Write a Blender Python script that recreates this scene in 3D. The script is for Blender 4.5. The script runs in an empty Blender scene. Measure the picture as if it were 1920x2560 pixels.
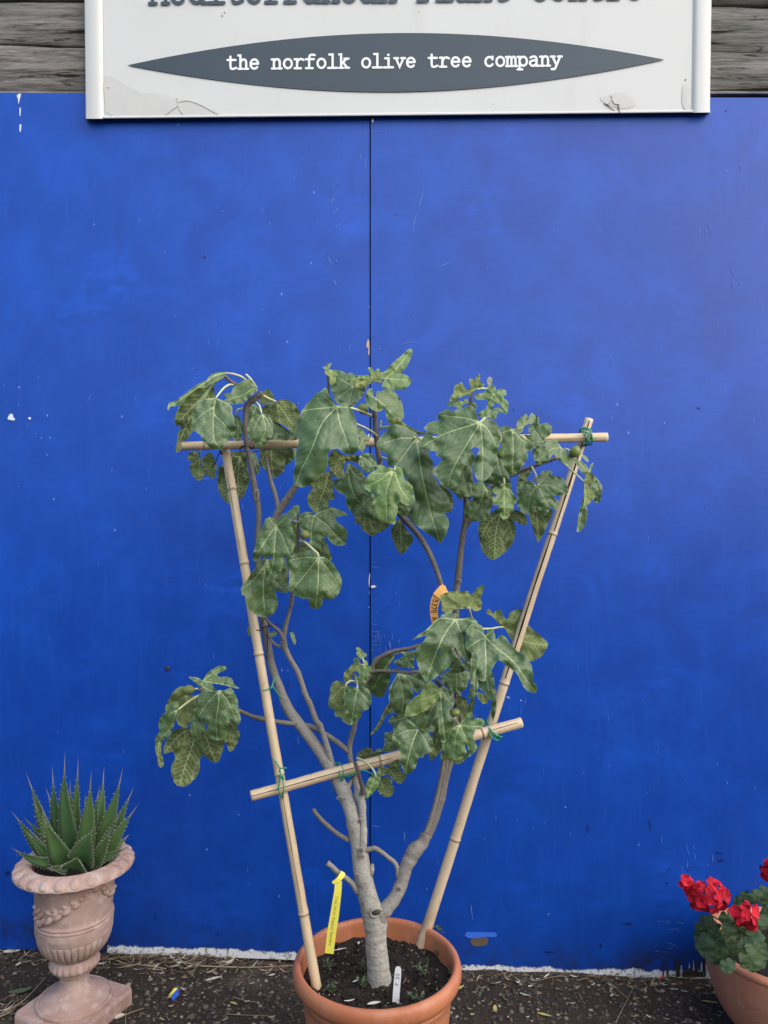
import bpy, math, random
import numpy as np
from mathutils import Vector, Matrix
from mathutils.geometry import delaunay_2d_cdt
scene = bpy.context.scene
R = math.radians
# ---------------------------------------------------------------- camera
FOC = 1922.0                       # focal length in pixels of a 1920 x 2560 picture
CAMZ = 1.5
cd = bpy.data.cameras.new('camera'); cam = bpy.data.objects.new('camera', cd)
scene.collection.objects.link(cam)
cd.sensor_fit = 'VERTICAL'; cd.sensor_height = 36; cd.lens = 36 * FOC / 2560
cd.clip_start = 0.02; cd.clip_end = 2000
cam.location = (0, 0, CAMZ); cam.rotation_euler = (R(90), 0, 0)
scene.camera = cam
# ---------------------------------------------------------------- light
SUN_EL, SUN_AZ = R(40), R(128)     # azimuth clockwise from +Y: behind the photographer, to the right
w = bpy.data.worlds.new('World'); scene.world = w; w.use_nodes = True
nt = w.node_tree; bg = nt.nodes['Background']
sky = nt.nodes.new('ShaderNodeTexSky'); sky.sky_type = 'NISHITA'; sky.sun_disc = False
sky.sun_elevation = SUN_EL; sky.sun_rotation = SUN_AZ
sky.air_density = 1.0; sky.dust_density = 1.6; sky.ozone_density = 1.0
nt.links.new(sky.outputs[0], bg.inputs[0]); bg.inputs[1].default_value = 0.14
sl = bpy.data.lights.new('sun', 'SUN'); sl.energy = 1.5; sl.angle = R(110); sl.color = (1.0, 0.92, 0.81)
so = bpy.data.objects.new('sun', sl); scene.collection.objects.link(so)
sdir = Vector((math.sin(SUN_AZ) * math.cos(SUN_EL), math.cos(SUN_AZ) * math.cos(SUN_EL), math.sin(SUN_EL)))
so.rotation_euler = sdir.to_track_quat('Z', 'Y').to_euler(); so.location = sdir * 20
vs = scene.view_settings; vs.view_transform = 'Standard'; vs.look = 'None'; vs.gamma = 1; vs.exposure = 1.05
# ---------------------------------------------------------------- helpers
COL = scene.collection
rng = np.random.default_rng(7); random.seed(7)

def P(px, py, Y):
    """a point at depth Y on the ray through a pixel of the 1920 x 2560 photograph"""
    return Vector(((px - 960) / FOC * Y, Y, CAMZ - (py - 1280) / FOC * Y))

class MB:
    def __init__(s): s.v = []; s.f = []; s.m = []; s.a = {}
    def add(s, verts, faces, mi=0):
        o = len(s.v); s.v.extend([tuple(q) for q in verts])
        s.f.extend([tuple(i + o for i in f) for f in faces]); s.m.extend([mi] * len(faces))
        return o
    def attr(s, name, vals):
        s.a.setdefault(name, []).extend(vals)
    def build(s, name, mats, parent=None, smooth=True):
        me = bpy.data.meshes.new(name); me.from_pydata(s.v, [], s.f); me.update()
        if not isinstance(mats, (list, tuple)): mats = [mats]
        for m in mats: me.materials.append(m)
        if len(mats) > 1: me.polygons.foreach_set('material_index', s.m)
        if smooth: me.polygons.foreach_set('use_smooth', [True] * len(me.polygons))
        for k, vals in s.a.items():
            at = me.attributes.new(k, 'FLOAT', 'POINT')
            if len(vals) < len(s.v): vals = list(vals) + [0.0] * (len(s.v) - len(vals))
            at.data.foreach_set('value', np.asarray(vals, dtype=np.float32))
        o = bpy.data.objects.new(name, me); COL.objects.link(o)
        if parent is not None:
            o.parent = parent
            o.matrix_parent_inverse = Matrix.Translation(-parent.location)
        return o

def tag(o, label=None, cat=None, group=None, kind=None):
    if label: o['label'] = label
    if cat: o['category'] = cat
    if group: o['group'] = group
    if kind: o['kind'] = kind
    return o

def thing(name, label, cat, loc, group=None):
    o = bpy.data.objects.new(name, None); COL.objects.link(o); o.location = loc
    o.empty_display_size = 0.05
    return tag(o, label, cat, group)

def smooth_path(pts, n=8, closed=False):
    p = np.asarray(pts, float); k = len(p)
    if k < 3 and not closed:
        t = np.linspace(0, 1, n + 1)[:, None]; return p[0] * (1 - t) + p[-1] * t
    out = []
    rngk = range(k if closed else k - 1)
    for i in rngk:
        if closed: a, b, c, d = p[(i - 1) % k], p[i], p[(i + 1) % k], p[(i + 2) % k]
        else: a, b, c, d = p[max(i - 1, 0)], p[i], p[i + 1], p[min(i + 2, k - 1)]
        for j in range(n):
            t = j / n
            out.append(0.5 * ((2 * b) + (c - a) * t + (2 * a - 5 * b + 4 * c - d) * t * t + (3 * b - a - 3 * c + d) * t ** 3))
    if not closed: out.append(p[-1])
    return np.array(out)

def hash2(ix, iy, s):
    h = np.sin(ix * 127.1 + iy * 311.7 + s * 74.7) * 43758.5453
    return h - np.floor(h)
def noise2(x, y, s=0.0):
    x = np.asarray(x, float); y = np.asarray(y, float)
    ix, iy = np.floor(x), np.floor(y); fx, fy = x - ix, y - iy
    ux, uy = fx * fx * (3 - 2 * fx), fy * fy * (3 - 2 * fy)
    a, b = hash2(ix, iy, s), hash2(ix + 1, iy, s); c, d = hash2(ix, iy + 1, s), hash2(ix + 1, iy + 1, s)
    return (a + (b - a) * ux + (c - a) * uy + (a - b - c + d) * ux * uy) * 2 - 1

def tube(mb, pts, radii, seg=10, cap=True, rough=0.0, seed=0.0, mi=0, flat=None, attrs=None):
    """generalised cylinder through pts; flat squeezes the section along a direction"""
    p = np.asarray(pts, float); n = len(p); r = np.asarray(radii, float) * np.ones(n)
    t = np.gradient(p, axis=0); t /= np.linalg.norm(t, axis=1)[:, None] + 1e-12
    u = np.cross(t[0], (0.3, 1, 0.2)); u /= np.linalg.norm(u)
    V = []; ang = np.arange(seg) / seg * 2 * math.pi
    for i in range(n):
        u = u - t[i] * np.dot(u, t[i]); u /= np.linalg.norm(u) + 1e-12
        v = np.cross(t[i], u)
        rr = r[i] * np.ones(seg)
        if rough: rr = rr * (1 + rough * noise2(ang * 1.3 + 9, np.full(seg, i * 0.35), seed) )
        for k in range(seg):
            q = (u * math.cos(ang[k]) + v * math.sin(ang[k])) * rr[k]
            V.append(p[i] + q)
    F = [(i * seg + k, i * seg + (k + 1) % seg, (i + 1) * seg + (k + 1) % seg, (i + 1) * seg + k) for i in range(n - 1) for k in range(seg)]
    if cap:
        F.append(tuple(range(seg - 1, -1, -1))); F.append(tuple((n - 1) * seg + k for k in range(seg)))
    mb.add(V, F, mi)
    if attrs:
        for k2, vals in attrs.items():
            mb.attr(k2, np.repeat(np.asarray(vals, float) * np.ones(n), seg).tolist())

def pxtube(mb, pts, seg=10, n=6, rough=0.0, seed=0.0, attrs=None, bumps=(), cap=True):
    """pts: (px, py, Y, width in px) -> tube in the world; bumps: (fraction, amount, spread)"""
    a = smooth_path(np.array(pts, float), n)
    w3 = [P(q[0], q[1], q[2]) for q in a]; rad = a[:, 3] / 2 * a[:, 2] / FOC
    f = np.linspace(0, 1, len(a))
    for (c, am, sp) in bumps: rad = rad * (1 + am * np.exp(-((f - c) / sp) ** 2))
    at = {k: (np.interp(f, [0, 1], v) if len(v) == 2 else v) for k, v in (attrs or {}).items()}
    tube(mb, w3, rad, seg, cap, rough, seed, attrs=at)

def lathe(prof, seg=96, fn=None):
    """prof: list of (r, z); fn(theta array, i, r, z) -> (r, z) arrays"""
    V = []; th = np.arange(seg) / seg * 2 * math.pi; n = len(prof)
    for i, (r, z) in enumerate(prof):
        rr, zz = (np.full(seg, r), np.full(seg, z)) if fn is None else fn(th, i, r, z)
        for k in range(seg): V.append((rr[k] * math.cos(th[k]), rr[k] * math.sin(th[k]), zz[k]))
    F = [(i * seg + k, i * seg + (k + 1) % seg, (i + 1) * seg + (k + 1) % seg, (i + 1) * seg + k) for i in range(n - 1) for k in range(seg)]
    return V, F

def blob(mb, c, rad, seed=0, nu=7, nv=5, mi=0):
    V = []; c = np.asarray(c, float)
    V.append(c + (0, 0, rad[2]))
    for j in range(1, nv):
        ph = math.pi * j / nv
        for i in range(nu):
            a = 2 * math.pi * i / nu + j * 0.4
            k = 1 + 0.22 * (hash2(i + seed * 3.1, j + seed * 1.7, 3) - 0.5) * 2
            V.append(c + (rad[0] * math.sin(ph) * math.cos(a) * k, rad[1] * math.sin(ph) * math.sin(a) * k, rad[2] * math.cos(ph)))
    V.append(c - (0, 0, rad[2])); L = len(V) - 1; F = []
    for i in range(nu):
        F.append((0, 1 + i, 1 + (i + 1) % nu)); F.append((L, L - nu + (i + 1) % nu, L - nu + i))
        for j in range(nv - 2):
            a = 1 + j * nu; F.append((a + i, a + nu + i, a + nu + (i + 1) % nu, a + (i + 1) % nu))
    mb.add(V, F, mi)

def box(mb, x0, x1, y0, y1, z0, z1, mi=0):
    V = [(x, y, z) for x in (x0, x1) for y in (y0, y1) for z in (z0, z1)]
    mb.add(V, [(0, 1, 3, 2), (4, 6, 7, 5), (0, 4, 5, 1), (2, 3, 7, 6), (0, 2, 6, 4), (1, 5, 7, 3)], mi)

def bevel(o, wd=0.003, seg=2):
    m = o.modifiers.new('bevel', 'BEVEL'); m.width = wd; m.segments = seg; m.limit_method = 'ANGLE'; m.angle_limit = R(40)
    return o
# ---------------------------------------------------------------- node helper
class N:
    def __init__(s, name):
        s.mat = bpy.data.materials.new(name); s.mat.use_nodes = True; s.t = s.mat.node_tree
        s.b = s.t.nodes['Principled BSDF']; s.out = s.t.nodes['Material Output']
        s.tc = s.t.nodes.new('ShaderNodeTexCoord')
    def n(s, typ, **kw):
        x = s.t.nodes.new('ShaderNode' + typ)
        for k, v in kw.items(): setattr(x, k, v)
        return x
    def l(s, a, b): s.t.links.new(a, b)
    def put(s, inp, v):
        if hasattr(v, 'is_linked') or isinstance(v, bpy.types.NodeSocket): s.l(v, inp)
        else: inp.default_value = v if not (isinstance(v, tuple) and len(v) == 3 and inp.type == 'RGBA') else (*v, 1)
    def math(s, op, a, b=0.0, c=None, clamp=False):
        x = s.n('Math', operation=op, use_clamp=clamp); s.put(x.inputs[0], a); s.put(x.inputs[1], b)
        if c is not None: s.put(x.inputs[2], c)
        return x.outputs[0]
    def step(s, v, lo, hi, a=0.0, b=1.0):
        x = s.n('MapRange', interpolation_type='SMOOTHSTEP'); s.put(x.inputs[0], v)
        for i, q in enumerate((lo, hi, a, b)): x.inputs[1 + i].default_value = q
        return x.outputs[0]
    def mapping(s, scale=(1, 1, 1), rot=(0, 0, 0), loc=(0, 0, 0)):
        m = s.n('Mapping'); s.l(s.tc.outputs['Object'], m.inputs[0])
        m.inputs['Scale'].default_value = scale; m.inputs['Rotation'].default_value = rot; m.inputs['Location'].default_value = loc
        return m.outputs[0]
    def noise(s, sc, det=4, rough=0.55, vec=None, dist=0.0):
        x = s.n('TexNoise'); x.inputs['Scale'].default_value = sc; x.inputs['Detail'].default_value = det
        x.inputs['Roughness'].default_value = rough; x.inputs['Distortion'].default_value = dist
        s.l(vec if vec is not None else s.tc.outputs['Object'], x.inputs['Vector']); return x.outputs[0]
    def vor(s, sc, vec=None, feat='F1', rand=1.0):
        x = s.n('TexVoronoi', feature=feat); x.inputs['Scale'].default_value = sc; x.inputs['Randomness'].default_value = rand
        s.l(vec if vec is not None else s.tc.outputs['Object'], x.inputs['Vector']); return x.outputs
    def mix(s, f, a, b, blend='MIX'):
        x = s.n('Mix', data_type='RGBA', blend_type=blend); s.put(x.inputs[0], f); s.put(x.inputs[6], a); s.put(x.inputs[7], b)
        return x.outputs[2]
    def attr(s, name):
        x = s.n('Attribute', attribute_name=name); return x.outputs['Fac']
    def bump(s, h, st=0.3, dist=0.002):
        x = s.n('Bump'); x.inputs['Strength'].default_value = st; x.inputs['Distance'].default_value = dist
        s.l(h, x.inputs['Height']); s.l(x.outputs[0], s.b.inputs['Normal']); return x
    def set(s, col=None, rough=None, spec=None, **kw):
        if col is not None: s.put(s.b.inputs['Base Color'], col)
        if rough is not None: s.put(s.b.inputs['Roughness'], rough)
        if spec is not None: s.put(s.b.inputs['Specular IOR Level'], spec)
        return s.mat

def plain(name, col, rough=0.6, spec=0.4, var=0.25, sc=40, bump=0.0):
    m = N(name); f = m.noise(sc, 3)
    c = m.mix(f, tuple(x * (1 - var) for x in col), tuple(min(1, x * (1 + var)) for x in col))
    if bump: m.bump(m.noise(sc * 2.5, 4), bump, 0.002)
    return m.set(c, rough, spec)
# ================================================================ MATERIALS
def mat_blue():
    m = N('blue_paint')
    big = m.noise(1.7, 3, 0.6); mid = m.noise(5.5, 5, 0.65, dist=0.6)
    br = m.noise(6, 5, 0.6, m.mapping((1, 1, 14))); br2 = m.noise(6, 5, 0.6, m.mapping((14, 1, 1)))
    c = m.mix(m.step(mid, 0.36, 0.70), (0.0026, 0.0540, 0.350), (0.0040, 0.0720, 0.440))
    c = m.mix(m.step(big, 0.35, 0.65), m.mix(0.32, c, (0.0025, 0.0370, 0.258)), c)
    sw = m.math('MULTIPLY', m.step(m.noise(3.1, 2, 0.5, m.mapping((1, 1, 1), loc=(3, 0, 7))), 0.54, 0.72), m.step(m.noise(13, 4, 0.65, m.mapping((1, 1, 2.2))), 0.38, 0.68))
    c = m.mix(m.math('MULTIPLY', sw, 0.6), c, (0.008, 0.090, 0.560))
    c = m.mix(m.math('MULTIPLY', m.step(br2, 0.5, 0.75), 0.26), c, (0.014, 0.080, 0.46))
    # small pale nicks and dark dents
    v1 = m.vor(21, m.mapping((1, 1, 0.45)))
    nick = m.math('MULTIPLY', m.step(v1[0], 0.035, 0.055, 1, 0), m.step(m.noise(2.4, 2), 0.50, 0.60))
    c = m.mix(m.math('MULTIPLY', nick, 0.7), c, (0.22, 0.34, 0.66))
    v2 = m.vor(15, m.mapping((1, 1, 1), loc=(5, 0, 2)))
    dent = m.math('MULTIPLY', m.step(v2[0], 0.03, 0.06, 1, 0), m.step(m.noise(1.9, 2, 0.5, m.mapping(loc=(9, 0, 1))), 0.55, 0.65))
    c = m.mix(m.math('MULTIPLY', dent, 0.6), c, (0.006, 0.014, 0.10))
    v3 = m.vor(11, m.mapping((6, 1, 0.55), (0, R(8), 0)))
    scr = m.math('MULTIPLY', m.step(v3[0], 0.03, 0.055, 1, 0), m.step(m.noise(1.3, 2, 0.5, m.mapping(loc=(2, 0, 8))), 0.50, 0.62))
    c = m.mix(m.math('MULTIPLY', scr, 0.6), c, (0.20, 0.30, 0.62))
    # flaked white undercoat along the foot of the board, dirt splashed above it
    hb = m.attr('hb'); hn = m.noise(26, 5, 0.7, m.mapping((1, 1, 0.35))); ln = m.noise(2.2, 3)
    lim = m.math('ADD', m.math('MULTIPLY', hn, 0.040), m.math('MULTIPLY', ln, 0.042))
    d = m.math('SUBTRACT', m.math('SUBTRACT', lim, m.math('ADD', 0.017, m.math('MULTIPLY', m.step(m.attr('dirty'), .92, .98), .05))), hb)
    white = m.step(d, -0.003, 0.003)
    streak = m.noise(55, 4, 0.7, m.mapping((1, 1, 0.12)))
    gr_ = m.noise(75, 5, 0.7); wc = m.mix(m.math('MAXIMUM', m.math('MULTIPLY', m.step(gr_, 0.53, 0.62), 0.8), m.step(streak, 0.56, 0.70)), (0.78, 0.80, 0.80), (0.13, 0.13, 0.13))
    dirt = m.math('MULTIPLY', m.step(hb, 0.02, 0.16, 1, 0), m.step(m.noise(16, 5, 0.7), 0.36, 0.66))
    c = m.mix(m.math('MULTIPLY', dirt, m.attr('dirty')), c, (0.018, 0.020, 0.030))
    c = m.mix(white, c, wc)
    # chips beside the joint between the two boards
    hs = m.attr('hs'); chip = m.math('MULTIPLY', m.step(m.math('SUBTRACT', m.math('MULTIPLY', m.step(m.noise(9, 3, 0.6, m.mapping((1, 1, 1), loc=(0, 0, 4))), 0.60, 0.72), 0.012), hs), -0.001, 0.001), 1.0)
    c = m.mix(chip, c, (0.55, 0.56, 0.58))
    hgt = m.math('ADD', m.math('MULTIPLY', m.noise(3, 3), 1.0), m.math('ADD', m.math('MULTIPLY', br, 0.25), m.math('MULTIPLY', white, -0.3)))
    m.bump(hgt, 0.35, 0.004)
    return m.set(c, m.mix(white, m.mix(br2, (0.36,) * 3, (0.46,) * 3), (0.8,) * 3), 0.40)

def mat_wood():
    m = N('weathered_timber')
    g = m.noise(7, 8, 0.72, m.mapping((0.7, 3, 9)), 0.4); g2 = m.noise(42, 8, 0.8, m.mapping((0.6, 3, 6)))
    cr = m.noise(5, 6, 0.75, m.mapping((0.55, 2, 8), loc=(4, 0, 2)), 0.8)
    c = m.mix(m.step(g, 0.3, 0.7), (0.070, 0.062, 0.053), (0.345, 0.315, 0.28))
    c = m.mix(m.math('MULTIPLY', m.step(g2, 0.46, 0.62), 0.6), c, (0.29, 0.28, 0.265))
    c = m.mix(m.step(m.noise(2.2, 3), 0.5, 0.7), c, m.mix(0.5, c, (0.10, 0.115, 0.085)))
    c = m.mix(m.step(cr, 0.585, 0.63), c, (0.02, 0.018, 0.016))
    h = m.math('ADD', m.math('ADD', g, m.math('MULTIPLY', g2, 0.5)), m.math('MULTIPLY', m.step(cr, 0.57, 0.66), -1.1))
    m.bump(h, 0.9, 0.012)
    return m.set(c, 0.85, 0.25)

def mat_sign():
    m = N('sign_sheet')
    f = m.noise(2.5, 4); c = m.mix(f, (0.54, 0.535, 0.505), (0.61, 0.607, 0.58))
    st = m.noise(9, 5, 0.7, m.mapping((1, 1, 0.2))); c = m.mix(m.math('MULTIPLY', m.step(st, 0.55, 0.8), 0.25), c, (0.42, 0.39, 0.34))
    v = m.vor(9); sp = m.math('MULTIPLY', m.step(v[0], 0.02, 0.035, 1, 0), m.step(m.noise(3, 2), 0.5, 0.6))
    c = m.mix(m.math('MULTIPLY', sp, 0.7), c, (0.2, 0.19, 0.18))
    m.bump(m.noise(4, 3), 0.15, 0.004)
    return m.set(c, 0.35, 0.45)

def mat_leaf(name, top, topv, und, undv, spec=0.5, rough=0.44):
    m = N(name); geo = m.n('NewGeometry'); oi = m.n('ObjectInfo')
    dm, ds, de = m.attr('dm'), m.attr('ds'), m.attr('de'); rnd = oi.outputs['Random']
    vm = m.step(dm, 0.45, 1.25, 1, 0); vsec = m.step(ds, 0.3, 1.35, 1, 0); rim = m.step(de, 0.5, 2.6, 1, 0)
    n1 = m.noise(14, 4, 0.6); n2 = m.noise(60, 4, 0.6); bl = m.noise(5.5, 3, 0.6)
    t = m.mix(n1, tuple(x * 0.93 for x in top), tuple(x * 1.07 for x in top))
    t = m.mix(m.math('MULTIPLY', rnd, 0.75), t, tuple((top[0] * 1.25, top[1] * 1.12, top[2] * 0.75)))
    t = m.mix(m.math('MULTIPLY', m.step(bl, 0.66, 0.80), 0.15), t, (0.085, 0.105, 0.040))
    t = m.mix(m.math('MULTIPLY', m.step(m.noise(31, 2, 0.5), 0.74, 0.79), 0.5), t, (0.10, 0.075, 0.04))
    t = m.mix(m.math('MULTIPLY', vsec, 0.13), t, topv); t = m.mix(m.math('MULTIPLY', rim, 0.22), t, topv); t = m.mix(m.math('MULTIPLY', vm, 0.80), t, topv)
    u = m.mix(n1, tuple(x * 0.93 for x in und), tuple(x * 1.07 for x in und))
    u = m.mix(m.math('MULTIPLY', rnd, 0.5), u, tuple(x * .72 for x in und))
    u = m.mix(m.math('MULTIPLY', vsec, 0.42), u, undv); u = m.mix(m.math('MULTIPLY', rim, 0.25), u, undv); u = m.mix(m.math('MULTIPLY', vm, 0.95), u, undv)
    c = m.mix(geo.outputs['Backfacing'], t, u)
    h = m.math('ADD', m.math('MULTIPLY', m.noise(90, 4, 0.6), 0.6), m.math('MULTIPLY', m.noise(24, 3), 1.2))
    m.bump(h, 0.4, 0.0022)
    m.set(c, m.mix(geo.outputs['Backfacing'], m.mix(n1, (rough - 0.08,) * 3, (rough + 0.12,) * 3), (0.75,) * 3), m.mix(geo.outputs['Backfacing'], (spec,) * 3, (0.2,) * 3))
    tr = m.n('BsdfTranslucent'); m.l(m.mix(0.35, c, tuple((top[0] * 2.2, top[1] * 2.4, top[2] * 0.9))), tr.inputs[0])
    mx = m.n('MixShader'); mx.inputs[0].default_value = 0.16
    m.l(m.b.outputs[0], mx.inputs[1]); m.l(tr.outputs[0], mx.inputs[2]); m.l(mx.outputs[0], m.out.inputs[0])
    return m.mat

def mat_bark():
    m = N('fig_bark'); ag = m.attr('age')
    n1 = m.noise(28, 5, 0.65); n2 = m.noise(150, 4, 0.6); n3 = m.noise(9, 3)
    old = m.mix(n1, (0.27, 0.25, 0.205), (0.48, 0.45, 0.385)); old = m.mix(m.math('MULTIPLY', m.step(n2, 0.56, 0.70), 0.5), old, (0.11, 0.095, 0.075))
    old = m.mix(m.math('MULTIPLY', m.step(n3, 0.5, 0.7), 0.35), old, (0.27, 0.28, 0.23))
    yng = m.mix(n1, (0.070, 0.056, 0.047), (0.165, 0.136, 0.114)); yng = m.mix(m.math('MULTIPLY', m.step(n2, 0.58, 0.68), 0.45), yng, (0.26, 0.23, 0.20))
    c = m.mix(ag, yng, old); pt = m.noise(21, 5, 0.7); c = m.mix(m.math('MULTIPLY', m.step(pt, 0.52, 0.66), 0.45), c, (0.13, 0.105, 0.08)); lv = m.vor(95, m.mapping((1, 1, 1.9))); c = m.mix(m.math('MULTIPLY', m.step(lv[0], 0.10, 0.22, 1, 0), 0.35), c, (0.09, 0.075, 0.06))
    rg = m.noise(9, 4, 0.6, m.mapping((1, 1, 13)), 0.5); c = m.mix(m.math('MULTIPLY', m.math('MULTIPLY', m.step(rg, 0.53, 0.62), m.step(ag, .955, .995)), 0.5), c, (0.17, 0.145, 0.11))
    m.bump(m.math('ADD', m.math('ADD', n1, pt), m.math('MULTIPLY', n2, 0.6)), 0.8, 0.005)
    return m.set(c, 0.75, 0.3)

def mat_cane():
    m = N('bamboo'); al = m.attr('al')
    n1 = m.noise(10, 4); n2 = m.noise(70, 4, 0.6); oi = m.n('ObjectInfo')
    c = m.mix(n1, (0.50, 0.365, 0.205), (0.68, 0.535, 0.345))
    c = m.mix(m.math('MULTIPLY', oi.outputs['Random'], 0.5), c, (0.58, 0.50, 0.41))
    c = m.mix(m.math('MULTIPLY', m.step(n2, 0.58, 0.72), 0.35), c, (0.26, 0.19, 0.12))
    c = m.mix(m.math('MULTIPLY', m.step(m.noise(5, 4, 0.65), 0.50, 0.68), 0.6), c, (0.36, 0.25, 0.14))
    c = m.mix(m.math('MULTIPLY', m.attr('node'), 0.65), c, (0.16, 0.11, 0.07))
    m.bump(m.math('ADD', n2, n1), 0.25, 0.0015)
    return m.set(c, 0.42, 0.45)

def mat_terra(name, a, b, chalk, rough=0.6, amount=0.5, sc=1.0):
    m = N(name)
    n1 = m.noise(5 * sc, 5, 0.6); n2 = m.noise(18 * sc, 5, 0.65); n3 = m.noise(90 * sc, 3)
    c = m.mix(m.step(n1, 0.3, 0.7), a, b); c = m.mix(m.math('MULTIPLY', m.step(n2, 0.45, 0.7), amount), c, chalk)
    c = m.mix(m.math('MULTIPLY', m.step(n3, 0.66, 0.74), 0.5), c, tuple(x * 0.35 for x in a)); sm = m.noise(8 * sc, 6, 0.7, m.mapping((1, 1, .6), loc=(3, 1, 5))); c = m.mix(m.math('MULTIPLY', m.step(sm, 0.58, 0.72), 0.32), c, tuple(x * 0.45 for x in a))
    m.bump(m.math('ADD', n2, m.math('MULTIPLY', n3, 0.4)), 0.22, 0.002)
    return m.set(c, rough, 0.35)

def mat_soil(name, a, b, sc=1.0):
    m = N(name); n1 = m.noise(22 * sc, 7, 0.72); n2 = m.noise(120 * sc, 5, 0.7); n3 = m.noise(4 * sc, 4)
    c = m.mix(n1, a, b); c = m.mix(m.step(n3, 0.55, 0.72), c, tuple(x * 1.7 for x in b))
    c = m.mix(m.math('MULTIPLY', m.step(n2, 0.62, 0.74), 0.6), c, (0.10, 0.09, 0.075))
    m.bump(m.math('ADD', n1, n2), 0.9, 0.008)
    return m.set(c, 0.9, 0.25)

def mat_stone():
    m = N('gravel_stone'); geo = m.n('NewGeometry'); r = m.n('ValToRGB'); m.l(geo.outputs['Random Per Island'], r.inputs[0])
    e = r.color_ramp; e.elements[0].color = (0.024, 0.022, 0.020, 1); e.elements[1].color = (0.55, 0.49, 0.40, 1)
    for p, c in ((0.42, (0.056, 0.043, 0.031, 1)), (0.70, (0.13, 0.092, 0.056, 1)), (0.88, (0.25, 0.19, 0.125, 1))):
        x = e.elements.new(p); x.color = c
    c = m.mix(m.noise(60, 4), r.outputs[0], (0.06, 0.055, 0.05)); m.bump(m.noise(200, 3), 0.3, 0.001)
    return m.set(c, 0.7, 0.35)

def mat_agave():
    m = N('agave_leaf'); al, ac = m.attr('al'), m.attr('ac'); n1 = m.noise(30, 4); n2 = m.noise(12, 3)
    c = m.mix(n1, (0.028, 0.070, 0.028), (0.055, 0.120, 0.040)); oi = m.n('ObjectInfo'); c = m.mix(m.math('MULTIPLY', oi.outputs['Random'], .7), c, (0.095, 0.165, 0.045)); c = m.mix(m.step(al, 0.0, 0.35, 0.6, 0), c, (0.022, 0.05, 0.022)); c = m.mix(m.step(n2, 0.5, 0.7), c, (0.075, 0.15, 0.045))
    c = m.mix(m.math('MULTIPLY', m.step(ac, 0.88, 0.98), 0.6), c, (0.30, 0.27, 0.20))
    c = m.mix(m.step(al, 0.74, 0.82), c, (0.24, 0.20, 0.18)); m.bump(n1, 0.12, 0.002)
    return m.set(c, 0.42, 0.45)

M = {}
M['blue'] = mat_blue(); M['wood'] = mat_wood(); M['sign'] = mat_sign()
M['slate'] = plain('sign_slate_print', (0.036, 0.055, 0.070), 0.4, 0.4, 0.05, 6)
M['white_print'] = plain('sign_white_print', (0.78, 0.78, 0.76), 0.4, 0.4, 0.03, 6)
M['film'] = plain('peeled_film', (0.525, 0.512, 0.485), 0.45, 0.4, 0.08, 22, 0.3)
M['film_hi'] = plain('peeled_film_edge', (0.47, 0.455, 0.43), 0.5, 0.35, 0.3, 60)
M['fig'] = mat_leaf('fig_leaf', (0.068, 0.127, 0.044), (0.42, 0.49, 0.22), (0.128, 0.168, 0.062), (0.42, 0.47, 0.21), 0.6)
M['figb'] = mat_leaf('fig_leaf_fresh', (0.098, 0.180, 0.062), (0.46, 0.52, 0.18), (0.19, 0.24, 0.085), (0.42, 0.46, 0.20), 0.5)
M['young'] = mat_leaf('fig_leaf_young', (0.15, 0.22, 0.075), (0.45, 0.50, 0.20), (0.22, 0.26, 0.085), (0.46, 0.50, 0.22), 0.4, 0.55)
M['petiole'] = plain('petiole', (0.52, 0.52, 0.27), 0.5, 0.4, 0.25, 30)
M['bark'] = mat_bark(); M['cane'] = mat_cane()
M['fruit'] = plain('green_fig_skin', (0.16, 0.20, 0.045), 0.45, 0.45, 0.3, 60)
M['pot'] = mat_terra('orange_terracotta', (0.41, 0.138, 0.062), (0.49, 0.182, 0.086), (0.53, 0.255, 0.155), 0.42, 0.5)
M['urn'] = mat_terra('chalky_terracotta', (0.36, 0.225, 0.175), (0.46, 0.32, 0.265), (0.60, 0.51, 0.455), 0.85, 0.55, 1.7)
M['bowl'] = mat_terra('weathered_terracotta', (0.52, 0.205, 0.112), (0.60, 0.26, 0.15), (0.60, 0.33, 0.22), 0.7, 0.45)
M['soil'] = mat_soil('potting_compost', (0.011, 0.009, 0.008), (0.046, 0.034, 0.026))
M['ground'] = mat_soil('bare_ground', (0.016, 0.0125, 0.0095), (0.074, 0.055, 0.038))
M['stone'] = mat_stone(); M['agave'] = mat_agave()
M['spine'] = plain('agave_spine', (0.40, 0.35, 0.30), 0.55, 0.35, 0.3, 60)
M['green_tie'] = plain('green_tie', (0.045, 0.26, 0.15), 0.45, 0.4, 0.3, 80)
M['dark_tie'] = plain('dark_tie', (0.012, 0.016, 0.018), 0.5, 0.4, 0.2, 80)
M['crack'] = plain('dark_split', (0.025, 0.018, 0.012), 0.9, 0.1, 0.3, 80)
M['yellow'] = plain('yellow_plastic', (0.80, 0.72, 0.10), 0.45, 0.4, 0.06, 20)
M['orange'] = plain('orange_plastic', (0.80, 0.40, 0.10), 0.45, 0.4, 0.08, 20)
M['ink'] = plain('black_ink', (0.015, 0.012, 0.010), 0.6, 0.2, 0.1, 40)
M['faint_ink'] = plain('faded_ink', (0.22, 0.19, 0.05), 0.6, 0.2, 0.1, 40)
M['stake'] = plain('white_plastic', (0.78, 0.79, 0.78), 0.4, 0.4, 0.05, 30)
_p = N('red_petal'); _g = _p.n('NewGeometry'); _c = _p.mix(_g.outputs['Random Per Island'], (0.28, 0.005, 0.014), (0.66, 0.020, 0.040)); _c = _p.mix(_p.math('MULTIPLY', _p.step(_p.noise(120, 3), .5, .7), .3), _c, (0.70, 0.04, 0.055)); M['petal'] = _p.set(_c, 0.7, 0.15)  # random reds per petal, partly standing in for shading between petals
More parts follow.
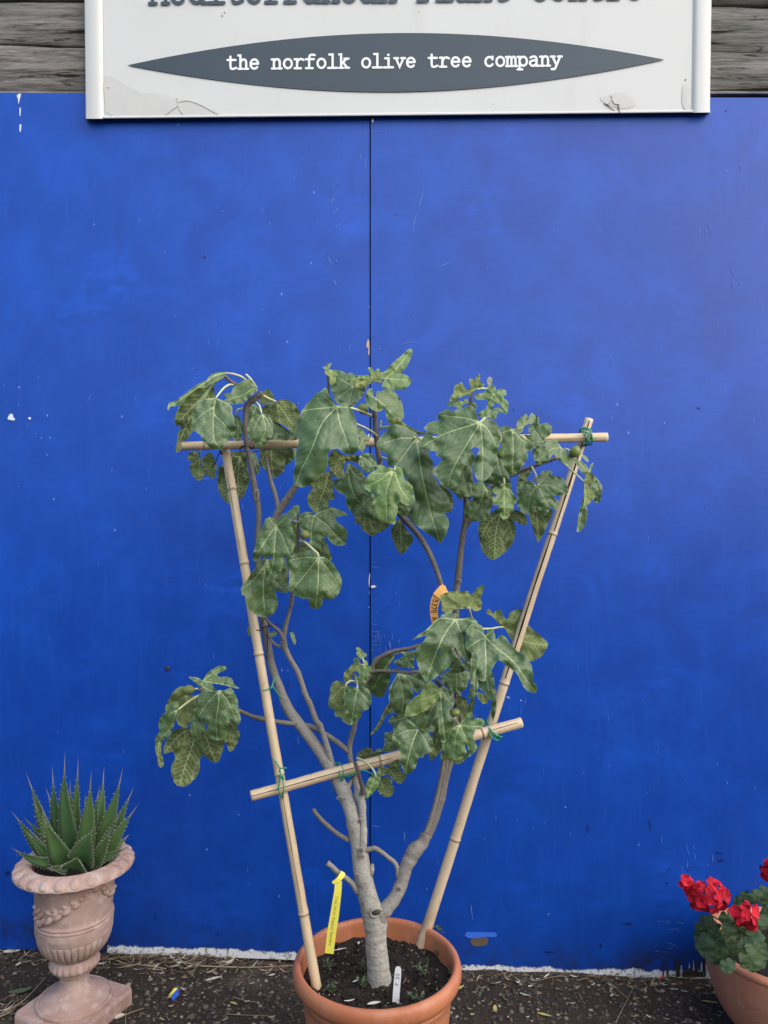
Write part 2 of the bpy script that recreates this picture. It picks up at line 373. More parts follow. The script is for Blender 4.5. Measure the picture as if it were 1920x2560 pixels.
M['geranium'] = mat_leaf('geranium_leaf', (0.040, 0.080, 0.036), (0.060, 0.105, 0.050), (0.10, 0.14, 0.07), (0.14, 0.18, 0.09), 0.35, 0.6)
M['stem'] = plain('green_stem', (0.10, 0.13, 0.05), 0.6, 0.3, 0.3, 60)
M['straw'] = plain('dry_straw', (0.30, 0.235, 0.145), 0.7, 0.3, 0.45, 25)
M['lit_y'] = plain('yellowed_leaf', (0.42, 0.36, 0.11), 0.6, 0.3, 0.3, 30)
M['lit_g'] = plain('grey_green_leaf', (0.30, 0.36, 0.26), 0.6, 0.3, 0.3, 30)
M['lit_b'] = plain('brown_leaf', (0.13, 0.085, 0.05), 0.7, 0.25, 0.4, 30)
M['lit_p'] = plain('pale_leaf', (0.52, 0.50, 0.40), 0.6, 0.3, 0.2, 30)
M['blue_wrap'] = plain('blue_wrapper', (0.02, 0.09, 0.45), 0.35, 0.5, 0.1, 30)
M['weed'] = plain('weed_leaf', (0.085, 0.115, 0.058), 0.6, 0.3, 0.35, 60)
M['dark'] = plain('wall_shadow_board', (0.02, 0.02, 0.022), 0.9, 0.1, 0.2, 20)
M['nail'] = plain('rusty_nail', (0.05, 0.035, 0.03), 0.7, 0.3, 0.4, 90)
M['putty'] = plain('white_filler', (0.62, 0.65, 0.68), 0.6, 0.3, 0.1, 40)
M['patch'] = plain('bright_blue_paint', (0.050, 0.170, 0.74), 0.45, 0.5, 0.15, 20)

# ================================================================ GROUND
SL = -0.042
def gz(x, y):
    x = np.asarray(x, float); y = np.asarray(y, float)
    return SL * np.clip(x, -2.6, 2.6) - 0.006 + 0.006 * noise2(x * 5, y * 5, 1) + 0.0035 * noise2(x * 17, y * 17, 2) + 0.002 * noise2(x * 45, y * 45, 3)
def axis(a, b, st, far):
    mid = np.arange(a, b + st / 2, st); g = np.cumsum(st * 1.35 ** np.arange(1, 60)); g = g[g < far]
    return np.concatenate([(a - g)[::-1], mid, b + g])
gx, gy = axis(-1.5, 1.5, 0.011, 300), axis(2.0, 2.62, 0.011, 300)
GX, GY = np.meshgrid(gx, gy); GZ = gz(GX, GY); nx = len(gx)
mb = MB(); mb.add(np.stack([GX.ravel(), GY.ravel(), GZ.ravel()], 1).tolist(),
                  [(j * nx + i, j * nx + i + 1, (j + 1) * nx + i + 1, (j + 1) * nx + i) for j in range(len(gy) - 1) for i in range(nx - 1)])
tag(mb.build('ground', M['ground']), kind='structure')

# ================================================================ WALL
WY = 2.55
def wallz(py, Y=WY): return CAMZ - (py - 1280) / FOC * Y
def wallx(px, Y=WY): return (px - 960) / FOC * Y
def panel(name, label, xa, xb, botf, topf, seam, yfront, dirty):
    xs = np.linspace(xa, xb, 60); mb = MB(); rows = [0, .004, .012, .025, .045, .08, .14, .3, .6, 1.0, 1.5, 2.0, 2.5]
    V = []; HB = []; HS = []; D = []
    for x in xs:
        zb, zt = botf(x), topf(x)
        for h in rows + [zt - zb]:
            V.append((x, yfront + 0.0012 * float(noise2(x * 3, h * 2, 5)), zb + h)); HB.append(h); HS.append(abs(x - seam)); D.append(dirty(x))
    k = len(rows) + 1
    F = [(i * k + j, (i + 1) * k + j, (i + 1) * k + j + 1, i * k + j + 1) for i in range(len(xs) - 1) for j in range(k - 1)]
    n = len(V)
    B = [(x, yfront + 0.015, z) for (x, y, z) in V]
    F2 = [(a + n, d + n, c + n, b + n) for (a, b, c, d) in F]
    edge = [i * k for i in range(len(xs))] + [(len(xs) - 1) * k + j for j in range(1, k)] + [i * k + k - 1 for i in range(len(xs) - 2, -1, -1)] + list(range(k - 2, 0, -1))
    F3 = [(edge[(q + 1) % len(edge)], edge[q], edge[q] + n, edge[(q + 1) % len(edge)] + n) for q in range(len(edge))]
    mb.add(V + B, F + F2 + F3); mb.attr('hb', HB * 2); mb.attr('hs', HS * 2); mb.attr('dirty', D * 2)
    o = mb.build(name, M['blue'], None, False); return tag(o, label, 'wall panel')
SEAM = wallx(925.5)
topz = lambda x: wallz(232 + 13 * (x / WY * FOC + 960) / 1920)
bl = lambda x: float(np.interp(x, [-2.6, -0.935, -0.305, 0.0], [0.10, 0.038, 0.014, 0.002]))
br_ = lambda x: float(np.interp(x, [-0.06, 0.256, 0.7, 1.075, 2.6], [-0.020, -0.032, -0.039, -0.046, -0.11])) + 0.0016 * float(noise2(x * 40, 0.0, 4))
panL = panel('blue_wall_panel', 'blue painted wall board left of the seam, behind the agave urn', -2.5, SEAM - 0.0022, bl, topz, SEAM, WY, lambda x: 1.0 if x < -0.9 else 0.35)
panR = panel('blue_wall_panel', 'blue painted wall board right of the seam, with rough flaked foot behind the geranium', SEAM + 0.0022, 2.5, br_, lambda x: topz(x) - 0.001, SEAM, WY - 0.003, lambda x: 0.9 if x > 0.8 else 0.5)
mb = MB(); box(mb, -2.6, 2.6, WY + 0.022, WY + 0.16, -0.25, wallz(228)); tag(mb.build('wall_core', M['dark'], None, False), kind='structure')

# nails, filler, chips: small marks standing on the boards (parts of the board they sit on)
def chip(par, name, pts, mat, Yf, th=0.0026):
    a = smooth_path(np.array(pts, float), 3, True); n = len(a)
    V = [tuple(P(x, y, Yf - th)) for x, y in a] + [tuple(P(x, y, Yf + 0.002)) for x, y in a]
    F = [tuple(range(n - 1, -1, -1))] + [(i, (i + 1) % n, (i + 1) % n + n, i + n) for i in range(n)]
    m = MB(); m.add(V, F); return m.build(name, mat, par, False)
chip(panL, 'filler_spot', [(19, 1046), (24, 1036), (31, 1035), (34, 1044), (38, 1047), (34, 1051), (22, 1049)], M['putty'], WY)
chip(panL, 'filler_spot', [(70, 1045), (74, 1043), (78, 1045), (74, 1049)], M['putty'], WY)
chip(panL, 'paint_chip', [(918, 852), (922, 849), (924, 870), (923, 888), (920, 884), (921, 872), (916, 866)], plain('bare_wood_chip', (0.45, 0.36, 0.28), 0.8, 0.2, 0.3, 90), WY)
chip(panR, 'paint_chip', [(927, 1466), (934, 1463), (941, 1466), (936, 1469), (930, 1470)], M['putty'], WY - 0.003)
chip(panL, 'paint_chip', [(922, 1448), (925, 1432), (924, 1455), (923, 1470)], M['putty'], WY)
chip(panL, 'paint_chip', [(42, 238), (52, 234), (50, 246), (46, 260), (45, 248)], M['putty'], WY)
chip(panL, 'paint_chip', [(49, 270), (52, 272), (51, 290), (49, 288)], M['putty'], WY)
chip(panL, 'paint_chip', [(49, 312), (53, 312), (52, 328), (49, 328)], M['putty'], WY)
chip(panR, 'paint_chip', [(929, 300), (934, 296), (934, 305), (930, 306)], M['putty'], WY - 0.003)
chip(panR, 'paint_chip', [(1164, 2334), (1172, 2330), (1220, 2331), (1240, 2332), (1240, 2342), (1215, 2343), (1180, 2346), (1163, 2341)], M['patch'], WY - 0.003, 0.004)
SPL = plain('splintered_ply', (.045, .034, .026), .9, .15, .6, 130)
for pts in ([(1656, 2406), (1659, 2404), (1660, 2441), (1657, 2441)], [(1666, 2410), (1669, 2402), (1672, 2442), (1667, 2442)], [(1691, 2404), (1694, 2399), (1697, 2405), (1700, 2442), (1690, 2443)], [(1706, 2430), (1712, 2424), (1718, 2428), (1726, 2421), (1733, 2427), (1741, 2422), (1749, 2430), (1757, 2428), (1758, 2442), (1740, 2443), (1726, 2445), (1707, 2443)], [(1714, 2412), (1716, 2408), (1717, 2424), (1714, 2424)], [(1738, 2402), (1741, 2398), (1743, 2420), (1739, 2420)], [(1727, 2410), (1729, 2406), (1730, 2424), (1727, 2424)], [(1760, 2404), (1763, 2400), (1764, 2440), (1760, 2440)]):
    chip(panR, 'splinter_gap', pts, SPL, WY - 0.003, .0035)
for pts in ([(1702, 2418), (1704, 2412), (1706, 2438), (1702, 2438)], [(1733, 2406), (1734, 2400), (1736, 2424), (1733, 2424)], [(1752, 2412), (1755, 2406), (1757, 2438), (1753, 2438)], [(1764, 2414), (1767, 2408), (1769, 2438), (1765, 2438)], [(1722, 2412), (1724, 2408), (1725, 2420), (1722, 2420)]):
    chip(panR, 'white_splinter', pts, plain('flaking_white', (.42, .46, .50), .8, .2, .4, 160), WY - 0.003, .0030)
chip(panR, 'bare_wood_patch', [(1178, 2348), (1200, 2345), (1219, 2346), (1216, 2362), (1190, 2366), (1178, 2360)], plain('bare_wood', (0.14, 0.105, 0.07), 0.85, 0.2, 0.6, 160), WY - 0.003, 0.0028)
def nail(par, px, py, r):
    m = MB(); V, F = lathe([(0.0, 0.0015), (r * .7, 0.0013), (r, 0.0), (r, -0.003)], 12)
    c = P(px, py, WY - 0.003); m.add([(c.x + x, c.y - z, c.z + y) for x, y, z in V], F); return m.build('nail_head', M['nail'], par)
for par, px, py, r in ((panL, 419, 1671, .0075), (panL, 512, 642, .003), (panR, 1284, 1024, .003), (panR, 990, 537, .0025), (panR, 974, 1518, .0035), (panR, 1815, 277, .0025), (panL, 723, 1711, .003), (panR, 1573, 2312, .004), (panR, 1100, 2385, .004)):
    nail(par, px, py, r)

def scratches(par, marks, Yf, mat):
    m = MB()
    for (x0, y0, x1, y1, w_) in marks:
        d = np.array((x1 - x0, y1 - y0), float); L_ = np.linalg.norm(d) + 1e-6; nrm = np.array((-d[1], d[0])) / L_; V = []
        for i in range(7):
            t = i / 6; ww = w_ / 2 * (.25 + .75 * math.sin(math.pi * t)) * (1 + .4 * float(noise2(x0 + i, y0, 3))); c = np.array((x0, y0)) + d * t + nrm * float(noise2(x0 + i * .6, y0, 1)) * min(2, L_ * .05)
            for sg in (-1, 1): V.append(tuple(P(c[0] + nrm[0] * ww * sg, c[1] + nrm[1] * ww * sg, Yf - .0026)))
        m.add(V, [(2 * i, 2 * i + 1, 2 * i + 3, 2 * i + 2) for i in range(6)])
    return m.build('paint_scratches', mat, par, False)
PALE = plain('scratched_paint', (.10, .20, .55), .6, .3, .3, 60); PALE2 = plain('scratched_paint_light', (.30, .42, .72), .6, .3, .3, 60); DEEP = plain('dented_paint', (.004, .018, .14), .5, .4, .3, 60)
r_ = random.Random(31)
RS = [(1060, 469, 1045, 525, 2), (1045, 525, 1030, 583, 2), (1095, 668, 1130, 656, 2), (1772, 558, 1774, 571, 2), (1751, 572, 1746, 582, 2), (1764, 570, 1769, 588, 1.6), (1747, 592, 1750, 600, 2), (1765, 592, 1766, 603, 2), (1827, 666, 1836, 690, 1.6), (1834, 705, 1832, 718, 2), (1850, 703, 1852, 716, 2), (1851, 405, 1853, 425, 1.6), (1529, 1040, 1533, 1050, 2), (1010, 2078, 1011, 2104, 2.2), (1178, 2260, 1180, 2300, 2.5), (1000, 864, 1042, 852, 1.6), (945, 872, 952, 870, 2.2), (1166, 1352, 1170, 1350, 2), (1385, 560, 1400, 556, 1.5), (1240, 980, 1243, 1000, 1.5)]
RS += [(x, y, x + r_.uniform(-3, 3), y + r_.uniform(6, 26), r_.uniform(.9, 1.8)) for x, y in [(r_.uniform(938, 1002), r_.uniform(1575, 1632)) for _ in range(16)]]
RS += [(928, y, 928 + r_.uniform(8, 26), y + r_.uniform(-3, 3), 1.4) for y in [1560, 1578, 1590, 1604, 1612, 1626, 1404, 1416, 330, 2064]]
RS += [(x, y, x + r_.uniform(-2, 2), y + r_.uniform(5, 20), r_.uniform(1, 1.8)) for x, y in [(r_.uniform(1700, 1800), r_.uniform(2110, 2200)) for _ in range(10)] + [(r_.uniform(960, 1890), r_.uniform(320, 2200)) for _ in range(34)]]
RS += [(x, y, x + r_.uniform(8, 22), y + r_.uniform(-4, 6), r_.uniform(1, 1.6)) for x, y in [(r_.uniform(1630, 1700), r_.uniform(2290, 2390)) for _ in range(14)]]
scratches(panR, RS, WY - .003, PALE)
scratches(panR, [(1266, 1741, 1275, 1746, 4), (1300, 1750, 1304, 1752, 3), (1412, 2018, 1415, 2018, 3), (1370, 2285, 1373, 2286, 3), (1660, 1056, 1663, 1058, 3)], WY - .003, PALE2)
scratches(panR, [(1790, 2132, 1806, 2134, 5), (1794, 2152, 1810, 2153, 6), (1718, 2175, 1722, 2177, 5), (1672, 2172, 1674, 2174, 6), (1666, 2208, 1670, 2207, 6), (1624, 2050, 1628, 2078, 2.5), (1558, 2308, 1582, 2311, 5), (1358, 2380, 1392, 2382, 3), (1740, 1018, 1752, 1022, 4), (1500, 2360, 1504, 2372, 6), (1770, 2192, 1774, 2196, 5), (1469, 2060, 1470, 2080, 3)], WY - .003, DEEP)
LS = [(475, 924, 489, 918, 1.6), (88, 1082, 90, 1085, 3), (100, 1094, 105, 1096, 3), (116, 1135, 119, 1139, 3.5), (104, 1082, 106, 1086, 2), (230, 984, 216, 1005, 1.4), (9, 962, 12, 965, 3), (655, 775, 659, 774, 3), (555, 528, 559, 528, 3), (820, 640, 828, 660, 2), (835, 700, 842, 712, 2), (745, 1840, 746, 1862, 1.8), (500, 1200, 530, 1196, 1.3), (900, 380, 902, 400, 2), (912, 395, 913, 420, 1.6)]
LS += [(x, y, x + r_.uniform(-3, 3), y + r_.uniform(4, 18), r_.uniform(1, 1.8)) for x, y in [(r_.uniform(825, 850), r_.uniform(440, 560)) for _ in range(10)] + [(r_.uniform(10, 900), r_.uniform(320, 2250)) for _ in range(34)]]
scratches(panL, LS, WY, PALE)
scratches(panL, [(12, 2182, 24, 2184, 9), (388, 2285, 389, 2300, 3), (544, 2330, 546, 2340, 4), (400, 1990, 404, 1992, 4), (830, 1430, 836, 1431, 3)], WY, DEEP)

# timber sleepers above the boards
tw = thing('timber_wall', 'weathered grey timber sleepers stacked above the blue boards', 'timber wall', (0, WY, 2.9))
def sleeper(zl0, zr0, zl1, zr1, yf, seed):
    xs = np.linspace(-2.6, 2.6, 260); hs = np.array([0, .012, .04, .09, .16, .25, .36, .48, .6, .72, .82, .9, .95, .985, 1.0]); m = MB(); V = []
    for x in xs:
        t = (x + 1.27) / 2.54; z0 = zl0 + (zr0 - zl0) * t; z1 = zl1 + (zr1 - zl1) * t
        z0 += 0.004 * float(noise2(x * 4, 0, seed)); z1 += 0.005 * float(noise2(x * 4, 9, seed))
        for h in hs:
            d = 0.016 * (abs(2 * h - 1) ** 5) + 0.007 * float(noise2(x * 2.2, h * 6, seed)) + 0.004 * float(noise2(x * 11, h * 22, seed + 1))
            V.append((x, yf + d, z0 + (z1 - z0) * h))
    k = len(hs); n = len(V); V2 = [(x, yf + 0.16, z) for x, y, z in V]
    F = [(i * k + j, (i + 1) * k + j, (i + 1) * k + j + 1, i * k + j + 1) for i in range(len(xs) - 1) for j in range(k - 1)]
    F += [((i + 1) * k, i * k, i * k + n, (i + 1) * k + n) for i in range(len(xs) - 1)] + [(i * k + k - 1, (i + 1) * k + k - 1, (i + 1) * k + k - 1 + n, i * k + k - 1 + n) for i in range(len(xs) - 1)]
    m.add(V + V2, F); return m.build('sleeper', M['wood'], tw)
lv = [(226, 221), (108, 128), (-2, 8), (-118, -105), (-230, -215), (-345, -330), (-460, -440), (-570, -560)]
for i in range(len(lv) - 1):
    g = 2 if i else 0
    sleeper(wallz(lv[i][0] - g), wallz(lv[i][1] - g), wallz(lv[i + 1][0] + 2), wallz(lv[i + 1][1] + 2), WY - 0.012 + 0.012 * (i % 2) + (0.006 if i == 0 else 0), 11 + i * 3.7)
mb = MB(); box(mb, -2.6, 2.6, WY + 0.004, WY + 0.1, wallz(232), wallz(226)); mb.build('batten', M['wood'], tw, False)

# ================================================================ SIGN
SYF = 2.527
def S(px, py, dy=0.0): return P(px, py, SYF + dy)
sign = thing('sign_board', 'large off-white sign board with a slate lens shape and white lettering', 'sign', S(985, 289))
# sheet: quad with side channels; corners from bottom edge up to the top of the sign
def sq(u, v, dy):   # u 0..1 left to right, v in picture rows (0 = picture top at the left edge)
    xl, xr = 211 + 0.0117 * (v), 1779 - 0.0143 * (v)
    x = xl + (xr - xl) * u; y = v - 16 * u * (v + 900) / 1200.0 + 0.0
    return S(x, y, dy)
TOPV = -760
def strip(u0, u1, v0, v1, prof, name, mat):
    m = MB(); V = []; nv = 24
    for j in range(nv + 1):
        v = v0 + (v1 - v0) * j / nv
        for (f, dy) in prof: V.append(tuple(sq(u0 + (u1 - u0) * f, v, dy)))
    k = len(prof); m.add(V, [(j * k + i, (j + 1) * k + i, (j + 1) * k + i + 1, j * k + i + 1) for j in range(nv) for i in range(k - 1)])
    return m.build(name, mat, sign)
strip(0.030, 0.970, TOPV, 290, [(0, 0), (0.25, -0.001), (0.5, 0.0005), (0.75, -0.0008), (1, 0)], 'sheet', M['sign'])
strip(0.0, 0.030, TOPV, 297, [(0, 0.035), (0.0, -0.005), (0.05, -0.008), (0.6, -0.009), (0.75, -0.008), (0.88, -0.0045), (0.97, 0.0012), (1.02, 0.002)], 'side_rail', M['sign'])
strip(0.970, 1.0, TOPV, 297, [(-0.02, 0.002), (0.03, 0.0012), (0.12, -0.0045), (0.25, -0.008), (0.4, -0.009), (0.95, -0.008), (1.0, -0.005), (1.0, 0.035)], 'side_rail', M['sign'])
m = MB(); V = []
for i in range(41):
    u = 0.001 + 0.998 * i / 40
    for (v, dy) in ((289, 0.0015), (291, -0.004), (295, -0.005), (297, -0.003), (297, 0.035)): V.append(tuple(sq(u, v, dy)))
m.add(V, [(i * 5 + j, i * 5 + j + 1, (i + 1) * 5 + j + 1, (i + 1) * 5 + j) for i in range(40) for j in range(4)]); m.build('bottom_lip', M['sign'], sign)
m = MB(); V = [tuple(sq(u, v, 0.036)) for u, v in ((0.002, TOPV), (0.998, TOPV), (0.998, 296), (0.002, 296))]; m.add(V, [(0, 1, 2, 3)]); m.build('back_sheet', M['sign'], sign, False)
m = MB(); V = []
for i in range(81):
    t = i / 80; x = 318 + (1662 - 318) * t; yc = 164 - 14 * t - 1; h = 73.5 * (1 - (2 * t - 1) ** 2) ** 1.0 * (1 - 0.06 * (2 * t - 1) ** 2)
    V += [tuple(S(x, yc - h, -0.0035)), tuple(S(x, yc + h, -0.0035))]
m.add(V, [(2 * i, 2 * i + 1, 2 * i + 3, 2 * i + 2) for i in range(80)]); m.build('lens_emblem', M['slate'], sign, False)

# ---- lettering: every glyph is a set of pen strokes on a cell of advance 1
def el(cx, cy, rx, ry, a0=0, a1=360, n=18):
    return [(cx + rx * math.cos(R(a0 + (a1 - a0) * i / n)), cy + ry * math.sin(R(a0 + (a1 - a0) * i / n))) for i in range(n + 1)]
sp = lambda *p: [tuple(q) for q in smooth_path(np.array(p, float), 5)]
SLAB = {
 'o': [el(.5, .42, .35, .41)], 'e': [[(.16, .44), (.84, .44)] , el(.5, .42, .34, .41, 3, 318)],
 'c': [el(.52, .42, .35, .41, 38, 325), [(.80, .62), (.80, .86)]],
 'n': [[(.06, .81), (.25, .81), (.25, 0)], [(.08, 0), (.42, 0)], sp((.25, .58), (.38, .78), (.56, .83), (.72, .74), (.77, .52)) + [(.77, 0)], [(.62, 0), (.94, 0)]],
 'h': [[(.06, 1.2), (.25, 1.2), (.25, 0)], [(.08, 0), (.42, 0)], sp((.25, .58), (.38, .78), (.56, .83), (.72, .74), (.77, .52)) + [(.77, 0)], [(.62, 0), (.94, 0)]],
 'm': [[(.0, .81), (.14, .81), (.14, 0)], [(.02, 0), (.28, 0)], sp((.14, .62), (.25, .8), (.38, .82), (.49, .66)) + [(.5, 0)], [(.42, 0), (.62, 0)], sp((.5, .62), (.6, .8), (.74, .82), (.85, .66)) + [(.86, 0)], [(.78, 0), (1.0, 0)]],
 'r': [[(.1, .81), (.32, .81), (.32, 0)], [(.1, 0), (.66, 0)], sp((.32, .5), (.46, .74), (.68, .83), (.9, .74))],
 't': [[(.36, 1.1), (.36, .25)] + sp((.36, .25), (.42, .04), (.6, .0), (.88, .10))[1:], [(.1, .80), (.82, .80)]],
 'f': [[(.12, 0), (.72, 0)], [(.4, 0), (.4, .9)] + sp((.4, .9), (.48, 1.14), (.66, 1.2), (.9, 1.16))[1:], [(.12, .80), (.82, .80)]],
 'l': [[(.2, 1.2), (.5, 1.2), (.5, 0)], [(.1, 0), (.9, 0)]], 'i': [[(.2, .81), (.5, .81), (.5, 0)], [(.1, 0), (.9, 0)], [(.46, 1.12), (.5, 1.12)]],
 'k': [[(.08, 1.2), (.26, 1.2), (.26, 0)], [(.1, 0), (.42, 0)], [(.27, .34), (.74, .80)], [(.56, .81), (.92, .81)], [(.44, .48), (.8, 0)], [(.64, 0), (.96, 0)]],
 'v': [[(.17, .81), (.5, .02), (.83, .81)], [(.02, .81), (.36, .81)], [(.64, .81), (.98, .81)]],
 'y': [[(.17, .81), (.52, .05)], [(.85, .81), (.42, -.22), (.34, -.31), (.1, -.31)], [(.02, .81), (.36, .81)], [(.66, .81), (1.0, .81)]],
 'p': [[(.04, .81), (.22, .81), (.22, -.31)], [(.05, -.31), (.46, -.31)], el(.55, .42, .33, .40)],
 'a': [sp((.2, .74), (.42, .83), (.64, .80), (.74, .60)) + [(.74, .0), (.94, 0)], sp((.74, .48), (.45, .48), (.2, .38), (.16, .2), (.3, .02), (.52, .02), (.74, .2))],
 'd': [el(.46, .42, .33, .40), [(.6, 1.2), (.79, 1.2), (.79, 0), (.95, 0)]],
 'M': [[(.16, 0), (.16, 1.1), (.5, .45), (.84, 1.1), (.84, 0)], [(.0, 0), (.34, 0)], [(.66, 0), (1.0, 0)]],
 'P': [[(.1, 1.1), (.6, 1.1)] + el(.62, .83, .27, .27, 90, -90)[1:] + [(.28, .56)], [(.28, 1.1), (.28, 0)], [(.1, 0), (.6, 0)]],
 'C': [el(.54, .55, .40, .56, 40, 318), [(.86, .78), (.86, 1.08)]], ' ': []}
SANS = {
 'F': [[(.2, 0), (.2, 1), (.8, 1)], [(.2, .52), (.68, .52)]], 'i': [[(.5, 0), (.5, .66)], [(.5, .92), (.5, .96)]], 'c': [el(.5, .33, .3, .33, 45, 315)],
 'u': [[(.2, .66), (.2, .2)] + el(.5, .22, .3, .22, 180, 360, 8)[1:] + [(.8, .66)], [(.8, .3), (.8, 0)]], 's': [sp((.75, .58), (.5, .66), (.25, .52), (.5, .34), (.75, .16), (.5, 0), (.22, .08))],
 'C': [el(.55, .5, .38, .5, 45, 315)], 'a': [el(.47, .3, .29, .3), [(.78, .64), (.78, 0)]], 'r': [[(.3, .66), (.3, 0)], sp((.3, .4), (.45, .6), (.75, .64))],
 '(': [sp((.65, 1.05), (.4, .7), (.4, .2), (.65, -.15))], ')': [sp((.35, 1.05), (.6, .7), (.6, .2), (.35, -.15))], 'H': [[(.2, 0), (.2, 1)], [(.8, 0), (.8, 1)], [(.2, .5), (.8, .5)]],
 'g': [el(.47, .33, .29, .32), [(.78, .66), (.78, -.1)] + el(.5, -.1, .28, .2, 0, -150, 8)[1:]], 'e': [[(.2, .34), (.8, .34)], el(.5, .33, .3, .33, 2, 318)], 'E': [[(.8, 1), (.2, 1), (.2, 0), (.8, 0)], [(.2, .52), (.7, .52)]],
 'p': [el(.53, .33, .29, .32), [(.22, .66), (.22, -.3)]], 'l': [[(.5, 1), (.5, 0)]], 'd': [el(.47, .33, .29, .32), [(.78, 1), (.78, 0)]],
 '5': [[(.75, 1), (.28, 1), (.24, .58)] + sp((.24, .58), (.5, .66), (.78, .5), (.76, .15), (.5, 0), (.2, .1))[1:]], '3': [sp((.22, .9), (.5, 1.0), (.76, .84), (.72, .6), (.45, .53)), sp((.45, .53), (.76, .44), (.8, .2), (.52, 0), (.18, .1))],
 '7': [[(.18, 1), (.82, 1), (.42, 0)]], '0': [el(.5, .5, .3, .5)], 'A': [[(.12, 0), (.5, 1), (.88, 0)], [(.26, .36), (.74, .36)]], '.': [[(.48, .02), (.52, .02)]],
 'q': [[(.2, .85), (.85, .9), (.45, 0)], [(.3, .45), (.85, .52)]], ' ': []}

def letters(mb, text, font, place, wd, adv=1.0):
    """place(x, y, k) maps text space to the world; k is a tiny layer number so strokes never share a plane"""
    k = 0
    for ci, ch in enumerate(text):
        for st in font[ch]:
            p = np.array(st, float) + (ci * adv, 0); k += 1
            t = np.gradient(p, axis=0) if len(p) > 1 else np.array([[1, 0]]); t /= np.linalg.norm(t, axis=1)[:, None] + 1e-9
            closed = np.linalg.norm(p[0] - p[-1]) < 1e-6 and len(p) > 4
            L, Rr = [], []
            for i in range(len(p)):
                if 0 < i < len(p) - 1:
                    a = p[i] - p[i - 1]; b = p[i + 1] - p[i]; a /= np.linalg.norm(a) + 1e-9; b /= np.linalg.norm(b) + 1e-9
                    tt = a + b; tt /= np.linalg.norm(tt) + 1e-9; nn = np.array((-tt[1], tt[0])); sc = 1 / max(0.5, np.dot(nn, (-a[1], a[0])))
                else: nn = np.array((-t[i][1], t[i][0])); sc = 1
                L.append(p[i] + nn * wd / 2 * sc); Rr.append(p[i] - nn * wd / 2 * sc)
            V = []
            for a, b in zip(L, Rr): V += [tuple(place(a[0], a[1], k % 5)), tuple(place(b[0], b[1], k % 5))]
            mb.add(V, [(2 * i, 2 * i + 1, 2 * i + 3, 2 * i + 2) for i in range(len(p) - 1)])
            if not closed:
                for e, dirv in ((0, -1), (len(p) - 1, 1)):
                    a0 = math.atan2(t[e][1], t[e][0]) + (math.pi if dirv < 0 else 0)
                    pts = [(p[e][0] + wd / 2 * math.cos(a0 + q), p[e][1] + wd / 2 * math.sin(a0 + q)) for q in np.linspace(-math.pi / 2, math.pi / 2, 7)]
                    mb.add([tuple(place(a, b, (k + 7) % 11 * 0.45 + 0.1)) for a, b in pts], [tuple(range(7))])
def sign_place(x0, y0, adv, slope, h=1.0):
    return lambda x, y, k: S(x0 + x * adv, y0 - y * adv * h - slope * x * adv, -0.0046 - k * 0.00012)
def words(text, x0, y0, adv, wd, mat):
    for wd_ in text.split():
        i = text.index(wd_); m = MB(); letters(m, wd_, SLAB, sign_place(x0 + i * adv, y0 - .0104 * i * adv, adv, .0104), wd); m.build('lettering', mat, sign, False)
words('the norfolk olive tree company', 566, 172.5, 27.95, .205, M['white_print']); words('Mediterranean Plant Centre', 374, 8.5, 47.6, .19, M['slate'])
def patch(pts, dy, mat, name='peeling_film'):
    a = smooth_path(np.array(pts, float), 4, True); m = MB(); n = len(a); c = a.mean(0)
    m.add([tuple(S(x, y, dy)) for x, y in a] + [tuple(S(c[0], c[1], dy - 0.001))], [(n, (i + 1) % n, i) for i in range(n)]); return m.build(name, mat, sign)
patch([(262, 192), (285, 195), (310, 215), (322, 232), (390, 232), (440, 245), (470, 250), (515, 265), (550, 287), (470, 288), (360, 288), (275, 288), (262, 250)], -0.0016, M['film'])
patch([(1500, 245), (1530, 235), (1560, 232), (1590, 260), (1560, 272), (1520, 262)], -0.0016, M['film'])
patch([(1708, 215), (1722, 215), (1726, 240), (1724, 280), (1706, 262)], -0.0016, M['film'])
def ridge(pts, wd, mat=None):
    m = MB(); tube(m, [S(x, y, -0.003) for x, y in smooth_path(np.array(pts, float), 5)], wd, 6); m.build('peeled_edge', mat or M['film_hi'], sign)
ridge([(442, 244), (446, 262), (430, 275), (412, 288)], 0.0012); ridge([(444, 250), (448, 272), (458, 286)], 0.001); ridge([(448, 256), (470, 252), (500, 262), (545, 286)], 0.0008)
ridge([(1518, 262), (1530, 250), (1528, 238), (1535, 258), (1546, 262), (1548, 282)], 0.0016); ridge([(1510, 258), (1530, 272), (1540, 280)], 0.0012, M['nail'])
ridge([(1546, 260), (1549, 283)], 0.003, plain('brown_stain_strip', (0.30, 0.25, 0.21), 0.6, .3, .3, 60))
for x, y in ((271, 218), (1715, 198), (556, 38), (562, 30), (1218, 283)):
    m = MB(); blob(m, S(x, y, -0.003), (0.003, 0.0015, 0.003), x, 8, 5); m.build('rivet', M['film_hi'], sign)
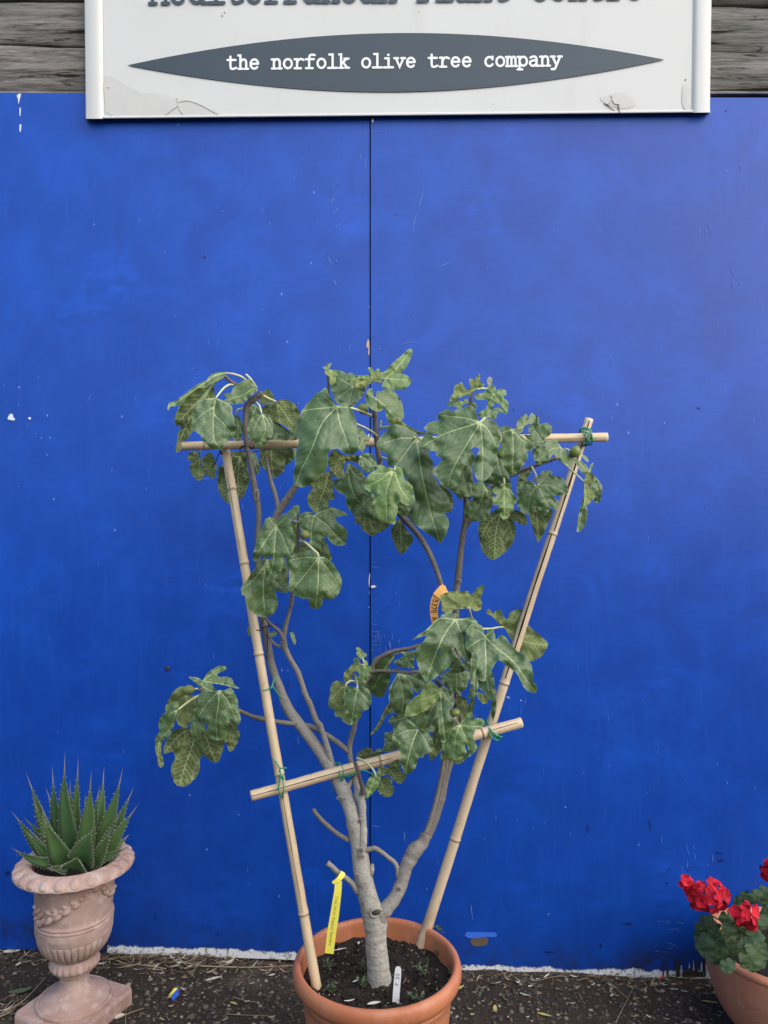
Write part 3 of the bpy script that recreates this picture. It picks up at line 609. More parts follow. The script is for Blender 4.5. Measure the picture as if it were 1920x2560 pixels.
# ================================================================ FIG POT
PX, PY = wallx(943, 1.89), 1.89
g0 = float(gz(PX, PY))
pot = thing('plant_pot', 'orange plastic-smooth terracotta pot holding the fig tree', 'plant pot', (PX, PY, g0))
ZR = 0.402
def lathe_at(prof, mat, name, par, cx, cy, seg=96, fn=None, rot=0.0):
    V, F = lathe(prof, seg, fn); ca, sa = math.cos(rot), math.sin(rot); m = MB()
    m.add([(cx + x * ca - y * sa, cy + x * sa + y * ca, z) for x, y, z in V], F); return m.build(name, mat, par)
lathe_at([(0.0, g0 + .012), (.10, g0 + .004), (.138, g0), (.146, g0 + .01), (.160, .12), (.172, .22), (.181, .312), (.183, .330), (.186, .334), (.1875, .340), (.186, .346), (.1845, .349), (.185, .352)], M['pot'], 'body', pot, PX, PY)
lathe_at([(.184, .3515), (.191, .353), (.1985, .357), (.2035, .364), (.2065, .374), (.2065, .386), (.203, .396), (.197, .4015), (.191, .4015), (.187, .397), (.1855, .388), (.184, .37), (.181, .34), (.179, .31)], M['pot'], 'rim', pot, PX, PY)
def soil_disc(name, par, cx, cy, r, z, mat, amp=0.008, seed=3.0, n=60, dome=0.0):
    V = [(cx, cy, z + dome)]; F = []; m = MB(); k = 84
    for i in range(1, n + 1):
        for j in range(k):
            a = 2 * math.pi * j / k; rr = r * i / n; x, y = cx + rr * math.cos(a), cy + rr * math.sin(a)
            V.append((x, y, z + dome * (1 - (i / n) ** 2) + amp * (0.6 * float(noise2(x * 30, y * 30, seed)) + 0.5 * float(noise2(x * 80, y * 80, seed)) + 0.25 * float(noise2(x * 200, y * 200, seed)))))
    F += [(0, 1 + j, 1 + (j + 1) % k) for j in range(k)]
    F += [(1 + (i - 1) * k + j, 1 + i * k + j, 1 + i * k + (j + 1) % k, 1 + (i - 1) * k + (j + 1) % k) for i in range(1, n) for j in range(k)]
    m.add(V, F); return m.build(name, mat, par)
SOILZ = 0.352
soil_disc('soil', pot, PX, PY, .184, SOILZ, M['soil'], 0.010)

# ================================================================ BAMBOO TRELLIS
def cane(label, a, b, nodes, seed, split=None, hollow=False):
    """a, b: (px, py, Y, width px)"""
    A, B = P(*a[:3]), P(*b[:3]); ra, rb = a[3] / 2 * a[2] / FOC, b[3] / 2 * b[2] / FOC
    t = thing('bamboo_cane', label, 'bamboo cane', tuple(A if A.z < B.z else B), 'bamboo canes of the trellis')
    n = 160; f = np.linspace(0, 1, n + 1); L = (B - A).length
    for c in nodes: f = np.concatenate([f, c + np.array([-.008, -.005, -.003, -.001, .001, .003, .005, .008]) / max(L, .3)])
    f = np.unique(np.clip(f, 0, 1)); pts = []; rad = []; nd = []
    side = (B - A).cross(Vector((0, 1, 0))).normalized()
    for q in f:
        w = 0.003 * float(noise2(q * 3, 0, seed)) + 0.0012 * float(noise2(q * 9, 3, seed))
        pts.append(A.lerp(B, q) + side * w * math.sin(math.pi * q)); r = ra + (rb - ra) * q; k = 0; d = 0
        for c in nodes:
            x = (q - c) * L
            k += 0.0013 * math.exp(-((x - 0.002) / .0035) ** 2) - 0.0011 * math.exp(-((x + .0035) / .0016) ** 2); d = max(d, math.exp(-((x + .003) / .0022) ** 2))
        rad.append(r * (1 + 0.02 * float(noise2(q * 7, 5, seed))) + k); nd.append(d)
    m = MB(); tube(m, pts, rad, 20, True, 0.03, seed, attrs={'node': nd}); m.build('stem', M['cane'], t)
    for e, c, r in ((0, pts[0], rad[0]), (1, pts[-1], rad[-1])):      # dark hollow at each cut end
        dv = (A - B).normalized() if e == 0 else (B - A).normalized(); m = MB()
        tube(m, [c + dv * 0.0002, c + dv * 0.0006], [r * .5, r * .5], 14); m.build('hollow_end', M['crack'], t)
    for (f0, f1, off, wd) in (split or ()):                             # long drying splits
        m = MB(); pp = []; V = []
        for q in np.linspace(f0, f1, 40):
            c = Vector(np.array([np.interp(q, f, [p[i] for p in pts]) for i in range(3)])); r = float(np.interp(q, f, rad)) * 1.045
            d = (B - A).normalized(); s = d.cross(Vector((0, 1, 0))).normalized(); o = s.cross(d).normalized()
            if o.y > 0: o = -o
            wv = wd * (0.55 + 0.45 * math.sin(math.pi * (q - f0) / (f1 - f0))) * (1 + .25 * float(noise2(q * 30, 1, seed)))
            of = off + 0.04 * float(noise2(q * 6, 2, seed))
            for sg in (-1, 1):
                an = of + sg * wv; V.append(tuple(c + (s * math.sin(an) + o * math.cos(an)) * r))
        m.add(V, [(2 * i, 2 * i + 1, 2 * i + 3, 2 * i + 2) for i in range(39)]); m.build('split', M['crack'], t)
    return t
YL = lambda py: 1.857 + (2465 - py) / 1335 * 0.165
YR = lambda py: 2.04 + (2346 - py) / 1300 * 0.085
cane('long upright cane standing at the left of the pot, straw coloured', (797, 2500, 1.853, 25), (562, 1118, YL(1118), 22), (.145, .388, .605, .775, .918), 2.1, [(.15, .39, 0.0, .05), (.80, .95, .25, .05)])
cane('long upright cane leaning right from the back of the pot, split near its top', (1050, 2372, 2.038, 27), (1473, 1047, YR(1047), 21), (.20, .49, .775), 5.3, [(.50, .775, .35, .17), (.78, .995, .05, .22)])
cane('short pale cane tied slantwise low across the trunk, with a long black split', (627, 1990, 1.888, 27), (1303, 1806, 2.046, 26), (.46, .845), 8.8, [(.002, .5, .25, .075), (.86, .98, .4, .05)])
cane('cane tied level across the top of the trellis', (453, 1115, 1.985, 22), (1517, 1093, 2.092, 23.5), (.054, .27, .62), 12.4, [(.83, .97, -.3, .03)])

def tie(label, c, axis, r, turns, mat, tail=(), wire=0.0019, width=0.012, name='plant_tie', squash=1.0):
    """coil of tie wire around a point c (px,py,Y), wrapped about a direction given by two pixels"""
    C0 = P(*c); d = (P(*axis[1]) - P(*axis[0])).normalized(); s = d.cross(Vector((0, 1, 0))).normalized(); o = s.cross(d).normalized()
    t = thing(name, label, 'plant tie', tuple(C0), 'ties binding the fig and the canes'); m = MB(); pts = []
    for i in range(int(turns * 22) + 1):
        a = i / 22 * 2 * math.pi; k = 1 + .06 * math.sin(a * 1.7)
        pts.append(C0 + (s * math.cos(a) + o * math.sin(a) * squash) * r * k + d * ((i / 22 / turns - .5) * width + .003 * math.sin(a * 2.3)))
    tube(m, pts, wire, 7); m.build('coil', mat, t)
    for tl in tail:
        m = MB(); tube(m, [P(*q) for q in smooth_path(np.array(tl, float), 6)], wire, 7); m.build('loose_end', mat, t)
    return t
G_, D_ = M['green_tie'], M['dark_tie']
tie('green wire tie binding the low cross cane to the left upright', (702, 1967, 1.907), ((627, 1990, 1.888), (1303, 1806, 2.046)), .0255, 2.4, G_,
    [[(702, 1945, 1.885), (698, 1918, 1.89), (682, 1897, 1.9)], [(698, 1930, 1.886), (702, 1921, 1.885), (717, 1920, 1.885)], [(695, 1975, 1.885), (702, 1940, 1.882), (710, 1948, 1.885)]], width=.016, squash=1.35)
tie('green wire tie knotted where the low cross cane meets the trunk', (849, 1930, 1.955), ((627, 1990, 1.888), (1303, 1806, 2.046)), .0225, 2.2, G_,
    [[(848, 1942, 1.935), (835, 1968, 1.945), (830, 1982, 1.95)], [(847, 1940, 1.93), (835, 1941, 1.93), (825, 1938, 1.93)], [(848, 1941, 1.93), (870, 1938, 1.93), (893, 1928, 1.94)], [(893, 1928, 1.94), (910, 1926, 1.94), (932, 1936, 1.95)], [(862, 1944, 1.935), (880, 1938, 1.935), (900, 1922, 1.94)]], width=.012, squash=1.5)
tie('green wire tie binding the low cross cane to the right upright', (1230, 1826, 2.052), ((1212, 1846, 2.05), (1248, 1806, 2.05)), .027, 4.2, G_, width=.015, squash=1.75, wire=.0019)
tie('green twine binding the top cross cane to the right upright', (1464, 1092, 2.10), ((453, 1115, 1.985), (1517, 1093, 2.092)), .0235, 4.5, G_,
    [[(1464, 1080, 2.06), (1455, 1076, 2.055), (1450, 1079, 2.06)], [(1464, 1080, 2.06), (1474, 1084, 2.055), (1478, 1083, 2.06)], [(1457, 1080, 2.066), (1466, 1094, 2.064), (1475, 1104, 2.067)]], wire=.0019, width=.024, squash=1.3)
tie('thin green wire tie round the middle of the left upright', (665, 1722, 1.950), ((690, 1960, 1.91), (640, 1560, 1.97)), .0150, 1.3, G_, [[(678, 1722, 1.936), (685, 1700, 1.95), (690, 1690, 1.96)], [(682, 1716, 1.94), (694, 1734, 1.95), (704, 1746, 1.965)]], width=.004)
tie('black tie strapping the fig branch to the top cross cane', (617, 1120, 1.968), ((616, 1100, 1.96), (619, 1140, 1.96)), .018, 1.6, D_, [[(630, 1130, 1.96), (645, 1128, 1.99), (680, 1122, 2.01)]], wire=.0013, width=.012, squash=1.6)
tie('black strap end hanging by the top of the left upright', (553, 1120, 1.985), ((500, 1114, 1.98), (600, 1112, 1.99)), .0175, 1.0, D_, [[(551, 1126, 1.962), (542, 1148, 1.965), (530, 1171, 1.975)]], wire=.0016, width=.004)
tie('black cord tied between the left upright and the fig stem', (668, 1566, 2.0), ((640, 1440, 2.0), (690, 1700, 2.0)), .018, 1.5, D_, [[(662, 1568, 1.98), (690, 1562, 1.985), (712, 1568, 1.975)], [(675, 1560, 1.98), (662, 1545, 1.985), (655, 1560, 1.99)], [(668, 1570, 1.982), (669, 1610, 1.985), (666, 1650, 1.99)], [(660, 1572, 1.975), (646, 1576, 1.955), (637, 1572, 1.955)]], wire=.0012, width=.008)

# ================================================================ FIG TREE: trunk and branches
fig = thing('fig_tree', 'espaliered fig tree with large lobed leaves growing in the orange pot', 'fig tree', (wallx(945, 1.884), 1.884, SOILZ))
m = MB()
pxtube(m, [(951, 2470, 1.880, 66), (948, 2445, 1.882, 59), (944, 2400, 1.884, 56), (940, 2350, 1.885, 54), (938, 2310, 1.886, 53), (932, 2282, 1.887, 56), (921, 2245, 1.888, 49), (912, 2210, 1.89, 45), (905, 2170, 1.893, 42), (899, 2130, 1.896, 41), (890, 2085, 1.90, 36), (880, 2040, 1.905, 34), (868, 2000, 1.92, 36), (850, 1960, 1.94, 34), (824, 1916, 1.972, 32), (795, 1872, 1.985, 28), (766, 1833, 1.99, 27), (740, 1800, 2.0, 26), (720, 1770, 2.005, 26), (705, 1735, 2.01, 22), (688, 1690, 2.015, 20), (676, 1650, 2.015, 19), (668, 1600, 2.012, 18), (658, 1550, 2.01, 17), (648, 1480, 2.005, 16), (644, 1400, 1.995, 15), (645, 1320, 1.985, 15)],
       18, 7, 0.055, 3.0, {'age': np.interp(np.linspace(0, 1, 183), [0, .19, .24, .45, .62, .85, 1], [1, 1, .95, .92, .72, .35, .1])}, [(.155, .10, .02), (.30, .10, .02), (.405, .12, .012), (.385, .08, .008), (.48, .06, .01)])
# growth rings pressed round the foot of the trunk
trunk = m.build('trunk', M['bark'], fig)
vs_ = trunk.data.vertices; cz = np.array([v.co[:] for v in vs_])
for v in vs_:
    z = v.co.z
    if z < 0.56:
        c = P(*[(np.interp(z, [.34, .40, .46, .52, .57], [949, 945, 940, 936, 928])), 2400, 1.885]); ax = Vector((c.x, 1.885, z)); d = v.co - ax
        k = 1 + 0.028 * math.sin(z * 330 + 2.5 * math.sin(z * 60)) * max(0, min(1, (0.55 - z) / .05)) + 0.05 * float(noise2(z * 40, math.atan2(d.y, d.x) * 1.5, 8)) + 0.012 * float(noise2(z * 200, math.atan2(d.y, d.x) * 4, 9))
        v.co = ax + Vector((d.x * k, d.y * k, 0))
def branch(pts, age, rough=0.05, seed=1.0, bumps=(), n=6, seg=12, name='branch'):
    m = MB(); pxtube(m, pts, seg, n, rough, seed, {'age': age}, bumps); return m.build(name, M['bark'], fig)
def kn(*c): return [(x, .13, .012) for x in c]
branch([(934, 2318, 1.886, 36), (951, 2290, 1.882, 37), (966, 2272, 1.882, 36), (985, 2248, 1.886, 32), (1003, 2212, 1.893, 31), (1013, 2172, 1.90, 32), (1024, 2148, 1.905, 36), (1036, 2128, 1.91, 36), (1055, 2108, 1.92, 32), (1066, 2085, 1.925, 27)], (.93, .30), .09, 2, [(.42, .07, .03), (.80, .10, .05)])
# the bundle of stems above the right fork
branch([(1056, 2106, 1.915, 14), (1074, 2056, 1.925, 12), (1085, 2020, 1.93, 11), (1096, 1975, 1.94, 11), (1104, 1935, 1.945, 11), (1110, 1895, 1.95, 11), (1128, 1750, 1.955, 11), (1130, 1620, 1.96, 11), (1119, 1530, 1.955, 11), (1103, 1462, 1.95, 12), (1082, 1402, 1.945, 13), (1062, 1362, 1.945, 14), (1041, 1332, 1.945, 14), (1020, 1308, 1.945, 14), (1001, 1287, 1.945, 15), (972, 1240, 1.95, 14), (955, 1180, 1.945, 13), (948, 1150, 1.94, 13), (942, 1100, 1.935, 14), (938, 1060, 1.935, 13), (936, 1030, 1.93, 11), (922, 985, 1.93, 10)], (.28, .03), .06, 3, kn(.12, .2, .63, .7, .88, .94))
branch([(1062, 2092, 1.935, 14), (1086, 2040, 1.94, 11), (1100, 1990, 1.95, 10), (1108, 1950, 1.955, 10), (1117, 1900, 1.96, 10), (1136, 1790, 1.965, 10)], (.25, .15), .05, 4, kn(.3, .6))
branch([(1066, 2094, 1.94, 24), (1085, 2050, 1.95, 23), (1101, 2000, 1.96, 22), (1109, 1960, 1.965, 21), (1116, 1930, 1.97, 21), (1126, 1890, 1.975, 20), (1140, 1800, 1.98, 18), (1145, 1700, 1.985, 17), (1142, 1600, 1.985, 16), (1140, 1500, 1.98, 16), (1148, 1420, 1.98, 15), (1156, 1345, 1.98, 14), (1164, 1290, 1.98, 13), (1164, 1200, 1.975, 13), (1168, 1120, 1.96, 11), (1176, 1020, 1.945, 8), (1178, 975, 1.94, 6)], (.22, .03), .06, 5, kn(.13, .3, .62, .69))
branch([(1164, 1320, 1.982, 9), (1195, 1270, 1.985, 9), (1240, 1210, 1.985, 9), (1295, 1181, 1.975, 9), (1328, 1168, 1.965, 8.5), (1358, 1157, 1.955, 8), (1396, 1144, 1.945, 8), (1425, 1135, 1.94, 7)], (.1, .0), .05, 6, kn(.7))
# left tall shoots
branch([(690, 1440, 1.995, 15), (688, 1330, 1.985, 16), (690, 1292, 1.98, 17), (708, 1262, 1.975, 18), (724, 1238, 1.97, 17), (741, 1212, 1.965, 16), (775, 1150, 1.965, 14), (800, 1080, 1.96, 12), (815, 1010, 1.955, 9), (821, 965, 1.95, 7), (819, 925, 1.945, 5), (818, 907, 1.945, 3)], (.45, .0), .05, 7, kn(.22, .3, .36))
branch([(694, 1296, 1.99, 12), (694, 1262, 2.0, 11), (688, 1236, 2.01, 11), (680, 1212, 2.02, 11), (674, 1190, 2.02, 10), (664, 1140, 2.02, 9)], (.4, .2), .05, 8, kn(.45))
branch([(650, 1500, 1.99, 14), (645, 1400, 1.985, 14), (646, 1330, 1.98, 14), (647, 1285, 1.975, 13), (641, 1238, 1.968, 15), (636, 1215, 1.963, 14), (630, 1180, 1.955, 13), (624, 1150, 1.95, 12.5), (617, 1118, 1.945, 13), (614, 1080, 1.945, 13), (614, 1040, 1.94, 14), (618, 1015, 1.935, 14), (632, 1000, 1.93, 14), (645, 990, 1.925, 14), (655, 982, 1.92, 13)], (.3, .05), .07, 9, [(.30, .22, .03), (.66, .1, .02), (.87, .12, .03)])
branch([(630, 1000, 1.94, 8), (610, 985, 1.945, 7), (590, 962, 1.945, 9), (575, 952, 1.945, 9), (566, 944, 1.945, 9), (558, 938, 1.945, 7)], (.05, .0), .06, 10)
# inner left stem with its shoots
branch([(858, 1975, 1.95, 18), (846, 1945, 1.965, 16), (832, 1915, 1.97, 15), (822, 1880, 1.972, 15), (812, 1846, 1.975, 14), (800, 1815, 1.975, 14), (790, 1800, 1.975, 14), (777, 1765, 1.975, 13), (762, 1732, 1.975, 13), (752, 1700, 1.975, 13), (742, 1675, 1.975, 13), (726, 1648, 1.975, 13), (713, 1620, 1.975, 14), (709, 1596, 1.972, 14), (713, 1570, 1.97, 12), (719, 1546, 1.968, 11), (726, 1520, 1.965, 9), (729, 1505, 1.963, 11), (731, 1485, 1.96, 9), (742, 1420, 1.95, 8), (746, 1380, 1.945, 8.5), (746, 1330, 1.942, 8), (746, 1290, 1.94, 7), (744, 1268, 1.94, 4)], (.75, .0), .06, 11, kn(.22, .32, .42, .55, .72, .9), 6)
branch([(709, 1600, 1.968, 11), (700, 1580, 1.965, 9), (684, 1566, 1.965, 8), (672, 1556, 1.965, 8), (664, 1544, 1.965, 6)], (.3, .0), .06, 12)
branch([(706, 1618, 1.98, 9), (690, 1612, 1.985, 8), (676, 1598, 1.99, 7), (668, 1586, 1.995, 7)], (.4, .3), .05, 13)
branch([(878, 1890, 1.985, 10), (872, 1880, 1.985, 12), (852, 1862, 1.985, 13), (830, 1846, 1.985, 12), (812, 1834, 1.99, 11), (778, 1817, 1.995, 13), (748, 1811, 1.99, 11), (720, 1808, 1.985, 12), (692, 1804, 1.98, 10), (660, 1798, 1.98, 12), (638, 1793, 1.975, 11), (622, 1787, 1.97, 9), (600, 1777, 1.96, 9), (560, 1755, 1.94, 8), (525, 1738, 1.93, 8), (506, 1728, 1.92, 10), (497, 1724, 1.915, 9)], (.45, .1), .06, 14, kn(.2, .5, .62, .72))
# central upright
branch([(899, 2140, 1.89, 21), (907, 2112, 1.885, 20), (908, 2080, 1.89, 18), (907, 2045, 1.90, 18), (904, 2012, 1.91, 22), (899, 1990, 1.92, 24), (893, 1962, 1.94, 20), (888, 1940, 1.96, 18)], (.95, .8), .08, 15, [(.30, .14, .03), (.72, .16, .05)])
branch([(888, 1956, 1.965, 14), (884, 1925, 1.985, 12), (876, 1898, 1.985, 13), (874, 1870, 1.985, 13), (878, 1845, 1.98, 13), (884, 1825, 1.975, 13), (888, 1805, 1.97, 12), (893, 1775, 1.965, 11), (901, 1740, 1.96, 10), (914, 1705, 1.955, 11), (928, 1682, 1.95, 13), (933, 1662, 1.945, 12), (946, 1647, 1.94, 11), (960, 1638, 1.935, 11), (980, 1629, 1.93, 10), (1005, 1624, 1.925, 10), (1026, 1620, 1.92, 9), (1050, 1612, 1.92, 8)], (.6, .1), .05, 16, kn(.3, .45, .8, .9))
branch([(926, 1680, 1.945, 9), (945, 1677, 1.94, 8), (965, 1678, 1.935, 8), (985, 1678, 1.93, 8), (1008, 1680, 1.925, 9), (1022, 1681, 1.925, 8), (1044, 1680, 1.925, 10), (1060, 1690, 1.925, 9), (1090, 1720, 1.93, 9), (1130, 1745, 1.95, 9)], (.3, .1), .05, 17, kn(.4, .6))
branch([(916, 1686, 1.955, 7), (930, 1682, 1.95, 6), (970, 1679, 1.945, 5), (998, 1669, 1.945, 4)], (.3, .1), .05, 18)
branch([(905, 1985, 1.905, 14), (907, 1970, 1.90, 13), (902, 1955, 1.895, 10), (897, 1935, 1.885, 10), (891, 1916, 1.885, 10), (887, 1904, 1.885, 9)], (.1, .0), .07, 19, kn(.4))
branch([(868, 1972, 1.925, 13), (876, 1958, 1.945, 12), (884, 1942, 1.965, 11)], (.7, .6), .05, 20)
branch([(783, 2022, 1.905, 9), (790, 2034, 1.902, 11), (810, 2056, 1.90, 11), (838, 2080, 1.898, 11), (858, 2093, 1.898, 12), (872, 2100, 1.898, 13)], (.1, .3), .07, 21, kn(.5), name='pruned_stub')
branch([(818, 2157, 1.875, 14), (828, 2165, 1.875, 13), (846, 2182, 1.876, 13), (866, 2196, 1.88, 13), (884, 2212, 1.885, 15), (896, 2228, 1.888, 22)], (.55, .9), .05, 22, name='pruned_stub')
branch([(914, 2126, 1.89, 15), (924, 2123, 1.89, 13), (938, 2121, 1.89, 12), (955, 2131, 1.892, 11), (972, 2145, 1.895, 11), (986, 2156, 1.897, 11), (993, 2170, 1.897, 12), (996, 2192, 1.896, 14)], (.35, .6), .05, 23)
def knot(px, py, Y, w, h):
    m = MB(); c = P(px, py, Y); k = Y / FOC
    for i, (f, dy) in enumerate(((1.0, .002), (.72, -.001), (.45, .0005))):
        ring = [c + Vector((w * k * f * math.cos(a), dy - .0015, h * k * f * math.sin(a))) for a in np.linspace(0, 2 * math.pi, 20)]
        tube(m, ring, .0011 * (1.2 - .3 * i), 6, False, attrs={'age': np.full(20, .7 - .35 * i)})
    return m.build('knot', M['bark'], fig)
knot(641, 1237, 1.951, 5, 13); knot(901, 2127, 1.873, 7, 7); knot(904, 2140, 1.870, 7, 5); knot(998, 2222, 1.877, 5, 5); knot(1149, 1452, 1.968, 4, 5); knot(900, 2052, 1.887, 4, 5); knot(850, 1996, 1.90, 9, 4); knot(893, 2190, 1.87, 4, 6)
m = MB(); c = P(940, 2282, 1.857); blob(m, c, (.0105, .004, .0055), 4, 12, 6); m.build('pruning_scar', plain('dark_scar_wood', (.06, .05, .042), .9, .2, .7, 120), fig)
m = MB(); ring = [P(940 + 13 * math.cos(a) - 3 * math.sin(a), 2281 - 9 * math.sin(a) - 4 * math.cos(a), 1.8580) for a in np.linspace(0, 2 * math.pi, 24)]; tube(m, ring, .0034, 8, False, .5, 4, attrs={'age': np.full(24, 1.0)}); m.build('scar_lip', M['bark'], fig)
m = MB(); tube(m, [P(924, 2190, 1.89), P(930, 2172, 1.885), P(931, 2160, 1.885)], [.008, .0065, .003], 10, attrs={'age': [1, .9, .8]}); m.build('pruned_stub', M['bark'], fig)

# ================================================================ LEAF BUILDER
CROPS = {'A': (400, 900, 5.53), 'B': (700, 850, 5.53), 'C': (840, 1050, 5.53), 'D': (1050, 900, 5.53), 'E': (1250, 1000, 5.53), 'F': (590, 1220, 5.53),
         'G': (370, 1640, 5.53), 'H': (800, 1600, 5.53), 'K': (780, 1040, 5.53), 'I': (1000, 1450, 4.1475), 'X': (400, 860, 2.765), 'Z': (960, 860, 2.765), 'S': (0, 0, 1.0)}
def inside(pts, poly):
    x, y = pts[:, 0][:, None], pts[:, 1][:, None]; a = poly; b = np.roll(poly, 1, 0)
    c = ((a[:, 1] > y) != (b[:, 1] > y)) & (x < (b[:, 0] - a[:, 0]) * (y - a[:, 1]) / (b[:, 1] - a[:, 1] + 1e-12) + a[:, 0])
    return c.sum(1) % 2 == 1
def segdist(pts, pl, val=None):
    """distance of points to polyline; also interpolated val at the nearest place"""
    a = pl[:-1]; d = pl[1:] - a; L = (d * d).sum(1) + 1e-12
    px, py = pts[:, 0][:, None] - a[:, 0], pts[:, 1][:, None] - a[:, 1]; t = np.clip((px * d[:, 0] + py * d[:, 1]) / L, 0, 1)
    dd = (px - t * d[:, 0]) ** 2 + (py - t * d[:, 1]) ** 2; k = dd.argmin(1); r = np.arange(len(pts))
    bv = None if val is None else val[k] + (val[k + 1] - val[k]) * t[r, k]
    return np.sqrt(dd[r, k]), bv
LEAF_N = [0]
def leaf_mesh(o, J, mains, kind, Y, tilt, seed, teeth=1.0, curl=1.0, holes=()):
    S = float(np.max(np.linalg.norm(o - J, axis=1))); size = S
    # outline: smooth, evenly resampled, with the small rounded teeth of a fig leaf
    sm = smooth_path(o, 6, True); sm = np.vstack([sm, sm[:1]]); sl_ = np.concatenate([[0], np.cumsum(np.linalg.norm(np.diff(sm, axis=0), axis=1))])
    step_ = min(max(size / 45, 1.6), 3.4); k = max(24, int(sl_[-1] / step_)); q = np.linspace(0, sl_[-1], k, endpoint=False)
    ol = np.stack([np.interp(q, sl_, sm[:, 0]), np.interp(q, sl_, sm[:, 1])], 1)
    nx_ = np.roll(ol, -1, 0) - np.roll(ol, 1, 0); nn = np.stack([nx_[:, 1], -nx_[:, 0]], 1); nn /= np.linalg.norm(nn, axis=1)[:, None] + 1e-9
    ar = 0.5 * np.sum(ol[:, 0] * np.roll(ol[:, 1], -1) - np.roll(ol[:, 0], -1) * ol[:, 1])
    if ar < 0: nn = -nn
    wl = max(10.0, size * .085); ph = q / wl * 2 * math.pi + 1.6 * noise2(q / 30, np.zeros(k), seed)
    ol = ol + nn * (teeth * min(1.0, size * .008) * (np.abs(np.sin(ph / 2)) * 2 - 1.1) * (.6 + .6 * noise2(q / 40, np.ones(k), seed + 8)))[:, None] + nn * (0.6 * noise2(q / 12, np.zeros(k), seed + 4))[:, None]
    if not inside(J[None], ol)[0]:                               # the stalk joins at the leaf's edge
        dd = np.linalg.norm(ol - J, axis=1); i = int(np.argmin(dd)); Jn = ol[i] + (ol.mean(0) - ol[i]) * .02
    else: Jn = J
    MV = []
    for v in mains:
        p = smooth_path(np.vstack([Jn, v]), 6); ok = inside(p, ol); ok[0] = True
        e = len(p) if ok.all() else int(np.argmin(ok)); p = p[:e]
        if len(p) > 2: MV.append(p)
    SV = []
    for i, p in enumerate(MV):
        seg = np.concatenate([[0], np.cumsum(np.linalg.norm(np.diff(p, axis=0), axis=1))]); L = seg[-1]; sp_ = max(8.0, size * .085)
        for sd in (-1, 1):
            s = sp_ * (0.9 if sd < 0 else 1.35)
            while s < L * .97:
                c = np.array([np.interp(s, seg, p[:, 0]), np.interp(s, seg, p[:, 1])]); j = min(int(np.searchsorted(seg, s)), len(p) - 1); d = p[j] - p[max(j - 1, 0)]; an = math.atan2(d[1], d[0]) + sd * R(56)
                pl = [c]; n_ = 0
                while n_ < 60:
                    n_ += 1; an -= sd * R(1.6); c = c + 3.0 * np.array([math.cos(an), math.sin(an)])
                    if not inside(c[None], ol)[0]: break
                    if segdist(c[None], np.vstack([ol, ol[:1]]))[0][0] < 2.0: break
                    own = segdist(c[None], p)[0][0]
                    if any(segdist(c[None], o2)[0][0] < own for q2, o2 in enumerate(MV) if q2 != i): break
                    if any(segdist(c[None], o2)[0][0] < 3.5 for o2 in SV): break
                    pl.append(c)
                if len(pl) > 2: SV.append(np.array(pl))
                s += sp_
    g = min(max(size / 26, 2.6), 5.5); lo, hi = ol.min(0), ol.max(0); gp = []
    for r_, yy in enumerate(np.arange(lo[1], hi[1], g * .866)):
        for xx in np.arange(lo[0] + (g / 2 if r_ % 2 else 0), hi[0], g): gp.append((xx, yy))
    gp = np.array(gp); gp = gp[inside(gp, ol)]
    keep = segdist(gp, np.vstack([ol, ol[:1]]))[0] > g * .5
    for p in MV + SV: keep &= segdist(gp, p)[0] > g * .42
    gp = gp[keep]
    pts = [ol]; edges = [(i, (i + 1) % len(ol)) for i in range(len(ol))]; off = len(ol)
    for p in MV + SV:
        pts.append(p); edges += [(off + i, off + i + 1) for i in range(len(p) - 1)]; off += len(p)
    pts.append(gp); allp = np.vstack(pts)
    res = delaunay_2d_cdt([Vector(p) for p in allp], edges, [], 0, 0.02)
    v2 = np.array([p[:] for p in res[0]]); tris = np.array([t for t in res[2] if len(t) == 3])
    cen = v2[tris].mean(1); tris = tris[inside(cen, ol)]
    for (hx, hy, hr) in holes:
        cen = v2[tris].mean(1); tris = tris[np.linalg.norm((cen - (hx, hy)) * (1, 1.3), axis=1) > hr]
    # vein fields
    dm = np.full(len(v2), 1e3); dmr = np.full(len(v2), 1e3)
    for i, p in enumerate(MV):
        s = np.linspace(0, 1, len(p)); wv = (1.5 - 1.0 * s) * min(1.25, max(.55, size / 120)) * (1.0 if i == 0 else .85)
        d, ww = segdist(v2, p, wv); k = d / ww < dm; dm[k] = (d / ww)[k]; dmr = np.minimum(dmr, d)
    ds = np.full(len(v2), 1e3)
    for p in SV: ds = np.minimum(ds, segdist(v2, p)[0])
    de = segdist(v2, np.vstack([ol, ol[:1]]))[0]
    # depth: tilt, arch, fold and ripples
    D = v2 - Jn; u = (MV[0][-1] - Jn) if MV else (ol.mean(0) - Jn); u = u / (np.linalg.norm(u) + 1e-9); pv = np.array((-u[1], u[0]))
    par, per = D @ u, D @ pv; under = kind in 'uv'; sg = -1 if under else 1
    z = tilt[0] * D[:, 0] + tilt[1] * S * np.tanh(D[:, 1] / S * .9)
    z += sg * curl * (0.22 * per ** 2 / S + 0.12 * np.abs(per) * np.exp(-(per / S) ** 2 * 4) * (1 if int(seed * 7) % 3 else -1.3) + 0.18 * par * np.abs(par) / S)
    z += S * 0.070 * noise2(v2[:, 0] / S * 2.2, v2[:, 1] / S * 3.2, seed) + S * 0.013 * noise2(v2[:, 0] / S * 7, v2[:, 1] / S * 8, seed + 2)
    z += S * 0.075 * np.exp(-de / (S * .12)) * noise2(v2[:, 0] / S * 9, v2[:, 1] / S * 9, seed + 5)
    a_ = min(1.0, size / 110)
    z -= sg * a_ * (.35 if under else 1.0) * (2.3 * (1 - np.exp(-(ds / 5.0))) * (1 - np.exp(-de / 5)) + 2.4 * (1 - np.exp(-dmr / 7)))
    k_ = Y / FOC; Yv = Y + z * k_
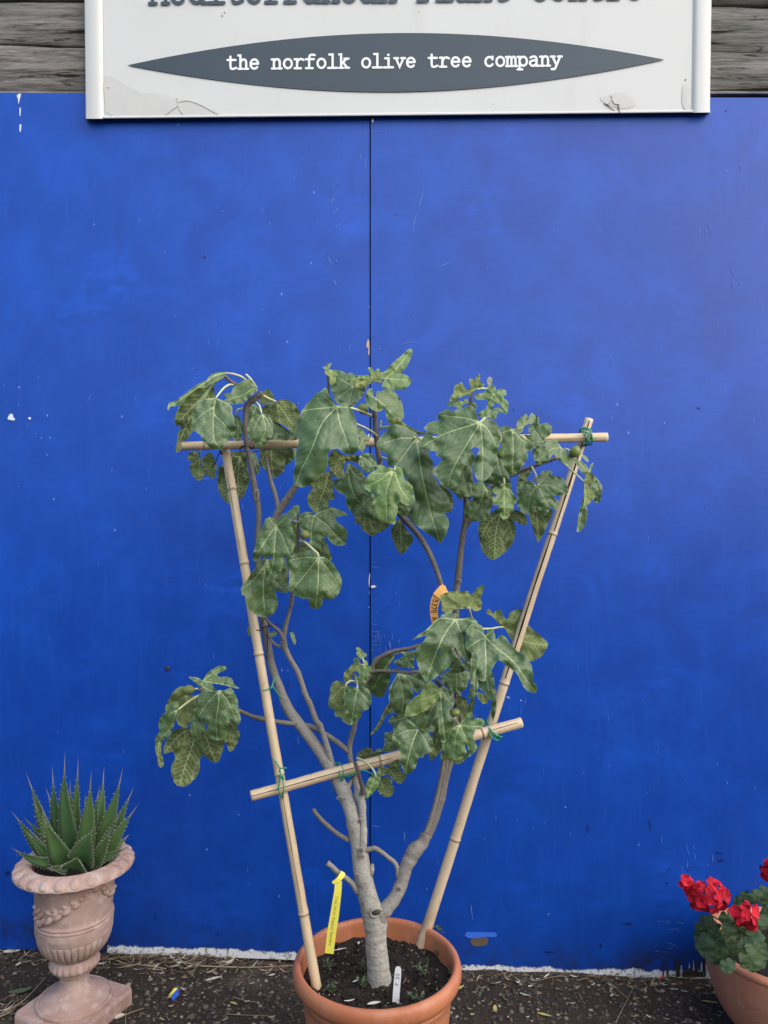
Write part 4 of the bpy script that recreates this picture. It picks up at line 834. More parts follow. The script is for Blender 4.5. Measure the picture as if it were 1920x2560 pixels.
    X3 = np.stack([(v2[:, 0] - 960) / FOC * Yv, Yv, CAMZ - (v2[:, 1] - 1280) / FOC * Yv], 1)
    t0 = X3[tris]; ny = np.cross(t0[:, 1] - t0[:, 0], t0[:, 2] - t0[:, 0])[:, 1]
    front = (ny < 0) != under; tris = np.where(front[:, None], tris, tris[:, ::-1])
    used = np.unique(tris); rm = -np.ones(len(v2), int); rm[used] = np.arange(len(used))
    return X3[used], rm[tris], dm[used], ds[used], de[used], Jn
def leaf(crop, kind, Y, J, veins, outline, pet=None, tilt=None, name='leaf', mat=None, teeth=1.0, curl=1.0, petY=1.945, holes=(), petw=5.0, parent=None, label=None):
    ox, oy, sc = CROPS[crop]; cv = lambda p: np.array([(ox + x / sc, oy + y / sc) for x, y in p], float)
    LEAF_N[0] += 1; seed = LEAF_N[0] * 1.618; o = cv(outline); Jp = cv([J])[0]; mains = [cv(v) for v in veins]
    rr = random.Random(LEAF_N[0])
    if tilt is None:
        tilt = (rr.uniform(-.22, .22), rr.uniform(-.62, -.34)) if kind in 'ty' else (rr.uniform(-.2, .2), rr.uniform(.15, .45))
    hs = [(ox + hx / sc, oy + hy / sc, hr / sc) for hx, hy, hr in holes]
    X3, T, dm, ds, de, Jn = leaf_mesh(o, Jp, mains, kind, Y, tilt, seed, teeth, curl, hs)
    m = MB(); m.add(X3.tolist(), T.tolist()); m.attr('dm', np.minimum(dm, 50).tolist()); m.attr('ds', np.minimum(ds, 50).tolist()); m.attr('de', np.minimum(de, 50).tolist())
    par = parent or fig
    ob = m.build(name, mat or (M['figb'] if kind in 'yv' else M['fig']), par)
    if label: ob['label'] = label
    if pet:
        pp = cv(pet); L = np.concatenate([[0], np.cumsum(np.linalg.norm(np.diff(pp, axis=0), axis=1))]); f = L / L[-1]
        yj = Y - .001
        pts = [(x, y, petY + (yj - petY) * q - .012 * math.sin(math.pi * q), petw * (1.15 - .3 * q)) for (x, y), q in zip(pp, f)]
        m = MB(); pxtube(m, pts, 8, 6, .03, seed); c = m.build('petiole', M['petiole'], None); c.parent = ob; c.matrix_parent_inverse = ob.matrix_world.inverted() if False else Matrix.Identity(4)
        c.matrix_parent_inverse = Matrix.Translation(-Vector(par.location)) @ Matrix.Translation(Vector(par.location))
    return ob
# ================================================================ THE LEAVES, one call each
L = leaf
# ---- cluster at the top left
L('A','t',1.905,(905,180),[[(760,215),(640,300),(420,450),(230,590),(115,640)]],[(910,172),(840,165),(760,185),(690,215),(650,270),(530,330),(400,420),(300,500),(200,570),(120,605),(105,690),(118,702),(142,646),(250,630),(300,602),(400,485),(520,395),(640,375),(740,312),(870,245)],[(1185,280),(1120,230),(1020,195),(905,180)],(0.2,-0.9),petY=1.94)
L('A','u',1.97,(740,325),[[(590,500),(400,700),(250,860)],[(480,700),(330,980),(240,1230)],[(560,640),(460,880)]],[(745,300),(640,370),(520,390),(400,480),(300,600),(235,740),(215,800),(230,880),(290,920),(250,1000),(235,1100),(215,1250),(250,1272),(290,1230),(300,1130),(370,1110),(430,1020),(460,960),(470,850),(560,740),(660,640),(760,540),(750,420)],[(905,185),(830,260),(740,325)],(0.1,0.3))
L('A','t',2.0,(290,620),[],[(300,600),(240,690),(200,800),(212,905),(248,905),(240,830),(300,700)])
L('A','t',1.865,(770,530),[[(745,700),(735,880),(755,1110),(850,1232)],[(745,720),(860,860),(1005,1030)],[(740,640),(600,740),(450,880)],[(900,590),(985,650)],[(640,545),(540,570)]],[(770,525),(690,528),(600,540),(520,570),(470,640),(460,740),(440,840),(445,920),(500,990),(560,1040),(590,1110),(650,1170),(710,1225),(800,1240),(860,1240),(900,1180),(950,1110),(1010,1060),(1045,960),(1020,880),(1030,820),(1000,740),(1000,660),(950,600),(880,560),(820,540)],[(1020,345),(950,345),(870,400),(790,500),(770,530)],(0.1,-0.42))
L('A','t',1.915,(1338,385),[[(1270,410),(1150,480),(950,545)],[(1210,300),(1130,330)]],[(1190,272),(1240,270),(1330,370),(1345,430),(1250,500),(1150,590),(1050,615),(950,600),(890,560),(930,520),(885,480),(910,455),(980,450),(1010,390),(1080,320)],[(1190,200),(1260,270),(1338,385)],(0.25,-0.5),petY=1.90)
L('A','t',1.89,(1405,735),[[(1450,880),(1450,1000),(1360,1180)],[(1490,840),(1555,1000)],[(1350,850),(1270,1040)]],[(1405,735),(1340,760),(1260,820),(1220,900),(1210,1000),(1240,1090),(1300,1110),(1310,1150),(1355,1190),(1430,1185),(1480,1130),(1540,1070),(1560,980),(1560,880),(1540,820),(1480,760)],[(1305,560),(1370,630),(1405,735)])
L('A','t',1.955,(1045,770),[[(1090,900),(1070,1110)]],[(1045,760),(1100,800),(1140,900),(1140,1000),(1120,1100),(1070,1120),(1020,1100),(1000,1060),(1040,960),(1020,880),(1020,800)],[(1155,670),(1070,690),(1045,770)])
L('X','u',1.945,(805,400),[[(830,545)],[(945,600)],[(760,430),(725,470)],[(880,400),(930,420)]],[(805,393),(740,415),(705,455),(725,490),(790,530),(850,560),(900,600),(935,628),(955,560),(970,490),(930,415),(860,383)],[(705,350),(750,375),(805,400)],petY=1.925)
L('X','t',1.985,(690,490),[[(800,560),(930,650)],[(720,570),(760,650)],[(650,560),(640,640)]],[(690,480),(760,500),(860,580),(935,630),(948,662),(870,668),(780,662),(690,655),(640,645),(615,570),(640,500)])
L('X','u',2.07,(768,690),[[(770,800),(785,925)],[(740,740),(690,820)],[(830,730),(905,772)],[(880,690),(915,710)]],[(768,690),(700,688),(690,735),(690,800),(683,830),(720,860),(750,900),(790,930),(830,905),(860,870),(865,830),(870,790),(915,780),(918,735),(860,685)])
L('X','t',2.10,(900,700),[[(895,800)]],[(900,690),(870,740),(868,790),(862,834),(905,818),(935,780),(942,730),(930,690)])
L('A','u',2.10,(1110,1340),[[(1020,1560),(950,1800),(930,1970)],[(1150,1480),(1190,1680)],[(1080,1600),(1085,1900)],[(980,1340),(850,1480)]],[(1110,1270),(1180,1280),(1210,1480),(1240,1620),(1240,1680),(1180,1820),(1140,1900),(1080,1930),(970,1980),(910,1970),(850,1890),(810,1790),(795,1640),(810,1500),(870,1440),(880,1340),(930,1290),(1000,1270)])
L('A','v',2.07,(545,1350),[[(540,1500),(540,1655)],[(480,1340),(400,1330)],[(480,1440),(430,1530)]],[(545,1340),(500,1270),(430,1270),(385,1340),(395,1390),(450,1400),(415,1450),(415,1520),(450,1600),(500,1650),(540,1670),(590,1640),(605,1570),(600,1500),(570,1400)],[(548,1230),(548,1290),(545,1350)],petY=2.03)
L('A','v',2.09,(580,1385),[[(640,1480),(715,1610)],[(660,1330),(680,1290)]],[(580,1380),(640,1300),(690,1270),(730,1320),(770,1400),(790,1460),(770,1560),(740,1650),(700,1620),(660,1590),(610,1580),(600,1480)])
L('A','t',2.06,(1262,1265),[[(1310,1400),(1340,1560)]],[(1255,1260),(1310,1280),(1360,1400),(1380,1500),(1370,1560),(1330,1585),(1300,1540),(1270,1420)])
L('A','t',1.99,(1330,640),[[(1280,800),(1260,1070)]],[(1240,620),(1340,640),(1400,740),(1300,900),(1290,1100),(1235,1080),(1220,800)])
L('A','v',1.995,(1395,510),[[(1470,480),(1540,460)]],[(1370,560),(1400,490),(1480,400),(1540,450),(1580,540),(1500,590),(1420,620)])
# ---- top middle
L('B','t',1.75,(790,915),[[(620,1100),(530,1260),(450,1480),(360,1670),(290,1800),(220,2000)],[(830,1150),(900,1330),(975,1570)],[(560,945),(370,970),(280,1015)],[(920,930),(1010,970)],[(700,850),(600,760)]],[(790,915),(740,850),(680,760),(625,655),(580,700),(500,740),(440,810),(380,880),(320,950),(285,1020),(240,1130),(215,1230),(205,1320),(260,1350),(255,1420),(240,1500),(215,1600),(205,1750),(190,1850),(195,1980),(240,2020),(340,2030),(420,1990),(500,1930),(560,1880),(630,1800),(660,1740),(660,1620),(665,1550),(720,1515),(800,1500),(880,1560),(980,1580),(1050,1560),(1080,1450),(1070,1300),(1060,1200),(1055,1110),(1020,1030),(990,960),(940,890),(860,870)],[(1280,1058),(1180,1010),(1000,945),(880,935),(790,915)],(0.05,-0.45),petw=6.5)
L('B','t',1.93,(1010,640),[[(880,740),(770,830)],[(970,800),(960,880)],[(880,560),(760,520)]],[(730,430),(780,415),(850,430),(920,460),(1000,455),(1050,560),(1150,610),(1200,640),(1160,740),(1100,830),(1050,880),(1000,930),(930,900),(860,880),(790,880),(750,800),(720,720),(700,650),(720,550)])
L('B','t',1.90,(1235,530),[[(1100,520),(950,550)]],[(1235,530),(1220,480),(1190,490),(1120,490),(1050,490),(1010,470),(980,490),(930,530),(930,580),(1000,600),(1050,570),(1150,550)],mat=M['figb'])
L('B','v',1.885,(1390,570),[[(1240,560),(1100,600),(1020,625)]],[(1010,610),(1060,550),(1150,530),(1240,533),(1330,542),(1400,560),(1440,590),(1380,588),(1300,582),(1220,620),(1150,640),(1060,650)],mat=M['young'])
L('Z','t',1.90,(11,237),[[(60,195),(120,130),(185,45)],[(100,245),(182,250)],[(40,300)]],[(11,235),(-30,245),(-25,215),(20,175),(60,130),(120,80),(165,40),(190,35),(195,60),(175,120),(140,180),(115,205),(150,212),(185,240),(185,270),(150,305),(100,320),(40,315),(-10,300),(-5,260)],[(-45,265),(-15,245),(11,237)],(0.1,-0.2),mat=M['figb'],petY=1.93)
L('B','t',1.85,(1308,798),[[(1430,890),(1520,980),(1600,1070)],[(1330,850),(1330,970)],[(1250,760),(1235,690)]],[(1250,665),(1280,690),(1290,760),(1310,795),(1330,770),(1340,710),(1400,710),(1440,690),(1490,660),(1560,700),(1620,760),(1680,850),(1700,950),(1710,1060),(1680,1100),(1600,1090),(1540,1110),(1490,1090),(1460,1020),(1450,950),(1400,975),(1340,985),(1260,950),(1200,880),(1180,800),(1200,720)],tilt=(0.2,-.35))
L('K','v',1.835,(1200,55),[[(1300,125),(1430,200),(1560,240)]],[(1050,70),(1130,35),(1210,45),(1300,115),(1430,190),(1580,235),(1510,260),(1390,220),(1270,140),(1160,130),(1080,120)],tilt=(0,.5))
L('K','t',1.81,(1440,310),[[(1470,480),(1500,700),(1560,1000),(1640,1330),(1765,1745)],[(1300,500),(1170,680)],[(1250,305),(1100,340),(930,400)],[(1540,400),(1600,520)]],[(1440,240),(1380,210),(1270,140),(1160,120),(1080,140),(1020,210),(950,290),(895,390),(910,440),(970,490),(1020,530),(1050,600),(1050,680),(1150,700),(1220,720),(1260,800),(1330,900),(1390,1000),(1420,1100),(1430,1200),(1360,1280),(1340,1380),(1380,1480),(1480,1540),(1560,1600),(1660,1660),(1772,1762),(1822,1695),(1862,1615),(1892,1495),(1882,1425),(1832,1345),(1892,1295),(1892,1205),(1862,1105),(1802,1035),(1732,905),(1682,835),(1672,755),(1682,695),(1662,615),(1612,505),(1532,355),(1482,305)],[(945,175),(1060,150),(1250,200),(1440,310)],(0.1,-.32),petw=6)
L('C','u',1.90,(1440,930),[[(1540,1050),(1600,1220)]],[(1420,900),(1540,960),(1600,1040),(1620,1130),(1610,1230),(1570,1270),(1500,1270),(1440,1150)])
L('K','y',1.765,(1140,745),[[(1070,900),(1025,1080),(1030,1300),(1035,1465)],[(1190,920),(1260,1060),(1405,1225)],[(960,870),(765,975)],[(1000,790),(860,790)]],[(1150,722),(1160,700),(1230,720),(1260,790),(1280,870),(1340,920),(1390,980),(1400,1060),(1420,1130),(1420,1230),(1360,1245),(1290,1230),(1230,1190),(1160,1150),(1145,1180),(1180,1240),(1185,1320),(1160,1400),(1150,1490),(1080,1480),(1020,1470),(950,1450),(890,1410),(850,1360),(825,1290),(840,1230),(860,1150),(860,1080),(780,1040),(720,985),(740,900),(770,860),(770,830),(830,770),(890,750),(900,680),(960,680),(1040,710),(1120,720)],[(958,575),(1060,605),(1140,660),(1150,710),(1140,745)],(0.08,-.45),petw=6.5)
L('K','t',1.83,(508,655),[[(500,780),(540,970),(600,1120),(705,1222)],[(580,800),(745,910)],[(440,850),(330,960)]],[(510,650),(560,680),(640,720),(700,780),(750,850),(755,910),(710,930),(710,980),(680,1050),(700,1130),(700,1230),(650,1230),(560,1300),(520,1300),(480,1230),(470,1150),(450,1090),(360,1050),(300,960),(310,880),(400,860),(450,780),(470,700)],curl=2.2)
L('K','t',1.905,(850,1080),[[(700,1230),(590,1360)],[(830,1250),(800,1400)]],[(690,1000),(760,1030),(860,1100),(850,1200),(825,1290),(850,1370),(840,1420),(780,1420),(700,1390),(600,1380),(540,1330),(480,1220),(560,1200),(640,1200)])
L('K','u',1.95,(770,1310),[[(800,1460),(850,1645)],[(700,1370),(610,1460)],[(730,1430),(690,1550)]],[(590,1400),(640,1340),(740,1300),(840,1330),(870,1480),(895,1600),(870,1640),(820,1655),(770,1630),(690,1570),(670,1520),(660,1490),(600,1490),(590,1440)])
L('K','u',1.97,(1000,1420),[[(950,1500),(900,1605)]],[(850,1420),(900,1400),(1000,1400),(1080,1450),(1080,1490),(1040,1550),(960,1600),(900,1610),(870,1540)])
L('K','u',1.97,(1208,1435),[[(1225,1600),(1235,1895)],[(1280,1580),(1385,1700)],[(1160,1560),(1110,1640)]],[(1210,1430),(1150,1480),(1100,1550),(1090,1620),(1110,1700),(1150,1790),(1170,1820),(1180,1870),(1235,1910),(1280,1890),(1320,1830),(1370,1770),(1400,1720),(1380,1640),(1320,1580),(1270,1500)])
L('K','t',1.91,(1160,1170),[[(1250,1270),(1330,1360)]],[(1150,1160),(1290,1220),(1365,1250),(1345,1385),(1280,1380),(1190,1340)])
L('K','u',1.805,(640,545),[[(480,580),(350,620),(320,820)]],[(240,540),(290,480),(350,470),(420,530),(520,540),(640,545),(650,640),(560,640),(470,630),(440,720),(440,800),(390,860),(320,850),(260,780),(230,680),(225,600)])
L('K','t',1.795,(662,548),[[(760,610),(890,740)],[(690,640),(740,770)]],[(665,545),(740,510),(830,530),(870,600),(900,680),(880,740),(800,770),(740,780),(690,730),(650,660)])
L('K','t',1.80,(640,470),[[(690,360),(740,250)]],[(625,170),(700,180),(730,240),(800,300),(780,350),(740,370),(730,450),(690,500),(650,470),(610,440),(640,330)],[(895,280),(850,230),(740,165),(620,110)],tilt=(0.3,-.3),petY=1.93)
L('K','u',1.91,(237,765),[[(180,980),(100,1190),(65,1320)],[(270,900),(310,1120)],[(100,850),(-60,925)]],[(235,760),(300,950),(285,1000),(315,1135),(235,1180),(215,1270),(120,1260),(60,1340),(0,1300),(-61,1195),(-66,1145),(-40,1070),(10,1000),(-60,960),(-90,930),(0,890),(80,850)])
L('B','t',1.93,(700,425),[[(710,500),(725,620)],[(660,440),(630,470)],[(750,450),(790,490)]],[(695,405),(640,410),(620,450),(650,490),(690,510),(680,550),(690,600),(720,630),(760,600),(775,560),(770,520),(795,500),(780,450),(740,420)],mat=M['young'])
L('B','t',1.94,(640,405),[[(650,350)]],[(590,370),(625,370),(640,335),(655,350),(710,312),(702,350),(680,390),(640,412),(610,400)],mat=M['young'],name='leaf_bud')
L('B','t',1.935,(1330,540),[[(1290,450)],[(1360,470)]],[(1215,380),(1270,390),(1300,440),(1350,400),(1375,410),(1370,445),(1420,450),(1400,530),(1330,545),(1250,533),(1250,470)],mat=M['young'],name='leaf_bud')
L('B','t',1.93,(1395,1195),[[(1400,1120)]],[(1385,1200),(1380,1160),(1400,1105),(1415,1120),(1410,1170),(1400,1200)],mat=M['young'],name='leaf_bud')
# ---- top right
L('D','t',1.765,(835,860),[[(700,1080),(550,1330),(440,1540),(385,1735)],[(390,1000),(230,1080),(20,1205)],[(860,1150),(870,1400),(855,1680)],[(600,800),(280,765)],[(960,990),(1060,1210)]],[(835,855),(790,780),(740,650),(680,630),(620,650),(580,680),(500,690),(440,705),(380,680),(320,700),(260,740),(240,780),(270,830),(300,850),(210,845),(120,875),(60,940),(100,990),(50,1060),(10,1130),(-10,1190),(60,1230),(130,1250),(230,1265),(220,1320),(270,1340),(310,1370),(260,1440),(180,1520),(190,1580),(240,1640),(280,1700),(320,1750),(400,1780),(460,1760),(540,1720),(570,1680),(570,1580),(580,1480),(620,1460),(680,1440),(730,1440),(755,1380),(745,1310),(705,1240),(760,1200),(820,1230),(800,1280),(750,1400),(720,1470),(750,1560),(790,1650),(860,1690),(910,1650),(980,1590),(1010,1520),(1050,1380),(1080,1230),(1110,1120),(1115,1010),(1080,900),(1020,840),(950,810),(900,830)],[(960,770),(900,800),(835,860)],(0.12,-.5),holes=[(205,1045,36)],petw=7)
L('D','t',1.805,(640,1330),[[(590,1560),(685,1870)]],[(660,1330),(705,1440),(725,1560),(720,1700),(690,1885),(600,1860),(500,1830),(400,1790),(400,1700),(540,1500),(600,1350)],tilt=(.1,-.6))
L('D','t',1.90,(872,1705),[[(880,1850),(810,2010),(680,2190)],[(930,1800),(1000,1840)],[(980,1950)]],[(870,1690),(760,1700),(720,1790),(700,1870),(740,1920),(660,1960),(620,2030),(610,2130),(640,2190),(720,2230),(850,2220),(950,2180),(970,2080),(1000,2020),(1020,1930),(1020,1850),(960,1760)])
L('D','t',1.94,(1070,1370),[[(1120,1560),(1240,1770)]],[(1050,1360),(1090,1350),(1140,1400),(1200,1540),(1240,1640),(1260,1740),(1250,1800),(1150,1720),(1050,1750),(950,1720),(860,1690),(980,1580)])
L('D','t',1.81,(1275,962),[[(1290,1200),(1285,1400),(1275,1600)],[(1200,985),(1110,1015)],[(1400,1100),(1480,1150)]],[(1275,955),(1230,920),(1190,910),(1110,940),(1120,1020),(1130,1120),(1120,1200),(1060,1290),(1080,1350),(1130,1390),(1140,1450),(1190,1520),(1230,1580),(1275,1605),(1320,1570),(1390,1510),(1430,1450),(1480,1370),(1490,1310),(1470,1260),(1540,1250),(1560,1180),(1540,1130),(1470,1090),(1400,1040),(1330,1010)],tilt=(-.1,-.55))
L('E','t',1.85,(182,408),[[(300,375),(400,290),(480,240)],[(250,320),(350,220)]],[(165,400),(210,390),(240,300),(300,230),(370,195),(380,240),(400,240),(440,178),(490,230),(480,280),(440,330),(390,330),(330,380),(300,450),(240,460),(190,450)],tilt=(.1,-.4))
L('E','t',1.87,(602,578),[[(500,440),(440,330),(475,230)],[(640,480),(700,360)],[(520,575),(440,595)]],[(605,560),(640,520),(690,480),(720,420),(710,360),(650,320),(580,330),(540,340),(530,230),(490,210),(480,290),(430,340),(395,370),(400,440),(420,480),(300,480),(340,500),(400,560),(440,600),(460,680),(440,720),(470,760),(500,700),(560,660),(620,630)],tilt=(-.1,-.35))
L('E','t',1.84,(842,657),[[(720,680),(620,760),(500,850)],[(845,800)],[(950,750),(1015,900)],[(800,590),(760,545)]],[(845,650),(800,590),(770,535),(730,540),(700,560),(640,570),(620,640),(560,640),(490,700),(470,780),(490,860),(560,890),(620,880),(650,850),(700,790),(740,755),(780,790),(830,850),(900,880),(960,910),(1010,920),(1030,850),(1030,800),(950,730),(900,690)],tilt=(.15,-.6))
L('E','t',1.87,(1045,822),[[(1120,890),(1215,1010)]],[(1040,815),(1100,840),(1180,890),(1230,970),(1220,1020),(1180,1040),(1120,990),(1070,910)],tilt=(.3,-.6))
L('E','t',1.875,(1235,990),[[(1255,930)]],[(1225,975),(1250,900),(1295,865),(1275,920),(1245,1000)])
L('E','v',1.845,(1165,1130),[[(1180,1280),(1175,1400),(1155,1485)],[(1230,1080),(1270,1040)],[(1240,1270),(1300,1290)]],[(1165,1130),(1190,1040),(1240,1000),(1290,1040),(1300,1100),(1260,1180),(1270,1220),(1320,1280),(1300,1360),(1230,1430),(1150,1490),(1160,1400),(1165,1250)],[(780,800),(900,890),(1020,1000),(1165,1130)],petY=1.935)
L('E','t',1.875,(1285,1060),[[(1350,1230),(1345,1415)]],[(1290,1050),(1340,1080),(1400,1160),(1415,1230),(1400,1330),(1380,1400),(1340,1425),(1300,1390),(1320,1290),(1270,1220),(1265,1130)])
L('E','t',1.86,(1163,1210),[[(1165,1400),(1120,1600),(1070,1810)]],[(1165,1200),(1172,1350),(1165,1480),(1200,1480),(1205,1620),(1170,1740),(1110,1810),(1065,1815),(1075,1700),(1090,1580),(1120,1460),(1150,1330)],tilt=(.4,-.3))
L('E','t',1.87,(530,1185),[[(610,1350),(685,1495)],[(690,1180),(930,1290)],[(430,1300),(385,1545)],[(430,1180),(270,1180)],[(620,1080),(680,990)]],[(530,1180),(500,1130),(450,1100),(540,1040),(580,990),(650,970),(715,990),(720,1050),(770,1045),(850,1070),(900,1120),(940,1200),(940,1280),(870,1310),(760,1320),(740,1340),(800,1400),(810,1470),(780,1530),(720,1490),(690,1500),(640,1580),(600,1580),(560,1540),(500,1480),(460,1540),(370,1585),(300,1550),(255,1480),(240,1390),(250,1310),(230,1260),(240,1170),(320,1120),(430,1120)],[(440,930),(490,1020),(515,1110),(530,1185)],(-.1,-.3),petY=1.945,teeth=1.6)
L('D','y',1.83,(1165,1735),[[(1165,1950),(1170,2200)],[(1090,1880),(1020,1990)],[(1250,1860),(1320,1960)]],[(1165,1700),(1210,1740),(1260,1800),(1310,1890),(1340,1950),(1300,2000),(1280,2080),(1230,2090),(1240,2150),(1165,2210),(1110,2160),(1110,2090),(1065,2070),(1100,2000),(1050,2015),(1010,1990),(1010,1920),(1060,1870),(1015,1830),(1015,1780),(1080,1740)],[(1160,1640),(1165,1690),(1165,1735)],petY=1.90,mat=M['figb'])
L('S','v',1.93,(1253,1280),[[(1240,1330),(1236,1392)],[(1220,1310),(1203,1345)],[(1272,1310),(1281,1345)]],[(1198,1308),(1227,1283),(1256,1271),(1285,1306),(1287,1342),(1267,1377),(1233,1399),(1209,1383),(1197,1342)],mat=M['fig'])
L('E','u',1.925,(180,1530),[[(260,1620),(362,1720)]],[(130,1540),(190,1520),(280,1540),(340,1580),(375,1640),(370,1725),(300,1720),(240,1690),(170,1660),(130,1600)])
L('E','u',1.95,(500,1480),[[(515,1680),(535,1955)],[(560,1600),(690,1560)],[(460,1590),(430,1680)]],[(410,1560),(500,1480),(560,1520),(620,1570),(700,1510),(730,1520),(700,1640),(650,1740),(600,1850),(540,1965),(510,1930),(470,1820),(430,1700)])
L('E','u',2.0,(420,960),[[(350,1020),(260,1100)]],[(260,1050),(290,990),(430,950),(420,1020),(370,1080),(340,1130),(240,1170)])
L('E','u',1.99,(240,1160),[[(240,1280)]],[(255,1060),(245,1160),(232,1330),(260,1320),(300,1180),(330,1120),(290,1080)])
L('D','v',1.90,(790,405),[[(640,460),(490,480),(425,560)],[(800,320),(825,200)],[(620,420),(580,330)],[(700,400),(700,280)]],[(790,398),(830,390),(890,340),(830,290),(830,190),(780,230),(760,270),(690,260),(680,300),(700,350),(690,390),(650,410),(610,380),(580,315),(530,330),(490,350),(470,400),(460,460),(420,520),(420,570),(480,550),(560,520),(640,480),(700,515),(705,470)],[(935,410),(870,390),(790,405)],mat=M['figb'])
L('D','y',1.87,(1015,470),[[(950,620),(870,700),(805,735)],[(1140,620),(1200,730)],[(880,475),(770,485)],[(1120,440),(1180,440)]],[(1020,460),(1050,420),(1130,400),(1190,430),(1190,480),(1150,520),(1210,570),(1220,620),(1210,720),(1185,750),(1140,700),(1110,630),(1060,590),(1015,620),(1000,690),(960,740),(960,790),(900,800),(830,790),(800,740),(900,680),(935,600),(920,545),(840,550),(780,545),(760,480),(870,450),(930,400),(920,375),(990,350),(1045,380),(1040,430)],mat=M['figb'])
L('D','t',1.905,(585,578),[[(500,600),(385,630)],[(530,665)],[(640,560)]],[(590,575),(610,540),(670,545),(650,590),(600,620),(590,660),(540,680),(500,650),(440,640),(375,640),(380,600),(440,570),(520,545)],mat=M['figb'])
L('D','t',1.925,(962,785),[[(1020,720),(1130,690)]],[(960,795),(1000,690),(1090,660),(1150,720),(1070,740),(1050,820),(1000,820)])
L('D','t',1.97,(700,1690),[[(600,1760),(540,1900)]],[(440,1840),(560,1700),(640,1560),(720,1600),(740,1720),(720,1800),(700,1880),(700,1940),(620,1890),(580,1930),(540,1930),(490,1850)])
L('D','t',1.97,(760,600),[[(690,600)]],[(650,600),(700,560),(780,620),(770,690),(690,650)])
L('D','v',1.915,(960,340),[[(965,270)]],[(935,330),(928,270),(965,235),(998,260),(990,330),(965,350)],mat=plain('pale_bud',(0.5,.48,.36),.6,.3,.2,40),name='leaf_bud')
L('E','t',1.87,(1130,760),[[(1180,810)]],[(1125,750),(1190,780),(1225,850),(1180,835)],mat=M['young'],name='leaf_bud')
# ---- middle left
L('F','t',1.87,(1085,380),[[(1250,510),(1380,650),(1505,770)],[(1050,500),(1045,770)],[(1200,320),(1370,290),(1545,365)],[(980,390),(890,440)]],[(1085,375),(1060,340),(960,335),(880,370),(870,420),(880,560),(930,590),(1000,620),(1020,700),(1000,800),(1100,880),(1160,900),(1170,760),(1180,690),(1220,690),(1260,680),(1300,740),(1350,780),(1440,795),(1520,770),(1530,680),(1535,600),(1500,540),(1420,490),(1370,430),(1380,400),(1470,385),(1550,370),(1470,320),(1400,290),(1320,270),(1240,260),(1160,260),(1120,330)],(lambda:None)(),(0.0,-.4))
L('F','t',1.83,(555,525),[[(535,780),(515,1020),(450,1265)],[(640,670),(745,935)],[(400,740),(250,995)],[(620,470),(690,390)],[(500,470),(450,410)]],[(555,505),(530,430),(470,400),(410,430),(380,500),(340,600),(280,740),(250,860),(230,950),(240,1000),(275,1015),(320,970),(370,930),(390,970),(440,970),(480,930),(480,1000),(470,1080),(410,1170),(410,1250),(470,1275),(540,1240),(600,1180),(650,1080),(650,980),(640,950),(700,970),(760,920),(800,830),(810,680),(780,560),(760,460),(700,360),(640,370),(590,430)],None,(-.1,-.35))
L('F','t',1.87,(437,988),[[(385,1230),(380,1480),(400,1720)],[(500,1240),(690,1430)],[(270,1240),(90,1400)]],[(440,980),(370,980),(300,1070),(220,1170),(150,1270),(90,1350),(70,1410),(90,1480),(130,1490),(140,1580),(180,1670),(260,1740),(310,1780),(420,1770),(480,1770),(550,1690),(580,1600),(560,1510),(540,1440),(570,1410),(600,1440),(690,1450),(720,1430),(720,1300),(715,1150),(690,1000),(650,960),(560,990)],None,(0.0,-.38))
L('F','t',1.81,(1137,965),[[(1140,1200),(1130,1400),(1105,1660)],[(970,1180),(760,1430)],[(1280,1130),(1440,1380)],[(950,960),(730,1000)],[(1220,965),(1300,1010)]],[(1135,950),(1080,880),(1000,865),(900,890),(800,920),(720,960),(700,1030),(730,1150),(740,1250),(725,1380),(760,1450),(850,1500),(920,1530),(1000,1530),(1010,1590),(1040,1650),(1100,1670),(1160,1650),(1200,1580),(1200,1530),(1300,1540),(1390,1500),(1440,1400),(1460,1290),(1430,1190),(1370,1090),(1300,1000),(1220,950)],[(885,740),(950,750),(1060,845),(1130,910),(1137,965)],(0.0,-.5),petY=1.855,petw=6.5,curl=1.7)
L('F','t',1.935,(1185,705),[[(1250,830),(1310,985)]],[(1170,690),(1230,720),(1280,820),(1320,950),(1300,1000),(1220,970),(1150,920),(1160,800)])
L('F','t',1.89,(832,375),[[(800,290)],[(770,390)]],[(740,310),(800,250),(850,235),(880,270),(870,330),(835,380),(840,430),(780,440),(740,400),(700,340)],[(855,470),(800,460),(745,440)],petY=1.935)
L('F','v',1.965,(840,470),[[(820,600),(800,830)]],[(770,470),(850,490),(870,700),(850,880),(770,930),(790,800),(790,680)])
L('F','v',1.965,(990,800),[[(930,850)]],[(880,790),(970,780),(1010,860),(900,900)])
L('F','t',1.95,(755,2010),[[(815,2150)]],[(745,2010),(770,1990),(800,2000),(830,2110),(820,2160),(790,2150)])
L('F','v',1.96,(560,2010),[[(480,2030)]],[(465,2010),(530,1980),(560,2000),(560,2030),(500,2060)])
L('F','v',2.0,(200,1900),[[(180,2020)]],[(160,1950),(200,1890),(215,1960),(215,2040),(170,2030)])
